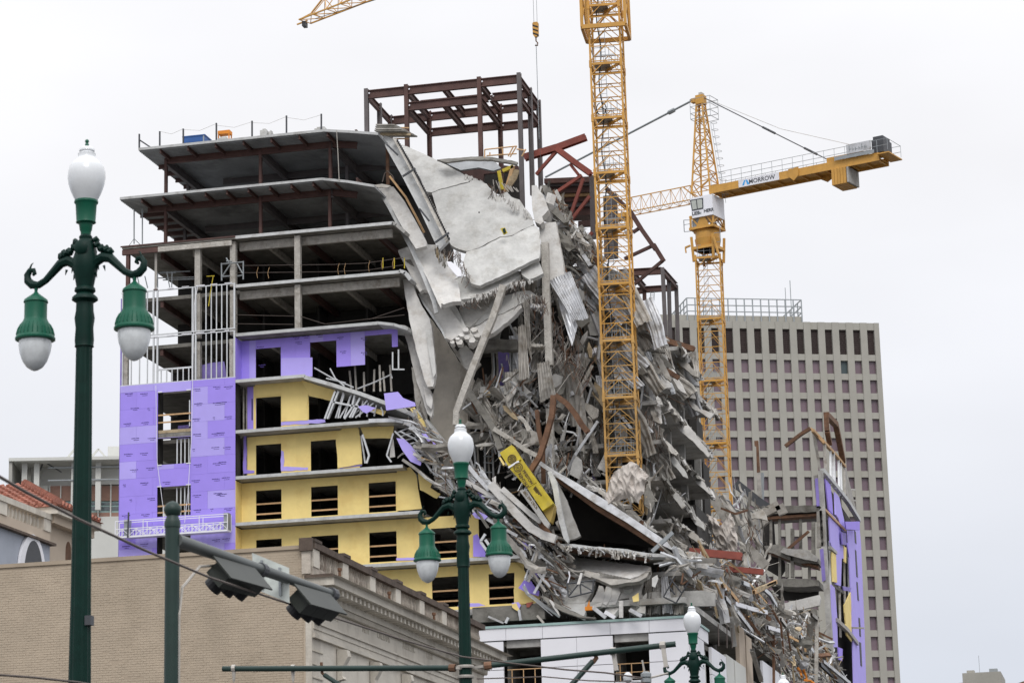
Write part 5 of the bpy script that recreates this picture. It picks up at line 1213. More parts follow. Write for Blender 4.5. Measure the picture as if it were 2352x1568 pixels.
l4 = make_lamp(1798, 1543, 100.0, 'farthest street lamp with only its white globe showing at the bottom')
l5 = None
MB().box(l1[1]+.10, l1[2]-.1, P(225, 1425, 33).z-.06, l1[1]+.19, l1[2]+.02, P(225, 1425, 33).z+.07).build('control_box', 'dgrey', l1[0])
# clamps and pipe arms on the middle lamp
t, x, y, H = l2
for v in (1530, 1553):
    z = P(1075, v, y).z; MB().lathe([(.155, -.028), (.16, 0), (.155, .028)], (x, y, z), 20).build('strap_clamp', 'clamp', t)
zc = P(1075, 1532, y-.2).z
def pipe(u0, v0, u1, v1, D0, D1, r, label, m='pole'):
    a = P(u0, v0, D0); b = P(u1, v1, D1); o = thing('bracket_arm', label, 'pipe arm', tuple(a))
    MB().tube([a, b], r, 10).build('pipe', m, o, smooth=True); return o, a, b
yl = y-.15
o, a, b = pipe(512, 1535, 1046, 1533, yl+.3, yl, .055, 'dark green pipe arm reaching left from the middle lamp post')
MB().tube([b, b+(a-b).normalized()*.12], .075, 8).build('end_collar', 'rust', o); MB().beam(b, b+Vector((.16, .1, 0)), .05).build('swivel', 'clamp', o)
for u in (537, 673):
    c = P(u, 1534, yl+.28); MB().tube([c+Vector((-.035,0,0)), c+Vector((.035,0,0))], .072, 8).build('clamp', 'clamp', o); MB().tube([c+Vector((0,0,-.05)), c+Vector((0,0,-.22)), c+Vector((0,0,-.27))], [.04,.025,.012], 6).build('hanger', 'clamp', o)
MB().tube([P(738, 1520, yl+.2), P(740, 1545, yl+.2), P(750, 1553, yl+.2)], .03, 6).build('swivel', 'rust', o)
MB().tube([P(745, 1549, yl+.2), P(800, 1585, yl+.1)], .045, 8).build('stay_pipe', 'pole', o)
o, a, b = pipe(1112, 1529, 1552, 1478, yl, yl+.6, .055, 'dark green pipe arm reaching right over the white panels')
MB().tube([a, a+(b-a).normalized()*.14], .075, 8).build('end_collar', 'rust', o); MB().beam(a, a+Vector((-.2, .12, 0)), .05).build('swivel', 'clamp', o)
for u, v, l in ((1408, 1495, 44), (1522, 1481, 50)):
    c = P(u, v, yl+.5); MB().tube([c+Vector((-.05,0,0)), c+Vector((.05,0,.0))], .075, 8).build('clamp', 'clamp', o)
    MB().beam(c+Vector((.01,0,-.05)), P(u+8, v+l, yl+.5), .09, .07).build('hanger', 'clamp', o)
MB().tube([P(1366, 1500, yl+.4), P(1370, 1510, yl+.4), P(1362, 1520, yl+.4)], .045, 6).build('swivel', 'rust', o)
MB().tube([P(1362, 1517, yl+.4), P(1300, 1585, yl+.2)], .05, 8).build('stay_pipe', 'pole', o)
ins = MB().lathe([(.03,-.1),(.08,-.05),(.09,0),(.08,.05),(.03,.1)], tuple(P(1442, 1555, yl+.4)), 10).build('insulator', 'globe', o)
MB().tube([P(1445, 1555, yl+.4), P(1484, 1558, yl+.45), P(1535, 1545, yl+.5)], .02, 5).build('span_rod', 'clamp', o)
MB().lathe([(.05,-.12),(.1,-.08),(.1,-.02),(.07,0),(.1,.02),(.1,.08),(.05,.12)], tuple(P(1484, 1556, yl+.45)), 10).build('insulator', 'mgrey', o)
MB().beam(P(1475, 1515, yl+.45), P(1481, 1545, yl+.45), .03).build('drop_rod', 'clamp', o)
# overhead wires
def wire(pts, Ds, r, label, name='overhead_wire'):
    n = len(pts); W_ = [P(u, v, D) for (u, v), D in zip(pts, Ds)]
    o = MB().tube(W_, r, 5).build(name, 'wire'); tag(o, label, 'wire'); return o
wire([(-60, 1060), (60, 1130), (180, 1192), (330, 1262), (480, 1325), (640, 1378), (800, 1428), (930, 1470), (1060, 1507), (1180, 1523), (1300, 1537), (1390, 1544), (1475, 1556)], [20, 22, 24, 26.5, 29, 32, 35.5, 39, 43, 45, 46, 47, 47.4], .016, 'sagging cable crossing the tan brick wall down to the right')
wire([(-40, 1546), (80, 1555), (180, 1566), (260, 1580)], [30, 31, 32, 33], .016, 'short cable at the very bottom left corner')
wire([(1095, 1558), (1250, 1553), (1350, 1562), (1480, 1566), (1510, 1600)], [47, 47, 47.2, 47.4, 47.5], .012, 'thin cable under the right hand pipe arm')
# signal pole with mast arm
D0 = 29.0; x, y = P(395, 1400, D0).x, D0
ztop = P(394, 1192, D0).z
sp = thing('signal_pole', 'green ball topped traffic signal pole with a grey mast arm', 'signal pole', (x, y, 0))
MB().lathe([(.14, .15), (.095, 3), (.086, ztop-.02)], (x, y, 0), 20).build('pole', 'pole', sp, smooth=True)
MB().lathe([(.095, 0), (.098, .06), (.088, .09), (.075, .12), (.07, .14)], (x, y, ztop-.1), 20).build('pole_cap', 'pole', sp, smooth=True)
zb = P(392, 1170, D0).z; MB().lathe([(.01, -.105), (.05, -.095), (.08, -.07), (.103, -.02), (.105, .0), (.10, .03), (.08, .065), (.05, .09), (.01, .104)], (x, y, zb), 18).build('ball_finial', 'pole', sp, smooth=True)
a = P(405, 1240, D0); b = PZ(772, 1367, a.z-.05); n_ = 8
MB().tube([a.lerp(b, k/n_) for k in range(n_+1)], [.082-.022*k/n_ for k in range(n_+1)], 14).build('mast_arm', 'armg', sp, smooth=True)
for t_ in (.50, .97): c = a.lerp(b, t_); d = (b-a).normalized(); MB().tube([c-d*.06, c+d*.06], .09, 12).build('arm_collar', 'dgrey', sp)
MB().tube([P(490, 1262+35, D0+.6) if False else a.lerp(b, .28)+Vector((0, -.02, -.10)), a.lerp(b, .14)+Vector((0, -.05, -.22)), a.lerp(b, .05)+Vector((0, -.1, -.55)), Vector((x+.09, y, ztop-1.15)), Vector((x+.09, y, ztop-2.5))], .018, 6).build('cable_conduit', 'clamp', sp)
SA = math.radians(50)
def sig(c, dirv, label):
    t = thing('traffic_signal', label, 'traffic signal', tuple(c), 'traffic signals hung from the mast arm')
    d = Vector(dirv).normalized(); s_ = Vector((0, 0, 1)).cross(d).normalized(); up = d.cross(s_).normalized(); s_, up = (s_*math.cos(SA)+up*math.sin(SA)), (up*math.cos(SA)-s_*math.sin(SA))
    def bx(l0, l1, w_, h_, o=0., name='housing', m='signal'):
        q = [c+d*l+s_*a_*w_+up*(b_*h_+o) for l in (l0, l1) for a_, b_ in ((-1,-1),(1,-1),(1,1),(-1,1))]; return MB().hexa(q).build(name, m, t)
    for k in range(3): bx(-.54+k*.36+.004, -.54+(k+1)*.36-.004, .13, .10, name='signal_section')
    bx(-.62, .62, .19, .01, .112, 'backplate')
    for k in range(3):
        cc_ = c+d*(-.36+k*.36)-up*.10; w = MB(); R = .12
        pts = [cc_+d*R*math.cos(a_)+s_*R*math.sin(a_) for a_ in [2*PI*q/16 for q in range(17)]]
        w.sheet([[p for p in pts[:13]], [p-up*.12 for p in pts[:13]]], Vector((0, 0, .004))).build('visor', 'black', t)
    return t, d, s_, up
cA = a.lerp(b, .30)+Vector((.1, .0, -.27)); cB = a.lerp(b, .80)+Vector((.1, 0, -.27))
dd = (b-a).normalized()
sig(cA, dd+Vector((0, 0, .02)), 'horizontal signal head hung nearest the pole under the mast arm')
sig(cB, dd+Vector((0, 0, .02)), 'horizontal signal head at the far end of the mast arm')
for cA_, t_ in ((cA, .46), (cB, .97)): 
    c = a.lerp(b, t_); MB().tube([c+Vector((0, 0, -.06)), c+Vector((0, 0, -.2)), cA_+dd*.55+Vector((0, 0, 0))], .03, 6).build('signal_bracket', 'dgrey', sp)
# street name sign plate seen edge-on behind the arm
c = a.lerp(b, .64); s_ = Vector((0, 0, 1)).cross(dd).normalized()
sg = thing('sign_plate', 'weathered blank back of a street sign clamped to the mast arm', 'sign', tuple(c))
pl = [P(*Q('e4', *q), c.y+.12) for q in ((1135, 780), (1600, 970), (1605, 1415), (1165, 1235))]
MB().prism(pl, s_*.012 if s_.dot(pl[0]-CAM) > 0 else -s_*.012).build('plate', 'signb', sg)
for q in (.25, .75): e = pl[0].lerp(pl[1], q); f_ = pl[3].lerp(pl[2], q); MB().beam(e.lerp(f_, .1)-Vector((0,.02,0)), e.lerp(f_, .9)-Vector((0,.02,0)), .03).build('mounting_bar', 'mgrey', sg)
# suspended work platform on the purple wall
a = P(*Q('d5', 730, 665), YF-.6); b = P(*Q('d5', 1425, 625), YF-.6); b.z = a.z
st = thing('swing_stage', 'white suspended work platform hanging against the purple wall', 'work platform', tuple((a+b)/2))
L_ = b.x-a.x; y0, y1 = YF-1.05, YF-.3
MB().box(a.x, y0, a.z-.12, b.x, y1, a.z).build('deck', 'whitec', st)
for yy in (y0, y1):
    w = MB()
    for zz in (.5, 1.05): w.beam((a.x, yy, a.z+zz), (b.x, yy, a.z+zz), .05)
    for k in range(17): w.beam((a.x+L_*k/16, yy, a.z), (a.x+L_*k/16, yy, a.z+(1.05 if k % 4 == 0 else .5)), .045)
    for k in range(8): s0_ = a.x+L_*k/8; w.beam((s0_, yy, a.z+.02), (s0_+L_/16, yy, a.z+.5), .035); w.beam((s0_+L_/16, yy, a.z+.5), (s0_+L_/8, yy, a.z+.02), .035)
    w.build('side_rail', 'whitec', st)
for xx in (a.x+.75, b.x-.15): MB().box(xx-.16, y0+.1, a.z+.002, xx+.16, y1-.1, a.z+1.15).build('hoist', 'mgrey', st)
MB().beam((a.x+.95, y0-.1, a.z-.15), (a.x+1.0, y0-.1, a.z+1.6), .09).build('hoist_post', 'dgrey', st)
zt2_ = P(400, 640, YF-.6).z
for u0, v0, u1, v1 in ((361, 1060, 374, 1160), (358, 885, 361, 1060), (375, 1160, 377, 1205), (446, 700, 440, 1000), (440, 1000, 432, 1130), (432, 1130, 424, 1200), (455, 655, 446, 700)):
    MB().beam(P(u0, v0, YF-.6), P(u1, v1, YF-.6), .03).build('suspension_rope', 'white', st)
# ================================================================ the collapse
rd = random.Random(23)
def pn(name, c, pts, Yt, Yb, m, th=.25, tilt=0., rough=0., **kw): return panel(name, c, pts, Yt, Yb, th, m, hotel, tilt, rough, **kw)
BIG = dict(vt=Q('c2',0,682)[1], vb=Q('c2',0,1515)[1], uc=1080)
XS = -30.2
def Dp(u, v):
    a = 168.2+max(0, (1250-v))/1000*5.5
    if u > 1340:
        b = PX(u, v, XS).y; a = max(a, min(b, 262), 172.6 if v < 1080 else 168.5)
    return a
def D(c, pts, Y=None, dy=0.): return [P(*Q(c, *p), (Dp(*Q(c, *p)) if Y is None else Y)+dy) for p in pts]
def strut(name, c, pts, m, r=.12, Y=None, dy=0., kind='beam', w=None):
    W_ = D(c, pts, Y, dy); mb = MB()
    for i_, (a, b) in enumerate(zip(W_, W_[1:])):
        g_ = .965 if i_ % 2 else 1
        if kind == 'beam': e_ = (b-a).normalized()*r*.5; mb.beam(a-e_, b+e_, r*2*g_, (w or r*2)*g_, (0, 1, 0))
        elif kind == 'ib': mb.ib(a, b, r*2, w or r*2.4, .05, (0, 1, 0))
        elif kind == 'cee': mb.cee(a, b, r*2, w or r*1.4, .025, (0, 1, 0))
    if kind == 'tube': mb.tube(W_, r, 8)
    return mb.build(name, m, hotel, smooth=(kind == 'tube'))
# ---- the great draped slabs (tops of the fallen roof and floors) ----
pn('draped_slab', 'c2', [(375,682),(520,745),(700,830),(880,925),(945,960),(920,985),(800,1015),(720,1035),(640,1065),(600,1060),(520,900),(440,770)], 172.0, 166.6, 'concl', .3, .05, .8, **BIG)
pn('draped_slab', 'c2', [(640,1072),(720,1042),(800,1022),(925,990),(960,965),(1060,1000),(1110,1070),(1150,1090),(1215,1060),(1250,1100),(1310,1120),(1350,1180),(1400,1240),(1425,1310),(1330,1350),(1250,1395),(1160,1405),(1090,1440),(1000,1490),(910,1515),(850,1500),(790,1470),(740,1370),(690,1230)], 172.0, 166.6, 'concl', .3, .05, .8, **BIG)
pn('draped_slab', 'c2', [(905,1520),(1000,1495),(1095,1445),(1165,1410),(1255,1400),(1335,1356),(1430,1318),(1462,1350),(1470,1500),(1462,1568),(1300,1640),(1180,1700),(1100,1740),(1010,1780),(940,1760),(900,1700),(880,1620)], 172.0, 166.6, 'concl', .3, .05, 1.2, **BIG)
pn('draped_slab', 'c2', [(252,625),(345,655),(430,790),(520,930),(600,1070),(690,1250),(768,1430),(700,1500),(680,1470),(560,1200),(420,930),(300,720)], 167.6, 164.6, 'edge', .3)
pn('slab_edge', 'c2', [(244,628),(256,628),(305,718),(425,930),(565,1200),(688,1470),(676,1476),(552,1208),(412,940),(292,728)], 167.2, 164.2, 'edge', .15)
pn('closure_strip', 'c2', [(340,650),(372,655),(470,830),(600,1060),(700,1250),(775,1420),(745,1440),(660,1270),(560,1060),(440,830)], 166.9, 164.0, 'fire', .2)
w = MB()
for k in range(46):
    t = k/45; x = 378+(772-378)*t; y = 668+(1418-668)*t+18*math.sin(PI*t)*-1
    a = P(*Q('c2', x, y), 166.85+(163.95-166.85)*t); w.box(a.x-.06, a.y-.04, a.z-.09, a.x+.06, a.y+.02, a.z+.06)
w.build('stud_row', 'black', hotel, stuff=True)
for (a, b) in (((420,942),(512,884)), ((668,1448),(770,1376)), ((296,700),(378,778)), ((548,1192),(618,1282))): strut('loose_bar', 'c2', [a, b], 'dgrey', .06, 163.8)
pn('draped_slab', 'c2', [(222,1032),(300,1020),(345,1022),(430,1130),(520,1290),(600,1440),(600,1476),(520,1496),(470,1420),(390,1290),(310,1140)], 168.4, 165.4, 'concw', .3)
pn('slab_edge', 'c2', [(200,1012),(222,1030),(315,1145),(395,1300),(475,1440),(520,1530),(600,1690),(660,1840),(690,1980),(662,1990),(640,1900),(560,1700),(470,1500),(380,1330),(300,1180)], 168.0, 164.6, 'edge', .12)
strut('timber_lath', 'c2', [(320,945),(440,1100),(520,1250),(580,1370)], 'wood', .07, 167.0)
pn('torn_sheet', 'c2', [(190,1010),(260,1000),(330,1015),(300,1030),(230,1028)], 166.5, 166.3, 'galvd', .04)
strut('hanging_conduit', 'c2', [(262,985),(280,920),(300,900),(340,940),(352,975)], 'wire', .04, 167, kind='tube')
# the debris stack at the right of the big slab
pn('column', 'c2', [(1405,1012),(1440,1010),(1500,1100),(1532,1200),(1485,1250),(1495,1290),(1470,1310),(1430,1290),(1410,1180)], 169.5, 168.4, 'concw', .6, 0, .8)
pn('column', 'c2', [(1462,1300),(1590,1290),(1600,1360),(1640,1568),(1655,1700),(1560,1800),(1530,1700),(1500,1568),(1475,1440)], 169.3, 168.0, 'concw', .6, 0, .8)
pn('broken_slab', 'c2', [(1480,1010),(1540,1015),(1600,1180),(1680,1290),(1650,1300),(1560,1220),(1520,1100)], 170.4, 170.0, 'concd', .5, 0, 1.2)
for i, (x, y, l, w_) in enumerate(((1600,1230,240,50),(1640,1330,230,40),(1690,1300,190,34),(1720,1400,180,40),(1760,1330,110,30),(1660,1460,160,44),(1790,1470,120,40),(1560,1060,150,40),(1820,1400,90,30))):
    pn('broken_slab', 'c2', [(x,y),(x+w_,y-18),(x+w_+l*.50,y+l*.72),(x+w_*.5+l*.55,y+l*.86),(x+l*.34,y+l*.6)], 171.5+i*.25, 170.6+i*.2, rd.choice(['concw', 'concd', 'conc']), .3, 0, 1.2)
pn('broken_slab', 'c4', [(1895,0),(1935,0),(1945,90),(1935,118),(1905,90),(1870,20)], 172, 171.6, 'concw', .3, 0, .8)
# ---- second tier of draped slabs (crop c4) ----
pn('draped_slab', 'c4', [(415,-10),(640,-10),(690,60),(760,170),(830,260),(870,420),(885,530),(800,535),(720,560),(690,548),(640,430),(560,280),(480,130)], 167.4, 163.9, 'concw', .35, .03, .5)
pn('slab_edge', 'c4', [(412,-10),(424,-5),(485,125),(562,275),(645,430),(695,560),(690,592),(662,540),(560,310),(470,140)], 167.1, 163.6, 'concw', .15)
pn('draped_slab', 'c4', [(840,305),(1000,283),(1110,250),(1230,215),(1385,175),(1440,265),(1455,280),(1380,345),(1240,425),(1110,460),(960,505),(905,510),(860,520),(770,360),(760,300)], 167.8, 165.0, 'concl', .35, .03, 1.0)
pn('draped_slab', 'c4', [(1440,190),(1520,120),(1600,85),(1640,170),(1672,262),(1600,300),(1530,320),(1465,275)], 167.4, 166.2, 'concl', .3, 0, 1.0)
pn('broken_slab', 'c4', [(748,148),(790,152),(850,200),(884,235),(884,290),(850,292),(800,240),(760,190)], 164.6, 164.2, 'white', .15, 0, .6)
pn('draped_slab', 'c4', [(278,42),(370,10),(410,30),(440,120),(560,380),(585,430),(520,420),(490,440),(420,320),(340,160)], 168.2, 166.0, 'concw', .3, 0, .8)
pn('draped_slab', 'c4', [(345,135),(400,130),(440,200),(400,180)], 167.5, 167.2, 'concd', .1)
pn('draped_slab', 'c4', [(478,455),(600,450),(680,545),(700,590),(760,580),(850,700),(910,790),(940,840),(860,860),(790,905),(735,880),(700,800),(600,650),(530,550)], 167.4, 165.2, 'concw', .35, .02, 1.0)
pn('slab_edge', 'c4', [(474,456),(486,458),(540,550),(610,650),(710,800),(740,880),(728,884),(690,806),(590,655),(520,555)], 167.2, 165.0, 'edge', .12)
pn('draped_slab', 'c4', [(745,575),(820,560),(870,640),(935,780),(925,830),(870,770),(800,670)], 167.2, 165.6, 'concl', .3, 0, .6)
pn('draped_slab', 'c4', [(890,545),(1010,510),(1220,450),(1225,480),(1120,640),(960,780),(930,770),(880,650),(865,600)], 168.0, 166.2, 'conc', .3, 0, 1.0)
pn('draped_slab', 'c4', [(1228,470),(1300,478),(1420,440),(1545,430),(1600,470),(1520,500),(1510,530),(1440,560),(1300,640),(1230,660),(1150,690),(1060,750),(945,790),(1000,730),(1110,640)], 167.6, 166.4, 'concl', .3, 0, 1.2)
pn('draped_slab', 'c4', [(1455,565),(1470,590),(1380,680),(1260,780),(1150,850),(1050,905),(990,955),(950,945),(925,880),(970,790),(1070,755),(1150,700),(1300,645)], 167.3, 165.8, 'concw', .4, 0, 1.4)
for (x, y, s_) in ((800,920,26),(870,915,40),(940,870,36),(990,900,40),(1040,850,36),(930,800,30),(1010,800,34),(890,850,26),(850,885,22)):
    n_ = 6; pn('concrete_chunk', 'c4', [(x+s_*math.cos(2*PI*k/n_)*rd.uniform(.8,1.2), y+s_*.7*math.sin(2*PI*k/n_)*rd.uniform(.8,1.2)) for k in range(n_)], 165.3, 165.1, 'concw', .35)
# long leaning slabs at the left of the core wall
pn('leaning_slab', 'c4', [(300,235),(330,240),(385,262),(440,420),(490,540),(580,690),(600,760),(620,980),(640,1230),(615,1345),(565,1348),(520,1230),(470,1050),(420,850),(370,600),(340,400)], 166.8, 165.2, 'concw', .4, 0, .8)
pn('leaning_slab', 'c4', [(500,560),(590,700),(600,790),(622,960),(645,1215),(620,1260),(580,1050),(540,800)], 166.5, 164.95, 'concl', .12)
pn('leaning_slab', 'c4', [(300,755),(345,760),(400,790),(440,900),(490,1100),(545,1300),(600,1400),(612,1568),(600,1640),(560,1600),(500,1420),(430,1180),(400,1050),(360,900)], 167.2, 165.8, 'concw', .35, 0, 1.0)
pn('leaning_slab', 'c4', [(410,1160),(480,1170),(520,1330),(560,1568),(560,1660),(470,1640),(440,1450),(425,1300)], 166.6, 166.2, 'galvd', .2, 0, .8)
pn('leaning_slab', 'c4', [(520,1340),(590,1380),(612,1480),(600,1560),(560,1520),(540,1440)], 165.9, 165.6, 'concw', .2, 0, 1)
pn('core_wall', 'c4', [(590,690),(700,840),(790,990),(850,1090),(940,1180),(1010,1290),(960,1480),(950,1568),(945,1700),(940,2200),(860,2400),(640,2300),(580,1568),(640,1320),(640,1200),(610,960)], 170.2, 169.2, 'wallc', .4, 0, .8)
pn('broken_slab', 'c4', [(720,850),(780,930),(850,1010),(900,950),(1010,1035),(1075,1130),(1010,1200),(960,1220),(900,1150),(820,1020)], 167.6, 167.2, 'galvd', .25, 0, .8)
pn('broken_slab', 'c4', [(865,985),(930,950),(1015,1040),(1000,1100),(950,1190),(910,1160)], 167.2, 166.9, 'conc', .2, 0, .8)
# bent column leaning across, tall standing column
strut('bent_column', 'c4', [(1285,395),(1262,470),(1190,690),(1120,860),(1010,1140),(930,1350),(850,1568)], 'fire', .22, 165.0, kind='beam', w=.42)
strut('bent_column', 'c5', [(872,150),(842,215),(838,330)], 'fire', .2, 165.0)
strut('column', 'c4', [(1690,-10),(1695,200),(1700,430),(1712,640),(1722,900),(1732,1130)], 'fire', .24, 167.6)
strut('column', 'c5', [(1732,200),(1742,500),(1745,800)], 'fire', .22, 167.8)
for (x0, y0, x1, y1) in ((700,-200,1735,-180),): pass
strut('column', 'c4', [(1655,440),(1640,430)], 'concd', .2, 168)
for x, y0, y1 in ((2030,480,1010),(2060,740,1020),(2075,1170,1568)): strut('column', 'c4', [(x, y0), (x+10, y1)], 'concd', .24, 173.5)
strut('column', 'c5', [(2090,0),(2095,420)], 'concd', .24, 173.5)
for x, y0, y1 in ((1085,520,900),(1130,520,900),(1170,520,900)): pass
# floor fragments and lintels across the mid voids
for c, pts, m_, Y in (('c4', [(1090,905),(1180,890),(1420,895),(1425,990),(1240,985),(1090,1000)], 'concd', 169.5), ('c4', [(1040,1350),(1300,1340),(1480,1320),(1560,1400),(1500,1430),(1240,1430),(1060,1400)], 'conc', 168.6),
    ('c5', [(960,425),(1180,420),(1200,470),(1000,505)], 'concd', 169), ('c5', [(1330,400),(1560,390),(1640,420),(1700,520),(1500,510),(1380,470)], 'galvd', 168.5), ('c5', [(1790,600),(2000,590),(2110,610),(2050,700),(1880,670)], 'concd', 172.6),
    ('c5', [(1480,680),(1560,660),(1680,800),(1620,850)], 'concw', 169.0), ('c6', [(200,1100),(420,1120),(460,1240),(430,1350),(330,1390),(260,1300),(210,1200)], 'conc', 173.2), ('c6', [(0,0),(30,0),(30,40)], 'conc', 173)):
    pn('broken_slab', c, pts, Y, Y-.6, m_, .3, 0, 1.6)
# studs inside the dark openings
for c, xs, y0, y1, Y in (('c4', (1180,1196,1222,1360,1385,1400), 1005, 1340, 170.5), ('c5', (960,1200,1218,1420,1440), 70, 420, 170.5), ('c5', (1010,1040,1110,1150,1185), 520, 860, 170.5)):
    for x in xs: strut('wall_stud', c, [(x+rd.uniform(-6,6), y0), (x+rd.uniform(-8,14), (y0+y1)/2), (x+rd.uniform(-12,12), y1)], rd.choice(['stud', 'galv', 'galvd']), .06, Y, kind='cee')
for y in (590, 640, 700, 790): strut('ladder_rung', 'c5', [(1100, y), (1190, y+4)], 'mgrey', .03, 170)
pn('sheathing_panel', 'c4', [(1235,1010),(1345,1010),(1340,1330),(1240,1335)], 173.5, 173.5, 'purpled', .05)
pn('sheathing_panel', 'c7', [(570,720),(598,760),(600,990),(575,990)], 173.6, 173.6, 'purpled', .05)
# ---- corrugated deck sheets hanging (ribbed geometry) ----
def corrug(c, tl, tr, bl, br, n, m, Y0, Y1, name='corrugated_sheet', amp=.06, rows=7, wob=.25):
    TL, TR, BL, BR = [Q(c, *p) for p in (tl, tr, bl, br)]; grid = []
    ph_ = rd.uniform(0, 6)
    for i in range(rows+1):
        t = i/rows; row = []
        for j in range(n*4+1):
            s = j/(n*4); u = (TL[0]*(1-s)+TR[0]*s)*(1-t)+(BL[0]*(1-s)+BR[0]*s)*t; v = (TL[1]*(1-s)+TR[1]*s)*(1-t)+(BL[1]*(1-s)+BR[1]*s)*t
            if i in (0, rows): v += rd.uniform(-3, 3)
            q = (amp if j % 4 in (1, 2) else -amp); Y = Y0+(Y1-Y0)*t+q*(1-.5*abs(math.sin(t*7+ph_)))+wob*math.sin(t*5+s*3+ph_)
            row.append(P(u, v, Y))
        grid.append(row)
    return MB().sheet(grid, Vector((0, .015, .0))).build(name, m, hotel)
corrug('c4', (1728,335), (1930,240), (1960,720), (2105,690), 8, 'galv', 168.2, 166.8)
corrug('c4', (1800,500), (1900,480), (1945,960), (2000,770), 3, 'galv', 168.0, 167.0)
corrug('c4', (1430,765), (1500,755), (1436,1290), (1540,1260), 3, 'galvd', 166.8, 166.6, amp=.1, wob=.1)
corrug('c4', (1480,515), (1535,510), (1500,900), (1560,1100), 2, 'galvd', 167, 166.8)
corrug('c4', (1610,1120), (1725,1100), (1640,1500), (1790,1420), 5, 'galvd', 167.2, 166.6)
corrug('c4', (1555,925), (1700,945), (1560,975), (1665,1025), 4, 'galvd', 167.3, 167.1)
corrug('c4', (1545,540), (1690,560), (1545,600), (1690,655), 4, 'galv', 167.6, 167.4)
corrug('c5', (1000,80), (1100,20), (1200,350), (1260,330), 3, 'galvd', 167.6, 167.2)
corrug('c6', (1000,930), (1110,940), (1180,1200), (1225,1330), 3, 'galv', 173.4, 172.8)
corrug('c6', (1130,880), (1250,900), (1260,1060), (1330,1080), 4, 'galvd', 178, 177)
corrug('c6', (1450,1040), (1590,1100), (1500,1230), (1600,1270), 5, 'galvd', 185, 184)
corrug('c8', (1425,560), (1490,540), (1440,905), (1540,900), 3, 'galv', 166.2, 165.8)
corrug('c8', (1545,640), (1640,640), (1550,905), (1640,900), 3, 'galvd', 166.4, 166.0)
corrug('c8', (1280,560), (1340,540), (1250,910), (1330,910), 3, 'galvd', 166.6, 166.2)
corrug('c8', (1350,600), (1420,560), (1340,905), (1420,905), 3, 'conc', 166.6, 166.3)
corrug('c7', (1130,250), (1180,240), (1110,560), (1150,590), 2, 'galvd', 174, 173)
# ---- bent slab edges on the left (crop c3 / c5) ----
def band(c, pts, h, m, Y, dep=1.2, name='slab_edge'):
    """a bent slab: edge band of pixel height h and its soffit going back dep metres"""
    W_ = D(c, pts, Y); k = h/36.0; g0 = [w_+Vector((0, 0, 0)) for w_ in W_]; mb = MB()
    for a, b in zip(g0, g0[1:]):
        d_ = (b-a).normalized(); nrm = Vector((-d_.z, 0, d_.x)); 
        if nrm.z < 0 or (abs(nrm.z) < .2 and nrm.x < 0): nrm = -nrm
        mb.hexa([a-nrm*k, b-nrm*k, b-nrm*k+Vector((0,dep,0)), a-nrm*k+Vector((0,dep,0)), a, b, b+Vector((0,dep,0)), a+Vector((0,dep,0))])
    return mb.build(name, m, hotel)
band('d', [(700,861),(760,878),(830,900),(890,922),(955,950)], 9, 'edge', YF, 6)
band('c5', [(0,282),(140,278),(260,275),(340,290),(420,330),(490,400),(560,520),(640,640),(740,790),(850,950),(960,1060)], 9.5, 'galv', YF-.1, 2.2)
band('c5', [(330,660),(420,720),(520,800),(620,880),(720,950),(840,1020),(960,1100)], 7, 'galvd', YF-.15, 1.2)
band('c5', [(430,170),(540,270),(640,400),(760,540),(900,740),(1040,830),(1180,900)], 6, 'edge', YF+.6, 1.2)
band('c5', [(380,210),(460,290),(540,370),(620,500),(700,600)], 4, 'galv', YF+.2, .6)
band('d', [(868,738),(905,742),(938,752)], 7, 'edge', YF, 3)
band('d', [(902,508),(912,512),(932,530)], 8, 'conc', YF, 3)
band('d', [(918,618),(932,622),(945,640)], 8, 'edge', YF, 3)
w_ = (1.0,)
for (c, A_, B_, n_, r_) in (('c3', [(1720,800),(2100,930)], [(1650,1010),(2110,985)], 8, .045), ('c3', [(1760,800),(2050,900)], [(1700,1005),(1900,1000)], 5, .05), ('c5', [(250,400),(820,880)], [(380,340),(900,960)], 14, .04), ('c5', [(440,560),(700,930)], [(540,560),(820,900)], 8, .04)):
    for k in range(n_):
        t = (k+.5)/n_; a = (A_[0][0]+(A_[1][0]-A_[0][0])*t+rd.uniform(-8,8), A_[0][1]+(A_[1][1]-A_[0][1])*t); b = (B_[0][0]+(B_[1][0]-B_[0][0])*t+rd.uniform(-8,8), B_[0][1]+(B_[1][1]-B_[0][1])*t)
        mm_ = ((a[0]+b[0])/2+rd.uniform(-6,10), (a[1]+b[1])/2)
        strut('wall_stud', c, [a, mm_, b], rd.choice(['stud', 'stud', 'galv']), r_, YF+.5, kind='cee')
for a in ([(250,400),(380,520),(500,640),(600,780),(700,860)], [(300,400),(440,470),(560,590),(650,700),(770,830),(850,930)]): strut('stud_track', 'c5', a, 'stud', .05, YF+.3, kind='cee')
for pts in ([(1640,1010),(1720,800)], [(1660,1010),(1745,800)], [(1790,1010),(1845,930),(1870,830)], [(1830,1000),(1910,850)], [(1700,880),(1900,920),(2020,960)], [(1895,905),(1850,1000)]): strut('wall_stud', 'c3', pts, 'stud', .06, YF+.3, kind='cee')
pn('sheathing_panel', 'c3', [(2093,815),(2200,803),(2240,850),(2330,885),(2336,912),(2110,945)], YF-.9, YF-1.0, 'purplel', .05)
pn('sheathing_panel', 'c5', [(265,465),(340,475),(400,530),(450,600),(505,700),(495,730),(400,690),(320,580)], YF+.1, YF-.1, 'purplel', .04)
pn('sheathing_panel', 'c5', [(505,420),(550,425),(595,490),(570,500)], YF-.5, YF-.5, 'purplel', .04)
pn('sheathing_panel', 'c5', [(610,500),(640,520),(680,590),(650,610)], YF-.3, YF-.4, 'purple', .04)
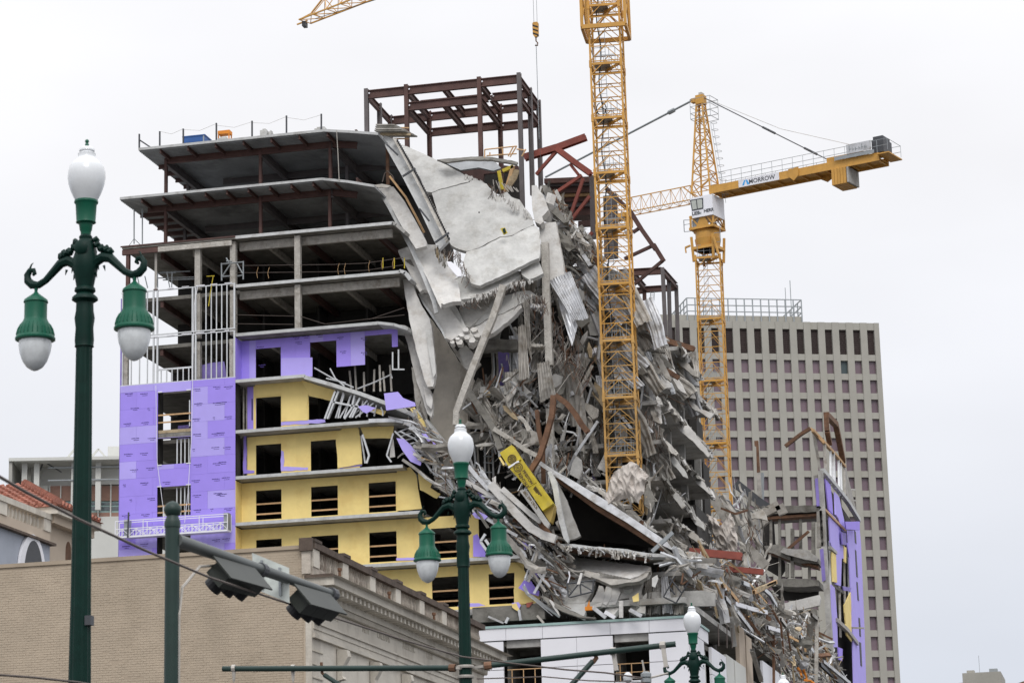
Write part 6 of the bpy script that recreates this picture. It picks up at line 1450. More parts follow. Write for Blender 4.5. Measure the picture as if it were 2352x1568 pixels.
pn('sheathing_panel', 'c3', [(1895,915),(1960,905),(2030,925),(1990,950),(1960,968),(1930,955)], YF-.2, YF-.2, 'purplel', .04, 0, .8)
pn('sheathing_panel', 'c3', [(2150,1160),(2165,1165),(2178,1300),(2135,1308)], YF+.6, YF+.6, 'concw', .04)
strut('wall_stud', 'c3', [(2165,1120),(2115,1290),(2150,1340)], 'stud', .05, YF+.4, kind='cee'); strut('wall_stud', 'c3', [(1930,1130),(1980,1290),(1960,1350)], 'stud', .06, YF+.6, kind='cee'); strut('wall_stud', 'c3', [(1920,1140),(1950,1350)], 'galv', .05, YF+.8, kind='cee')
pn('sheathing_panel', 'c5', [(990,1190),(1040,1160),(1140,1215),(1110,1245),(1020,1230)], YF-.6, YF-.6, 'purplel', .04, 0, .8)
pn('sheathing_panel', 'c5', [(1000,1400),(1040,1380),(1120,1568),(1130,1600),(1000,1600)], YF+.7, YF+.7, 'purple', .04)
pn('sheathing_panel', 'c5', [(1480,1465),(1570,1480),(1540,1525),(1500,1530)], YF-.2, YF-.2, 'purplel', .04, 0, .8)
pn('sheathing_panel', 'c5', [(1040,980),(1090,1000),(1110,1040),(1070,1050)], YF-.4, YF-.4, 'purplel', .04)
pn('sheathing_panel', 'c8', [(60,655),(130,560),(160,560),(215,640),(262,690),(255,735),(140,700)], YF+.6, YF+.5, 'purple', .04, 0, .8)
pn('sheathing_panel', 'c8', [(95,210),(200,235),(180,290),(150,265),(120,290)], YF-.1, YF-.2, 'purplel', .04, 0, .6)
pn('sheathing_panel', 'c8', [(190,390),(290,420),(310,460),(250,560),(215,510),(235,450)], YF+.3, YF+.3, 'purple', .04, 0, 1)
pn('torn_membrane', 'c8', [(190,385),(280,415),(230,460),(195,450)], YF+.1, YF+.1, 'woodd', .03, 0, .8)
pn('sheathing_panel', 'c8', [(0,800),(60,790),(85,820),(65,865),(0,835)], YF-.1, YF-.1, 'purplel', .04, 0, .8)
pn('torn_membrane', 'c8', [(0,810),(40,800),(70,860),(60,880),(0,840)], YF-.15, YF-.15, 'yellow', .03, 0, .8)
pn('torn_membrane', 'c8', [(135,800),(210,785),(165,840),(140,840)], YF-.1, YF-.1, 'red', .03, 0, .8)
pn('sheathing_panel', 'd6', [(1640,860),(1700,835),(1840,832),(1900,855),(1800,865)], YF-.1, YF-.1, 'purplel', .04, 0, .6)
pn('sheathing_panel', 'd6', [(1080,418),(1250,414),(1260,438),(1080,442)], YW-.05, YW-.05, 'purplel', .03, 0, .5)
# lower left: long diagonal pipes / slab edge and studs towards the podium
strut('fallen_beam', 'c5', [(1185,925),(1290,1040),(1420,1190),(1560,1330),(1680,1400),(1775,1430)], 'concw', .28, 164.2)
strut('fallen_beam', 'c5', [(1290,960),(1400,1060),(1560,1200),(1640,1260)], 'concw', .17, 164.0)
strut('fallen_beam', 'c5', [(1640,1250),(1700,1360),(1780,1460)], 'rust', .22, 164.5)
strut('fallen_beam', 'c5', [(930,880),(1050,950),(1280,1080)], 'concw', .14, 164.4)
strut('fallen_beam', 'c5', [(960,740),(1040,840),(1150,960)], 'galv', .13, 164.3)
strut('fallen_beam', 'c5', [(1000,1160),(1200,1280),(1420,1400)], 'galv', .1, 164.6)
strut('window_frame', 'c5', [(1165,1045),(1280,1110),(1265,1190),(1110,1110),(1165,1045)], 'stud', .05, 164.2, kind='cee')
strut('window_frame', 'c9', [(150,440),(100,520),(170,620),(210,590),(150,500)], 'stud', .08, 164.6, kind='cee')
for pts in ([(420,450),(700,560)], [(440,540),(560,640),(640,900)], [(720,540),(600,940)], [(790,820),(660,1060)], [(640,840),(780,1040)], [(560,560),(830,700)], [(720,520),(720,700)], [(700,850),(830,990)], [(620,870),(560,920)], [(180,1300),(340,1368)], [(360,1368),(390,1310)], [(690,1290),(760,1368)], [(500,1230),(520,1340)]):
    strut('bent_stud', 'c9', pts, rd.choice(['stud', 'galv', 'clamp']), rd.uniform(.05, .1), 164.8, kind='cee')
# ---- long fallen slabs with voids, bottom centre ----
pn('fallen_slab', 'c7', [(28,668),(60,672),(200,770),(400,880),(700,1060),(1000,1260),(1250,1430),(1400,1535),(1370,1550),(1180,1460),(900,1270),(600,1090),(350,920),(180,800),(60,720)], 165.6, 165.2, 'galv', .3)
pn('fallen_slab', 'c7', [(150,790),(350,925),(600,1095),(900,1275),(1180,1465),(1280,1545),(1240,1548),(900,1330),(600,1150),(400,1000),(260,900)], 165.9, 165.6, 'rust', .6)
pn('fallen_slab', 'c7', [(145,790),(175,780),(230,880),(262,1060),(300,1250),(350,1440),(340,1470),(300,1430),(255,1280),(215,1080),(185,920)], 164.9, 164.6, 'edge', .3, 0, .4)
pn('fallen_slab', 'c7', [(185,860),(240,880),(330,1060),(400,1250),(460,1400),(400,1430),(345,1440),(295,1240),(250,1020)], 166.0, 165.4, 'conc', .3, 0, .8)
pn('fallen_slab', 'c8', [(450,232),(560,235),(700,250),(940,270),(1140,295),(1340,325),(1530,345),(1520,362),(1300,352),(1040,318),(840,295),(620,272),(470,255)], 165.0, 164.8, 'edge', .5, 0, .8)
pn('fallen_slab', 'c8', [(460,256),(620,276),(840,300),(1040,322),(1300,356),(1300,375),(1040,345),(820,325),(600,300),(460,272)], 165.3, 165.2, 'rust', .8)
MB().prism([P(*Q('c8', x, y), 171.5) for x, y in ((420,240),(1360,330),(1420,480),(1300,640),(860,600),(520,500),(400,420))], (0, .3, 0)).build('void_shade_sheet', 'inside', hotel)  # near-black sheets standing in for the shade deep in the voids
MB().prism([P(*Q('c7', x, y), 172.5) for x, y in ((180,840),(700,1120),(1300,1530),(900,1480),(380,1430))], (0, .3, 0)).build('void_shade_sheet', 'inside', hotel)
# heavy cracked slab lying on the podium with rib soffit
pn('fallen_slab', 'c8', [(398,440),(430,400),(520,348),(560,350),(800,385),(1100,425),(1250,440),(1330,455),(1310,500),(1200,545),(1130,568),(1060,560),(960,540),(820,505),(700,478),(650,490),(560,492),(420,480)], 168.5, 164.8, 'concw', .5, 0, 1.4)
pn('fallen_slab', 'c8', [(400,448),(430,484),(560,494),(650,492),(690,482),(680,500),(640,505),(540,505),(420,492)], 165.0, 164.6, 'concd', .2, 0, 1)
pn('fallen_slab', 'c8', [(660,498),(700,486),(830,515),(960,548),(1060,570),(1130,576),(1210,552),(1320,500),(1330,470),(1290,550),(1220,590),(1080,608),(945,628),(860,590),(760,548)], 165.0, 164.2, 'galvd', .3, 0, 1.0)
w = MB()
for k in range(22):
    t = k/21; a = P(*Q('c8', 840+290*t, 512+62*t), 164.4); w.beam(a+Vector((0, .1, .05)), a+Vector((.02, .1, -.16)), .06)
w.build('rib_ends', 'concd', hotel, stuff=True)
pn('fallen_slab', 'c8', [(400,505),(640,512),(680,520),(760,560),(800,600),(780,650),(740,740),(700,790),(705,860),(690,925),(560,870),(420,800),(318,735),(350,630),(370,560)], 167.6, 164.6, 'concl', .4, .03, 1.0)
pn('fallen_slab', 'c8', [(275,735),(318,738),(430,805),(560,872),(690,928),(800,935),(790,950),(640,935),(480,880),(350,815)], 164.5, 164.2, 'concd', .3, 0, .8)
for p_ in ([(830,630),(870,640),(890,720),(850,830),(770,850),(750,820),(800,720)], [(900,640),(960,640),(950,740),(900,820),(870,800),(885,700)], [(960,650),(1020,640),(1040,700),(990,810),(930,820),(920,760)], [(1020,640),(1150,640),(1250,570),(1230,700),(1210,830),(1130,810),(1120,750),(1010,780),(1050,700)], [(890,860),(1010,800),(1020,860),(980,910),(920,910)], [(1110,870),(1190,780),(1220,880),(1190,910)], [(1180,700),(1250,720),(1240,800),(1190,850)], [(1050,620),(1160,600),(1150,660),(1070,680)], [(1190,880),(1250,740),(1290,700),(1270,900)]):
    pn('cracked_slab', 'c8', p_, 165.9, 165.3, rd.choice(['concw', 'conc', 'concl']), .35, rd.uniform(-.2, .2), 1.6)
for pts in ([(525,615),(540,740),(570,745)], [(525,615),(650,600),(800,580)], [(650,600),(660,720)], [(545,730),(640,615)], [(560,745),(780,690)], [(650,610),(780,690)], [(780,590),(770,700)], [(1450,740),(1560,545)], [(1450,740),(1570,800)], [(1570,800),(1690,600)], [(1500,640),(1560,720)], [(1510,560),(1620,700)]):
    strut('bent_truss_bar', 'c8', pts, 'dgrey', .05, 163.8, kind='tube')
pn('metal_strip', 'c8', [(655,510),(675,515),(650,620),(620,622)], 163.9, 163.7, 'concw', .1)
strut('metal_strip', 'c8', [(545,500),(553,540),(535,610)], 'white', .04, 163.9)
for pts, m_ in (([(775,840),(900,940)], 'galv'), ([(890,885),(985,940)], 'white'), ([(1130,865),(1240,925)], 'galv'), ([(1045,780),(1045,940)], 'concw'), ([(700,855),(770,850)], 'orange'), ([(1340,310),(1540,125)], 'mgrey')):
    strut('loose_bar', 'c8', pts, m_, .12, 163.9, kind='cee')
pn('torn_membrane', 'c8', [(705,860),(740,770),(745,830),(775,855),(710,860)], 164.0, 164, 'orange', .05, 0, .6)
pn('torn_membrane', 'c8', [(1150,740),(1210,700),(1215,780),(1160,790)], 165.0, 164.9, 'yellow', .05, 0, .6)
pn('metal_strip', 'c8', [(1340,560),(1390,530),(1400,570),(1370,650),(1340,640)], 164.6, 164.5, 'concl', .08)
# big red beams lying on the pile
strut('fallen_beam', 'c8', [(1700,310),(2200,355)], 'red', .26, 176.0, kind='ib', w=.5)
strut('fallen_beam', 'e3', [(160,375),(440,385),(700,410)], 'red', .2, 185.0, kind='ib', w=.4)
pn('fallen_slab', 'c8', [(1530,330),(1690,305),(1800,330),(1900,390),(1930,440),(1800,450),(1720,390),(1580,380)], 172, 171, 'galvd', .2, 0, 1)
strut('metal_strip', 'c8', [(1540,370),(1590,450),(1680,550),(1800,455),(1880,470)], 'galv', .2, 170, kind='cee')
# ---- side street floors: tilting slab edges with rubble, columns ----
def side_slab(c, a, b, m='conc', th=.28, dep=9, X=XS+.4):
    A_ = PX(*Q(c, *a), X); B_ = PX(*Q(c, *b), X)
    MB().hexa([A_+Vector((-dep,0,-th)), A_+Vector((0,0,-th)), B_+Vector((0,0,-th)), B_+Vector((-dep,0,-th)), A_+Vector((-dep,0,0)), A_, B_, B_+Vector((-dep,0,0))]).build('floor_slab', m, hotel)
    n_ = 15; mb = []
    for k in range(n_):                               # ragged pieces clinging to the edge
        t = (k+rd.random())/n_; p = A_.lerp(B_, t); l = rd.uniform(1.0, 3.6); hgt = rd.uniform(.2, .9); d_ = (B_-A_).normalized()
        n5 = rd.randint(4, 6); pts = [p+d_*(l*(q/(n5-1)-.5))+Vector((rd.uniform(.0, .25), 0, rd.uniform(.0, .3))) for q in range(n5)]+[p+d_*(l*(.5-q/(n5-1))*.8)+Vector((rd.uniform(.1, .5), 0, -hgt*rd.uniform(.3, 1))) for q in range(n5)]
        MB().prism(pts, (-.14, 0, 0)).build('edge_rubble', rd.choice(['concw', 'conc', 'conc', 'concd', 'fire', 'galvd']), hotel)
    return A_, B_
side_slab('c7', (1240,100), (1705,625)); side_slab('c7', (1235,480), (1725,1010)); side_slab('c7', (1225,830), (1665,1345)); side_slab('c7', (1320,1235), (1670,1490))
side_slab('c7', (1470,-10), (1750,230)); side_slab('c6', (1400,960), (1600,1260));
for x, y0, y1, Y in ((1418,90,700,None),(1285,250,520,None),(1580,560,1200,None),(1450,850,1050,None),(1130,0,330,174),(1120,560,1300,175),(560,0,560,173.6)):
    strut('column', 'c7', [(x, y0), (x+14, y1)], 'conc', .24, (PX(*Q('c7', x, y0), XS-.8).y if Y is None else Y))
MB().box(XS-9, 186, 0, XS-3.5, 192, 38).build('core_wall', 'inside', hotel); MB().box(XS-9, 192.01, 0, XS-3.3, 204, 35).build('core_wall', 'inside', hotel)  # solid near-black blocks behind the side floors, shade given as colour
MB().box(XS-14, 232, 0, XS-1, 240, 33).build('core_wall', 'inside', hotel)
for z in (24.5, 27.8, 31.3): MB().box(XS-8, 196, z, XS-.6, 236, z+.25).build('floor_slab', 'concd', hotel)
# ---- steel remains above: decks, red truss, second frame ----
for j, (y0, y1, m_) in enumerate(((945,985,'brown'),(988,1010,'browng'),(1012,1062,'brown'),(1068,1090,'wood'),(1092,1130,'brown'),(1132,1170,'browng'),(1172,1238,'brown'))):
    pn('deck_layer', 'c2', [(1500+j*16,y0+14),(1860,y0-2),(1862,y1-2),(1500+j*18,y1+10)], 180+j*.3, 180+j*.3, m_, 1.5)
pn('girder', 'c2', [(1760,1285),(1870,1275),(1872,1318),(1760,1325)], 180, 180, 'brown', .4)
strut('column', 'c2', [(1868,940),(1878,1420)], 'browng', .17, 178.5, kind='ib')
strut('column', 'c2', [(1990,1100),(1998,1570)], 'browng', .3, 179, kind='ib')
strut('column', 'c2', [(2042,1080),(2050,1570)], 'browng', .15, 180, kind='ib')
tr = thing('red_truss', 'buckled red primed steel boom sticking out beside the tall crane mast', 'steel truss', tuple(P(*Q('c2', 1840, 940), 176)))
def tb_(pts, r, m='red', Y=176, w=None, name='member'):
    mb = MB(); W_ = [P(*Q(p[0], *p[1:]), Y) for p in pts]
    for a, b in zip(W_, W_[1:]): g_ = 1-.03*(W_.index(a) % 2); mb.ib(a, b, r*2*g_, (w or r*2.2)*g_, .05, (0, 1, 0))
    return mb.build(name, m, tr)
tb_([('c2',1350,800),('c2',1600,725),('c2',1822,643)], .24, w=.5, name='boom'); tb_([('c2',1600,735),('c2',1740,840),('c2',1860,925)], .2, w=.62, name='strut')
for p_ in (((1600,745),(1490,870),(1440,930)), ((1700,850),(1765,932)), ((1790,935),(1580,1075)), ((1800,960),(1690,1280)), ((1850,1095),(1710,1275)), ((1870,1370),(1820,1430))): tb_([('c2', *q) for q in p_], .11)
tb_([('c2',1980,1040),('c2',2060,1120),('c2',2160,1210),('c2',2240,1340),('c2',2352,1500),('c6',1160,-10),('c6',1255,145)], .17, 'brown', 182, .45, 'chord')
for p_ in ((('c2',2180,1372),('c2',2240,1332)), (('c6',880,125),('c6',1150,0)), (('c6',1250,140),('c6',960,380))): tb_(p_, .11, 'brown', 182)
f2 = thing('rear_steel_frame', 'brown steel stair frame standing behind the rubble slope right of the tall crane', 'steel frame', tuple(P(*Q('c6', 1300, 860), 196)))
def fb(c, a, b, w_, h_, m='brown', Y0=196, Y1=None, name='beam'): MB().ib(P(*Q(c, *a), Y0), P(*Q(c, *b), Y1 or Y0), w_, h_, .05, (0, 1, 0) if name == 'column' else (0, 0, 1)).build(name, m, f2)
ya, yb, yc = 194, 197.5, 201
fb('c6', (1245,210), (1275,860), .28, .34, 'browng', ya, name='column'); fb('c6', (1303,275), (1318,890), .28, .34, 'browng', yb, name='column'); fb('c6', (1375,375), (1393,915), .28, .34, 'browng', yc, name='column'); fb('c6', (1070,400), (1075,600), .28, .3, 'brown', yc, name='column')
fb('c6', (830,262), (1235,238), .3, .55, 'brown', ya); fb('c6', (1080,418), (1375,400), .3, .5, 'brown', yc); fb('c6', (960,435), (1070,425), .3, .5, 'brown', yc)
fb('c6', (1255,250), (1375,385), .28, .5, 'brown', ya, yc); fb('c6', (965,275), (1075,405), .28, .5, 'brown', ya, yc)
w = MB()
for x in (1122, 1158): w.beam(P(*Q('c6', x+8, 440), 200), P(*Q('c6', x, 670), 200), .05)
for k in range(11): w.beam(P(*Q('c6', 1128-k*.6, 452+k*20), 200), P(*Q('c6', 1164-k*.6, 452+k*20), 200), .04)
w.build('ladder', 'mgrey', f2)
# brown bent beams in the middle
strut('bent_beam', 'c5', [(1770,60),(1755,250),(1700,450),(1640,640),(1550,780)], 'rust', .17, 164.8, kind='ib')
strut('bent_beam', 'c5', [(1790,60),(1900,140),(1980,240),(2040,340),(2100,410)], 'rust', .18, 166, kind='ib')
strut('bent_beam', 'c5', [(1610,200),(1630,400),(1665,560),(1675,900)], 'rust', .13, 166.5, kind='ib')
strut('bent_beam', 'c5', [(1200,380),(1350,470),(1500,580),(1640,650)], 'fire', .15, 166.4, kind='ib')
strut('bent_beam', 'c5', [(960,20),(1080,200),(1200,380),(1260,560)], 'concd', .2, 166.6)
strut('bent_beam', 'c6', [(985,790),(1200,870),(1350,930),(1550,990)], 'rust', .2, 190, kind='ib')
pn('leaning_slab', 'c6', [(1030,890),(1110,960),(1190,1100),(1225,1290),(1215,1330),(1150,1200),(1080,1060)], 176.5, 175, 'concw', .2, 0, 1)
pn('leaning_slab', 'c6', [(1240,1090),(1290,1130),(1380,1250),(1440,1330),(1480,1430),(1430,1400),(1330,1280),(1260,1190)], 182, 180, 'concw', .2, 0, 1)
pn('leaning_slab', 'c6', [(960,470),(1060,560),(1140,680),(1230,830),(1310,900),(1250,900),(1130,760),(1030,600),(970,540)], 186, 184, 'concw', .2, 0, 1.4)
pn('leaning_slab', 'c6', [(500,500),(580,490),(610,560),(600,650),(540,620),(505,560)], 173.4, 173, 'concl', .2, 0, 1)
pn('leaning_slab', 'c6', [(690,260),(790,340),(880,420),(950,470),(900,500),(800,450),(720,340)], 175, 174, 'galvd', .2, 0, 1.4)
pn('leaning_slab', 'c6', [(740,560),(860,640),(940,760),(900,800),(840,700),(760,640)], 175, 174, 'concw', .2, 0, 1.4)
for k in range(4): a = (480+k*30, 1060-k*20); pn('broken_block', 'c6', [a, (a[0]+26, a[1]-36), (a[0]+48, a[1]-30), (a[0]+38, a[1]+20), (a[0]+16, a[1]+30)], 172.0, 171.8, 'white', .3)
pn('broken_slab', 'c6', [(430,1130),(600,1010),(620,1045),(500,1160)], 172.6, 172.5, 'conc', .2)
# ---- yellow rental container deck ----
yd = thing('loading_deck', 'yellow steel loading deck lettered PRESTON RENTALS stuck diagonally in the rubble', 'loading deck', tuple(P(*Q('y', 700, 700), 163.5)))
def yp(pts, m, Yt=163.6, Yb=163.6, th=.5, name='panel', par=None): return panel(name, 'y', pts, Yt, Yb, th, m, par or yd)
yp([(148,185),(365,40),(470,200),(535,300),(315,440),(300,420)], 'boxy', th=.9, name='end_panel')
yp([(335,480),(545,300),(820,720),(650,832)], 'boxy', 163.8, 163.7, .9, 'side_panel')
yp([(655,835),(825,725),(1125,1105),(930,1240)], 'boxy', 163.75, 163.65, .9, 'side_panel')
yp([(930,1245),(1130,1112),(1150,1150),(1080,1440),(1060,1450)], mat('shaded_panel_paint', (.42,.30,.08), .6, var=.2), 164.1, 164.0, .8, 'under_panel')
yp([(130,270),(160,260),(240,390),(215,420)], 'yellow', th=.3, name='side_panel')
yp([(512,880),(560,850),(640,860),(900,1250),(1060,1480),(1030,1560),(960,1500),(850,1340)], 'conc', 163.5, 163.4, .3, 'edge_beam')
strutp = MB().beam(P(*Q('y', 310, 455), 163.3), P(*Q('y', 500, 340), 163.3), .12).build('trim', 'whitec', yd)
strutp = MB().beam(P(*Q('y', 545, 300), 163.35), P(*Q('y', 1125, 1100), 163.3), .07).build('trim', 'boxy', yd)
dx_ = (P(*Q('y', 820, 720), 163.1)-P(*Q('y', 545, 300), 163.1)); dx_.y = 0; dyv = Vector((dx_.z, 0, -dx_.x)).normalized(); 
if dyv.x < 0: dyv = -dyv
k_ = .0252                                            # metres per crop pixel at this distance / 7.467 scale
mpp = (P(*Q('y', 645, 700), 163.1)-P(*Q('y', 545, 700), 163.1)).length/100
text('PRESTON', P(*Q('y', 560, 520), 163.20), dx_, dyv, 62*mpp*1.12, 'bprint', yd, 'lettering', .01, .014)
text('RENTALS', P(*Q('y', 480, 575), 163.20), dx_, dyv, 62*mpp*1.2, 'bprint', yd, 'lettering', .01, .014)
text('BIG 399 DECK', P(*Q('y', 572, 905), 163.1), (P(*Q('y', 815, 1215), 163.1)-P(*Q('y', 572, 905), 163.1)), dyv, 52*mpp*1.25, 'bprint', yd, 'lettering', .01, .008)
w = MB()
for j in range(3):
    for k in range(8-j*2):
        a = P(*Q('y', 795+k*15-j*12, 800+k*22-j*4+j*20), 163.15); w.beam(a, a+dx_.normalized()*.08, .12, .03, (0, 1, 0))
w.build('small_print', 'bprint', yd)
def badge(cx_, cy_, R, Y):
    c0_ = P(*Q('y', cx_, cy_), Y); r_ = R*mpp; mb = MB()
    for (ri, ro, a0, a1) in ((.78, 1.0, 0, 360), (.46, .64, -150, 150), (.12, .30, 0, 360)):
        n_ = 26; g = [[c0_+Vector((math.cos(math.radians(a0+(a1-a0)*k/n_))*r_*q, 0, math.sin(math.radians(a0+(a1-a0)*k/n_))*r_*q)) for k in range(n_+1)] for q in (ri, ro)]
        mb.sheet(g, Vector((0, -.01, 0)))
    mb.add([c0_+Vector((x*r_, -.012, z*r_)) for x, z in ((-.85,-.1),(-.2,-.1),(-.2,.1),(-.85,.1))], [(0,1,2,3)])
    mb.build('round_emblem', 'bprint', yd)
badge(372, 298, 82, 163.55); badge(485, 452, 86, 163.2)
# ---- tarpaulins ----
from mathutils import noise as mnoise
def cloth(name, label, c, outline, Y0, m='tarp', n=16, amp=.5, seed=1):
    rr_ = random.Random(seed); q = [Q(c, *p) for p in outline]; cu_ = sum(p[0] for p in q)/len(q); cv_ = sum(p[1] for p in q)/len(q)
    t = thing(name, label, 'tarpaulin', tuple(P(cu_, max(p[1] for p in q), Y0)))
    ring = jag(q, 4, 1.5, rr_); M_ = len(ring); grid = []; R_ = 24
    for r_ in range(R_+1):
        s = (r_+.02)/R_; row = []
        for j, p in enumerate(ring):
            u = cu_+(p[0]-cu_)*s; v = cv_+(p[1]-cv_)*s
            f_ = 1-abs(mnoise.noise((u*.04+seed+v*.012, v*.01, seed)))*2.2; g_ = mnoise.noise((u*.07, v*.02+seed, 3.1)); h_ = 1-abs(mnoise.noise((u*.02+v*.03, v*.07-u*.02, seed*2.)))*2
            k_ = abs(mnoise.noise((u*.09-v*.03, v*.035+u*.02, seed+9.)))
            row.append(P(u, v, Y0-amp*.45*(1-s*s)-amp*.28*f_-amp*.2*g_+amp*.6*k_))
        row.append(row[0]); grid.append(row)
    MB().sheet(grid, Vector((0, .02, 0))).build('sheet', m, t, smooth=False); return t
cloth('tarpaulin', 'crumpled dusty white tarpaulin caught round the foot of the tall crane mast', 'c7', [(940,690),(1010,720),(1060,780),(1120,830),(1080,900),(1070,980),(1030,1040),(1020,1100),(970,1060),(940,1020),(820,1070),(745,1090),(700,1120),(690,1040),(720,960),(740,880),(780,790),(860,730)], 165.6, n=16, amp=.8, seed=3)
cloth('tarpaulin', 'torn white tarpaulin draped over the foot of the far crane mast', 'c7', [(1890,1180),(1925,1240),(1945,1350),(1965,1420),(1950,1550),(1900,1600),(1870,1520),(1800,1560),(1760,1520),(1730,1400),(1690,1300),(1650,1230),(1670,1190),(1760,1240),(1790,1330),(1840,1260)], 190, amp=.9, seed=8)
cloth('tarpaulin', 'torn white plastic sheeting hanging above the yellow loading deck', 'c5', [(1500,720),(1560,690),(1620,720),(1680,800),(1700,860),(1640,880),(1580,800),(1520,780)], 167.5, 'concw', amp=.3, seed=5)
# ---- far wing at the right, purple sheathing on the street side (faces +X) ----
wing = hotel
XE = XC
def E(c, x, y, X=XE): return PX(*Q(c, x, y), X)
def sidepoly(c, pts, m, th=.12, name='sheathing_panel', X=XE, rough=0):
    q = QL(c, pts); q = jag(q, 8, rough) if rough else q
    return MB().prism([PX(u, v, X) for u, v in q], (-th, 0, 0)).build(name, m, hotel)
sidepoly('d3', [(870,690),(938,690),(945,760),(955,1000),(965,1250),(975,1568),(905,1568),(900,1400),(895,1200),(885,1000)], 'purplel')
sidepoly('d3', [(740,395),(770,430),(780,520),(785,600),(760,570)], 'purple', X=XE+.02)
sidepoly('d3', [(795,470),(820,500),(850,640),(855,700),(835,690),(815,620),(800,600)], 'purplel', X=XE+.02)
sidepoly('d3', [(760,580),(800,620),(830,690),(838,770),(860,860),(835,850),(830,1010),(800,1000),(790,820),(770,760)], 'purplel', X=XE-.02)
sidepoly('d3', [(855,640),(938,640),(938,690),(862,685)], 'purple', X=XE+.7, rough=.5)
sidepoly('d3', [(835,700),(860,705),(862,775),(840,770)], 'purpled', X=XE+.3)
sidepoly('d3', [(778,815),(802,830),(808,990),(785,985)], 'yellow', X=XE+.04)
sidepoly('d3', [(846,780),(862,790),(860,880),(850,870)], 'yellow', X=XE+.04)
sidepoly('d3', [(850,1120),(888,1040),(892,1330),(862,1290)], 'yellow', X=XE-.03, rough=.6)
sidepoly('d3', [(775,1000),(795,1020),(808,1180),(812,1360),(790,1360),(780,1180)], 'purplel')
sidepoly('d3', [(840,1010),(890,1020),(885,1040),(845,1035)], 'purpled', X=XE+.5)
sidepoly('d3', [(815,1360),(840,1370),(838,1440),(820,1430)], 'purple')
sidepoly('d3', [(862,760),(912,780),(930,1000),(900,1010),(880,860)], 'purple', X=XE-.01)
for q in ([(908,690),(916,700),(920,770),(912,760)], [(912,800),(919,810),(928,960),(920,955)], [(920,985),(927,990),(934,1095),(927,1090)], [(932,1190),(940,1195),(946,1300),(938,1295)], [(936,1330),(946,1335),(952,1470),(944,1465)]): sidepoly('d3', q, 'black', .03, 'black_window_patch', XE+.05)  # black sheets in place of openings, their dark put into the colour
# front (camera facing) edge column of the wing and its floors
Yw = E('d3', 735, 900).y
def wp(name, pts, m, th=.4, Y=None, rough=0.): return panel(name, 'd3', pts, Y or Yw, Y or Yw, th, m, hotel, 0, rough)
wp('column', [(700,350),(722,345),(735,560),(745,780),(760,1000),(775,1250),(785,1400),(755,1400),(735,1100),(715,780),(705,560)], 'conc', .8)
wp('column', [(672,380),(695,370),(705,560),(690,560)], 'galvd', .4); wp('sheathing_panel', [(680,395),(697,390),(708,550),(690,552)], 'purpled', .06, Yw-.2)
wp('column', [(690,580),(722,575),(738,780),(690,790)], 'galvd', .4); wp('sheathing_panel', [(708,800),(728,795),(742,975),(722,985)], 'purpled', .1, Yw-.2)
wp('floor_slab', [(395,565),(520,550),(700,545),(718,560),(700,580),(560,590),(400,600)], 'concd', 6, rough=.8)
wp('floor_slab', [(390,780),(470,770),(560,800),(690,840),(700,880),(600,880),(480,840),(400,810)], 'concd', 3, rough=1.4)
wp('floor_slab', [(440,975),(560,965),(700,975),(705,1010),(560,1015),(450,1000)], 'concd', 4, rough=1.2)
wp('core_wall', [(430,1010),(700,1010),(700,1090),(470,1090)], 'inside', .5, Yw+4)  # near-black backing for the wing's rooms, shade painted in
wp('core_wall', [(380,600),(440,600),(450,760),(520,900),(480,960),(380,900)], 'inside', .5, Yw+3)
wp('fallen_beam', [(478,1115),(600,1085),(705,1060),(712,1082),(705,1120),(600,1145),(500,1150)], 'concw', .6, Yw-3)
wp('broken_slab', [(500,1160),(620,1150),(690,1150),(690,1190),(560,1200),(490,1180)], 'concd', .6, Yw-2, 1.2)
for x, y0, y1 in ((540,680,960),(510,880,960),(660,640,840),(365,360,560)): wp('column', [(x,y0),(x+20,y0),(x+20,y1),(x,y1)], 'concd' if x != 365 else 'mgrey', .4)
wp('column', [(348,360),(366,358),(376,540),(378,780),(355,780),(350,560)], 'galvd', .4, Yw-4); wp('bent_beam', [(332,178),(354,176),(364,356),(347,358),(343,210),(334,205)], 'rust', .35, Yw-4)
strut('bent_beam', 'd3', [(510,210),(600,140),(655,106)], 'rust', .16, Yw-2, kind='ib'); strut('bent_beam', 'd3', [(655,106),(700,150),(735,190)], 'wood', .12, Yw, kind='ib')
pn('bent_sheet', 'd3', [(660,110),(685,140),(715,330),(705,345),(690,280)], Yw, Yw, 'galvd', .06, 0, .6)
# tilted upper edge members on the street side
def sline(c, pts, r, m, name='edge_beam', X=XE): 
    W_ = [PX(*Q(c, *p), X) for p in pts]; mb = MB()
    for a, b in zip(W_, W_[1:]): mb.beam(a, b, r*2)
    mb.build(name, m, hotel)
sline('d3', [(668,118),(730,185),(800,260),(852,325)], .14, 'wood'); sline('d3', [(722,348),(800,440),(870,530),(932,632)], .22, 'edge')
sline('d3', [(722,560),(790,630),(850,690)], .13, 'wood'); sline('d3', [(800,1205),(860,1260),(920,1340)], .2, 'galvd'); sline('d3', [(765,790),(800,820)], .15, 'conc')
for x, y0, y1 in ((735,195,390),(768,220,430),(785,245,450),(815,280,490),(848,320,520),(828,300,505)): sline('d3', [(x, y0), (x+rd.uniform(2, 10), y1)], .16 if x in (735, 785) else .1, rd.choice(['stud', 'galvd', 'galv']), 'wall_stud')
sidepoly('d3', [(852,330),(860,340),(905,520),(932,632),(880,560),(862,480)], 'galvd', .08, 'metal_strip')
sline('d3', [(745,30),(750,120),(765,195)], .24, 'rust', 'bent_beam'); sline('d3', [(745,28),(800,85),(820,180),(842,295)], .27, 'rust', 'bent_beam'); 
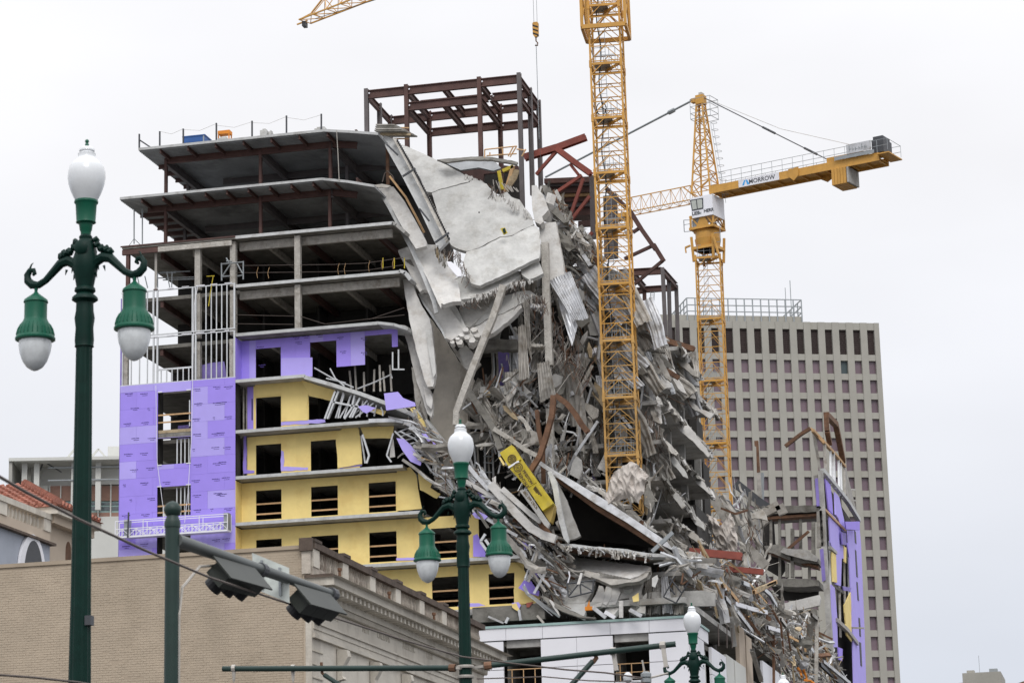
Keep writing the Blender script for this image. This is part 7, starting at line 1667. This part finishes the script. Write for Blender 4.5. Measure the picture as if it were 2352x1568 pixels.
for x in (765, 790, 815, 845, 870): sline('d3', [(x, 600+x*.2), (x+12, 1330+rd.uniform(-60, 60))], .1, rd.choice(['stud', 'galvd', 'conc']), 'wall_stud', XE-.25)
for z0, z1_ in (((770,1000),(840,1050)), ((760,600),(860,700)), ((790,1190),(905,1300))): sline('d3', [z0, z1_], .16, 'concd', 'edge_beam', XE-.3)
MB().prism([E('d3', x, y, XE-1.2) for x, y in ((745,420),(930,700),(960,1568),(790,1568),(770,900))], (-.3, 0, 0)).build('core_wall', 'inside', hotel)  # near-black backing behind the sheathing, shade put into its colour
for y_, l_ in ((455, 40), (518, 45), (1248, 90)): strut('loose_bar', 'd3', [(870, y_), (870+l_, y_+3)], 'conc', .08, E('d3', 900, y_).y-1)

# gutted interior behind the rubble: floor plates, and near-black blocks standing in for dark rooms
def gut(us, Y, dep, z0=24):
    for i in range(len(us)-1):
        (u0, v0), (u1, v1) = us[i], us[i+1]; a = P(u0, max(v0, v1), Y); b = P(u1, max(v0, v1), Y); zt = min(a.z, b.z)
        MB().box(a.x+.01, Y, 0, b.x-.01, Y+dep, zt).build('core_wall', 'inside', hotel)
        z = z0
        while z < zt: MB().box(a.x+.02, Y-1.6, z, b.x-.02, Y-.004, z+.22).build('floor_slab', 'concd', hotel); z += 3.4
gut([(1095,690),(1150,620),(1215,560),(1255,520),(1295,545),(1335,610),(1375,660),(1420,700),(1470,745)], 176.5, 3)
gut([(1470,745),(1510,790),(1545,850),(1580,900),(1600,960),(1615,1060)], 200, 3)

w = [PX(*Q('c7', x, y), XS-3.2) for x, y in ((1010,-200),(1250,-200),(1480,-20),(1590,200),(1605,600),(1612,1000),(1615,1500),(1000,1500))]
MB().prism(w, (-2, 0, 0)).build('core_wall', 'inside', hotel)  # near-black wall added behind the slab edges to darken the gaps
for x, y0, y1, Y in ((600,300,820,173.2),(300,-300,150,172.8)): strut('column', 'c7', [(x, y0), (x+14, y1)], 'conc', .22, Y)

# depth of the two fallen decks: plates running back into the building
def plate(c, pts, dep, m, th, Y=165.9):
    W_ = [P(*Q(c, *p), Y) for p in pts]
    for a, b in zip(W_, W_[1:]): MB().hexa([a+Vector((0,0,-th)), b+Vector((0,0,-th)), b+Vector((0,dep,-th)), a+Vector((0,dep,-th)), a, b, b+Vector((0,dep,0)), a+Vector((0,dep,0))]).build('fallen_deck', m, hotel)
plate('c7', [(150,800),(400,935),(700,1120),(1000,1320),(1290,1530)], 10, 'concd', .2)
plate('c8', [(450,262),(840,300),(1300,360),(1530,352)], 9, 'concd', .2, 165.7)
def lean(c, pts, m='concw', X=XS+.7, rough=1.5, th=.16):
    q = QL(c, pts); u = sum(p[0] for p in q)/len(q); v = sum(p[1] for p in q)/len(q); Y = max(173.2, PX(u, v, X).y)
    panel('leaning_slab', c, pts, Y+.5, Y-.5, th, m, hotel, 0, rough)
for pts, m_ in (([(1160,20),(1240,120),(1250,150),(1200,140)],'concw'), ([(1250,110),(1400,240),(1560,420),(1705,625),(1680,650),(1500,470),(1350,340),(1230,200)],'concw'), ([(1240,480),(1390,680),(1450,760),(1490,850),(1440,830),(1350,730),(1260,600)],'concl'), ([(1470,710),(1600,830),(1725,1010),(1690,1000),(1560,890)],'concw'),
    ([(1240,860),(1400,1000),(1470,1110),(1430,1140),(1300,960)],'conc'), ([(1500,1120),(1640,1300),(1650,1350),(1560,1290),(1500,1180)],'concl'), ([(1330,1240),(1500,1330),(1660,1480),(1600,1480),(1420,1350)],'galvd'), ([(1380,0),(1500,100),(1600,190),(1740,230),(1700,280),(1560,200),(1420,70)],'concw'), ([(1100,120),(1200,190),(1230,330),(1160,300)],'galvd'), ([(1080,380),(1180,350),(1260,380),(1180,520),(1110,600),(1060,470)],'concd'), ([(1040,700),(1110,760),(1130,900),(1180,1000),(1110,1080),(1080,900)],'fire')): lean('c7', pts, m_)
for pts, m_ in (([(1250,1080),(1330,1150),(1480,1420),(1420,1390),(1300,1230)],'concw'), ([(1500,1220),(1600,1340),(1540,1330)],'galv'), ([(720,210),(900,400),(880,430),(740,300)],'galv'), ([(960,480),(1100,600),(1230,840),(1190,820),(1050,640)],'concw'), ([(760,600),(900,740),(980,900),(930,880),(820,720)],'concw'), ([(1120,960),(1250,1100),(1330,1300),(1270,1260),(1180,1090)],'galvd'), ([(1360,1060),(1500,1130),(1590,1260),(1520,1230),(1420,1150)],'galvd')): lean('c6', pts, m_)
# darker frame of the ruined wing beside the purple wall
wp('floor_beam', [(400,612),(700,592),(700,606),(400,628)], 'rust', 1.5, Yw+.3); wp('floor_beam', [(395,800),(560,850),(700,895),(700,910),(550,868),(395,815)], 'rust', 1.5, Yw+.3)
for x, y0, y1 in ((470,620,990),(590,625,800),(640,880,985),(420,620,780)): wp('column', [(x,y0),(x+14,y0),(x+16,y1),(x,y1)], 'concd', .35, Yw+.6)
wp('fallen_beam', [(520,790),(640,690),(650,700),(535,800)], 'rust', .2, Yw-.2)
wp('broken_slab', [(500,790),(640,805),(700,850),(690,870),(560,840),(480,815)], 'conc', .5, Yw-.6, 1.2)
# ================================================================ rubble fill
def inpoly(p, poly):
    x, y = p; c = False; j = len(poly)-1
    for i in range(len(poly)):
        a, b = poly[i], poly[j]
        if (a[1] > y) != (b[1] > y) and x < (b[0]-a[0])*(y-a[1])/(b[1]-a[1])+a[0]: c = not c
        j = i
    return c
cnt = {}
stuff = {}
def piece(kind, c, ax, L, w_, m, part):
    """one bent, torn or broken piece centred at c, long axis ax"""
    ax = ax.normalized(); side = ax.cross(Vector((rd.uniform(-.5, .5), 1, rd.uniform(-.5, .5)))).normalized(); nrm = ax.cross(side).normalized(); mb = MB()
    if kind == 'concrete_shard':
        n_ = rd.randint(5, 8); pts = []
        for k in range(n_):
            a = 2*PI*k/n_; r_ = rd.uniform(.6, 1.1); pts.append(c+ax*math.cos(a)*L/2*r_+side*math.sin(a)*w_/2*rd.uniform(.5, 1.1))
        mb.prism(pts, nrm*rd.uniform(.08, .22))
    elif kind == 'metal_strip':
        n_ = rd.randint(3, 6); g = []; o = Vector(); d = ax.copy(); p = c-ax*L/2
        for k in range(n_+1):
            g.append([p-side*w_/2+nrm*rd.uniform(-.08, .08), p+nrm*w_*.25*(1 if k % 2 else .4), p+side*w_/2+nrm*rd.uniform(-.08, .08)])
            d = (d+Vector((rd.gauss(0, .22), rd.gauss(0, .3), rd.gauss(0, .22)))).normalized(); p = p+d*L/n_
        mb.sheet(g, nrm*.02)
    elif kind == 'metal_sheet':
        g = []; p = c-ax*L/2; d = ax.copy(); R_ = 6; nc = 12
        for k in range(R_+1):
            g.append([p+side*(w_*(j/nc-.5)*(1-.25*abs(k/R_-.5)*rd.random()))+nrm*(.05*(1 if j % 4 in (1, 2) else -1)+.12*math.sin(k*1.3+j*.35)) for j in range(nc+1)])
            d = (d+Vector((rd.gauss(0, .10), rd.gauss(0, .16), rd.gauss(0, .10)))).normalized(); p = p+d*L/R_
        mb.sheet(g, nrm*.015)
    elif kind == 'steel_stud':
        p = c-ax*L/2; k = rd.random(); q = p+ax*L*k+Vector((rd.gauss(0, .15), rd.gauss(0, .2), rd.gauss(0, .15)))*L*.3; r_ = c+ax*L/2
        mb.cee(p, q, w_, w_*.6, .02, nrm); mb.cee(q, r_, w_, w_*.6, .02, nrm)
    elif kind == 'rebar':
        p = c-ax*L/2; mb.tube([p, p+ax*L*.33+Vector((rd.gauss(0, .1), 0, rd.gauss(0, .1)))*L, p+ax*L*.66+Vector((rd.gauss(0, .13), 0, rd.gauss(0, .13)))*L, p+ax*L+Vector((rd.gauss(0, .2), 0, -abs(rd.gauss(0, .2))))*L], .022, 3)
    elif kind == 'concrete_lump':
        s_ = w_; q = []
        for l in (-1, 1):
            for a_, b_ in ((-1,-1),(1,-1),(1,1),(-1,1)): q.append(c+ax*a_*s_*rd.uniform(.4, .9)+side*b_*s_*rd.uniform(.3, .8)+nrm*l*s_*rd.uniform(.3, .7))
        mb.hexa(q)
    elif kind == 'splintered_timber':
        mb.beam(c-ax*L/2, c+ax*L/2, w_*.5, w_*.25, nrm)
    if part and cnt.get(kind, 0) < 290: cnt[kind] = cnt.get(kind, 0)+1; mb.build(kind, m, hotel)
    else:
        s = stuff.setdefault((kind, m), MB()); s.add(mb.v, mb.f)
MIX = {'metal_sheet': ['galv', 'galvd', 'galvd', 'galv'], 'concrete_shard': ['concw', 'conc', 'concd', 'concd', 'conc', 'fire', 'woodd'], 'metal_strip': ['galv', 'galvd', 'galvd', 'fire', 'concw', 'concd'], 'steel_stud': ['stud', 'galv', 'galvd', 'galvd', 'rust'], 'rebar': ['rust', 'wire', 'clamp', 'wire'], 'concrete_lump': ['concw', 'conc', 'concd'], 'splintered_timber': ['woodd', 'wood', 'rust', 'woodd']}
MIXD = {'concrete_shard': ['concd', 'concd', 'conc', 'fire', 'concw'], 'metal_strip': ['galvd', 'galvd', 'concd', 'galv', 'concd'], 'steel_stud': ['galvd', 'galv', 'rust', 'stud'], 'rebar': ['wire', 'rust', 'wire', 'clamp'], 'concrete_lump': ['conc', 'concd', 'concw'], 'splintered_timber': ['woodd', 'rust', 'wood', 'woodd']}
def rubble(poly, n, mix, ang, sd_, Ls, ws, part=False, dY=(-.6, .6), Yf=None, lean=.4, only=None):
    u0, u1 = min(p[0] for p in poly), max(p[0] for p in poly); v0, v1 = min(p[1] for p in poly), max(p[1] for p in poly); k = 0; tries = 0
    while k < n and tries < n*40:
        tries += 1; u, v = rd.uniform(u0, u1), rd.uniform(v0, v1)
        if not inpoly((u, v), poly): continue
        k += 1; kind = rd.choices(list(mix), list(mix.values()))[0]
        Y = (Yf(u, v) if Yf else Dp(u, v))+rd.uniform(*dY); c = P(u, v, Y)
        a = math.radians(rd.gauss(ang, sd_)); ax = Vector((math.cos(a), rd.gauss(0, lean), math.sin(a)))
        if u > 1560: ax = Vector((math.cos(a)*.55, -abs(math.cos(a))*.0+rd.gauss(0, lean)+math.cos(a)*.9, math.sin(a)))   # follow the street side
        L = rd.uniform(*Ls)*(.6 if kind in ('concrete_shard',) else 1); w_ = rd.uniform(*ws)*(.45 if kind in ('steel_stud',) else .5 if kind == 'splintered_timber' else 1)
        if kind == 'concrete_lump': w_ *= .5
        piece(kind, c, ax, L, w_, rd.choice(only or (MIX if part else MIXD)[kind]), part)
mixA = dict(concrete_shard=3, metal_strip=4, steel_stud=3, rebar=3, concrete_lump=1.5)
mixB = dict(concrete_shard=2, metal_strip=4, steel_stud=4, rebar=2, concrete_lump=1, splintered_timber=1)
mixC = dict(concrete_shard=3, metal_strip=4, steel_stud=3, rebar=3, concrete_lump=2, splintered_timber=3)
RA = [(1215,650),(1265,620),(1330,650),(1370,700),(1385,900),(1390,1060),(1330,1120),(1225,1010),(1100,930),(1105,880),(1200,850),(1200,760),(1110,790),(1180,720)]
RB = [(1300,560),(1360,570),(1420,640),(1480,700),(1530,790),(1590,830),(1600,900),(1625,960),(1540,900),(1470,860),(1400,900),(1370,760),(1290,620)]
RB2 = [(1390,880),(1470,860),(1540,900),(1520,1000),(1530,1100),(1600,1180),(1650,1290),(1560,1270),(1480,1200),(1400,1080)]
RC = [(930,930),(960,950),(1060,1060),(1130,1110),(1200,1170),(1280,1240),(1300,1290),(1280,1400),(1225,1380),(1235,1340),(1205,1290),(1150,1200),(1070,1170),(1000,1090),(950,1010)]
RD = [(1290,1060),(1350,1090),(1440,1170),(1570,1260),(1640,1250),(1700,1290),(1680,1360),(1600,1330),(1560,1262),(1400,1155)]
RE = [(1240,1290),(1300,1400),(1570,1405),(1560,1350),(1540,1280),(1300,1270)]
RF = [(1540,1280),(1640,1290),(1700,1300),(1770,1345),(1800,1400),(1870,1425),(1900,1480),(1950,1568),(1810,1568),(1740,1470),(1660,1400),(1590,1350)]
RG = [(1690,1110),(1750,1165),(1765,1330),(1700,1300),(1680,1200)]
RH = [(1250,430),(1300,480),(1360,570),(1350,620),(1290,560),(1250,500)]
RI = [(1090,900),(1200,850),(1225,1010),(1290,1090),(1220,1130),(1150,1060),(1090,1000)]
mixS = dict(metal_sheet=3, concrete_shard=3)
rubble(RA, 22, mixS, 88, 14, (2.2, 4.6), (.8, 1.5), True, (-1.4, -.4), lean=.2)
rubble(RB, 24, mixS, 118, 16, (2.4, 5), (.8, 1.5), True, (-1.2, -.2), lean=.2)
rubble(RB2, 6, mixS, 112, 18, (2.0, 4), (.7, 1.2), True, (-1.2, -.2), lean=.2)
rubble(RI, 10, mixS, 80, 22, (1.8, 3.6), (.7, 1.2), True, (-1.0, -.2), lean=.2)
rubble(RA, 80, mixA, 86, 20, (1.6, 5.0), (.2, .6), True, (-1.0, .8))
rubble(RB, 90, mixA, 115, 28, (1.0, 3.6), (.25, .8), True, (-.6, 1.5))
rubble(RB2, 22, mixA, 110, 30, (1.0, 3.4), (.2, .7), True, (-.6, 1.5))
rubble(RC, 90, mixB, 138, 18, (1.2, 4.0), (.15, .5), True, (-.3, .6), lambda u, v: 165.0)
rubble(RD, 40, mixA, 140, 22, (1.0, 3.0), (.2, .6), True)
rubble(RE, 40, mixC, 100, 40, (.8, 2.4), (.2, .7), True, (-.5, .8), lambda u, v: 168.6)
rubble(RF, 170, mixC, 145, 30, (1.2, 4.2), (.25, .8), True, (-1.5, 1.5), lambda u, v: min(PX(u, v, -27.0).y, 250))
rubble(RG, 14, mixA, 110, 35, (1.2, 4.0), (.3, .8), True, (-1.5, 1.5), lambda u, v: min(PX(u, v, -29.5).y, 250))
rubble(RH, 30, mixA, 120, 25, (.8, 2.4), (.3, .7), True, (-.5, .5), lambda u, v: 171)
rubble(RI, 50, mixA, 75, 35, (1.0, 3.5), (.2, .6), True, (-.6, .8), lambda u, v: 167.6)
for poly, n, mix_, a, s_, Ys in ((RA, 300, mixA, 80, 30, None), (RB, 260, mixA, 118, 32, None), (RB2, 110, mixA, 108, 32, None), (RC, 420, mixB, 138, 22, lambda u, v: 165.2), (RD, 160, mixA, 140, 30, None),
    (RE, 220, mixC, 100, 50, lambda u, v: 168.8), (RF, 900, mixC, 145, 35, lambda u, v: min(PX(u, v, -27.4).y, 250)), (RG, 60, mixA, 110, 35, lambda u, v: min(PX(u, v, -29.8).y, 250)), (RH, 150, mixA, 120, 30, lambda u, v: 171.3), (RI, 220, mixA, 80, 35, lambda u, v: 168)):
    rubble(poly, n, mix_, a, s_, (.6, 2.8), (.06, .26), False, (-.8, 1.2), Ys)
# hanging rebar, wires and torn strips along broken edges
def fringe(c, pts, n, L, Y=None, kind='rebar', m=None):
    q = QL(c, pts)
    for k in range(n):
        i = rd.randrange(len(q)-1); t = rd.random(); u = q[i][0]*(1-t)+q[i+1][0]*t; v = q[i][1]*(1-t)+q[i+1][1]*t
        p = P(u, v, (Y or Dp(u, v))-.15); l = rd.uniform(.3, 1)*L
        piece(kind, p-Vector((rd.gauss(0, .15)*l, .1, l*.45)), Vector((rd.gauss(0, .3), rd.gauss(0, .2), -1)), l, rd.uniform(.06, .2), m or rd.choice(MIX[kind]), False)
fringe('c4', [(700,20),(760,60),(860,60),(900,200),(990,290)], 60, 1.0, 165.2); fringe('c4', [(640,0),(750,140)], 20, .9, 165.2, 'concrete_shard')
fringe('c4', [(900,520),(1100,460),(1380,350),(1500,320)], 50, .9, 165.6); fringe('c4', [(900,520),(1100,460),(1380,350),(1600,330)], 40, .6, 165.7, 'concrete_shard', 'concw')
fringe('c4', [(1380,460),(1600,470),(1700,540)], 40, 1.2, 166.6); fringe('c4', [(1740,560),(1900,980),(2040,1100)], 60, 2.5, 168)
fringe('c2', [(1120,1060),(1350,1190),(1420,1300)], 30, .8, 168.5, 'concrete_shard', 'concw'); fringe('c2', [(1090,1000),(1180,1060)], 14, 1.6, 169.5)
fringe('c2', [(1470,1020),(1560,1090),(1700,1290),(1880,1560)], 60, 1.0, 171, 'concrete_shard'); fringe('c2', [(900,930),(1050,990)], 24, .5, 170.5, 'concrete_shard', 'concw')
fringe('c6', [(350,250),(480,500)], 40, 2, 171); fringe('c7', [(1000,100),(1240,500)], 60, 2.0); fringe('c7', [(1250,120),(1690,620)], 60, .8, None, 'concrete_shard')
fringe('c8', [(460,250),(900,290),(1350,340)], 50, .7, 165.0, 'metal_strip'); fringe('c5', [(1790,600),(2150,680)], 50, 1.6, 172)
for (a, b, m_) in (((1150,880),(1180,1040),'boxy'),((1190,900),(1260,870),'boxy'),((1205,1060),(1262,870),'wood')): strut('timber_brace', 'c2', [a, b], m_, .12, 173)
pn('timber_panel', 'c2', [(1200,1040),(1262,885),(1310,895),(1290,960),(1220,1062)], 173, 172.6, 'woodd', .1)
for k in range(9): x = 1110+k*22; strut('timber_lath', 'c2', [(x, 970+k*8), (x+rd.uniform(10, 60), 1060)], 'clamp', .03, 171.5)
pn('small_marking', 'c2', [(1164,1342),(1200,1333),(1220,1375),(1190,1390)], 166.6, 166.5, 'boxy', .05)
pn('small_marking', 'c2', [(1180,1345),(1200,1338),(1208,1368),(1190,1376)], 166.5, 166.4, 'green', .05)
w = MB()                                              # cracks opened in the pale slab
for pts in ([(1000,1215),(1006,1222)],): w.tube([P(*Q('c2', *p), 166.5) for p in pts], .05, 4)
w.build('bolt_hole', 'black', hotel)
for pts, m_, Y in (([(1690,1110),(1740,1150),(1770,1170)], 'dgrey', 235), ([(1630,1130),(1700,1240),(1760,1300)], 'galvd', 215), ([(1720,1195),(1790,1160),(1800,1180)], 'galvd', 228), ([(1700,1240),(1760,1190)], 'galvd', 222)):
    strut('bent_sheet', 'd', pts, m_, .4, Y, kind='cee')
pn('bent_sheet', 'd3', [(225,660),(300,600),(380,570),(395,590),(410,635),(330,620),(260,670)], 215, 214, 'galvd', .1, 0, 1)
for pts, m_ in (([(480,520),(540,545),(575,700)], 'stud'), ([(300,680),(440,850),(580,1030)], 'galv'), ([(400,740),(560,790),(730,830)], 'white'), ([(270,540),(350,620),(430,720)], 'wood'), ([(740,985),(860,1020)], 'white'), ([(700,590),(760,640),(830,760)], 'stud'), ([(880,900),(960,1010)], 'concw'), ([(600,620),(830,510)], 'wood'), ([(620,600),(820,520)], 'woodd'), ([(1080,1080),(1210,1230)], 'stud'), ([(1290,1370),(1500,1568)], 'dgrey'), ([(1320,1340),(1600,1568)], 'galv'), ([(860,1100),(900,1390)], 'galvd'), ([(1200,850),(1260,900),(1250,1568)], 'galvd'), ([(360,880),(400,1180)], 'conc'), ([(580,1220),(680,1540)], 'conc'), ([(230,950),(235,1180)], 'wire'), ([(320,960),(322,1200)], 'wire'), ([(372,970),(376,1200)], 'wire')):
    q = QL('e3', pts); Yv = [min(PX(u, v, -26.6).y, 246) for u, v in q]; mb = MB(); W_ = [P(u, v, Y) for (u, v), Y in zip(q, Yv)]
    for a, b in zip(W_, W_[1:]): mb.cee(a, b, .3 if m_ not in ('wire',) else .05, .2 if m_ != 'wire' else .05, .03, (0, 1, 0))
    mb.build('metal_strip', m_, hotel)
for c_, m_ in (((1150,1500),'orange'), ((1030,1310),'woodd')):
    q = Q('e3', *c_); p = P(*q, min(PX(*q, -26.4).y, 246))
    for k in range(3): piece('metal_strip', p+Vector((rd.uniform(-.5, .5), 0, rd.uniform(-.5, .5))), Vector((rd.gauss(0, 1), 0, rd.gauss(0, 1))), 1.1, .2, m_, True)
for (kind, m_), mb in stuff.items(): mb.build('loose_'+kind, m_, hotel, stuff=True)
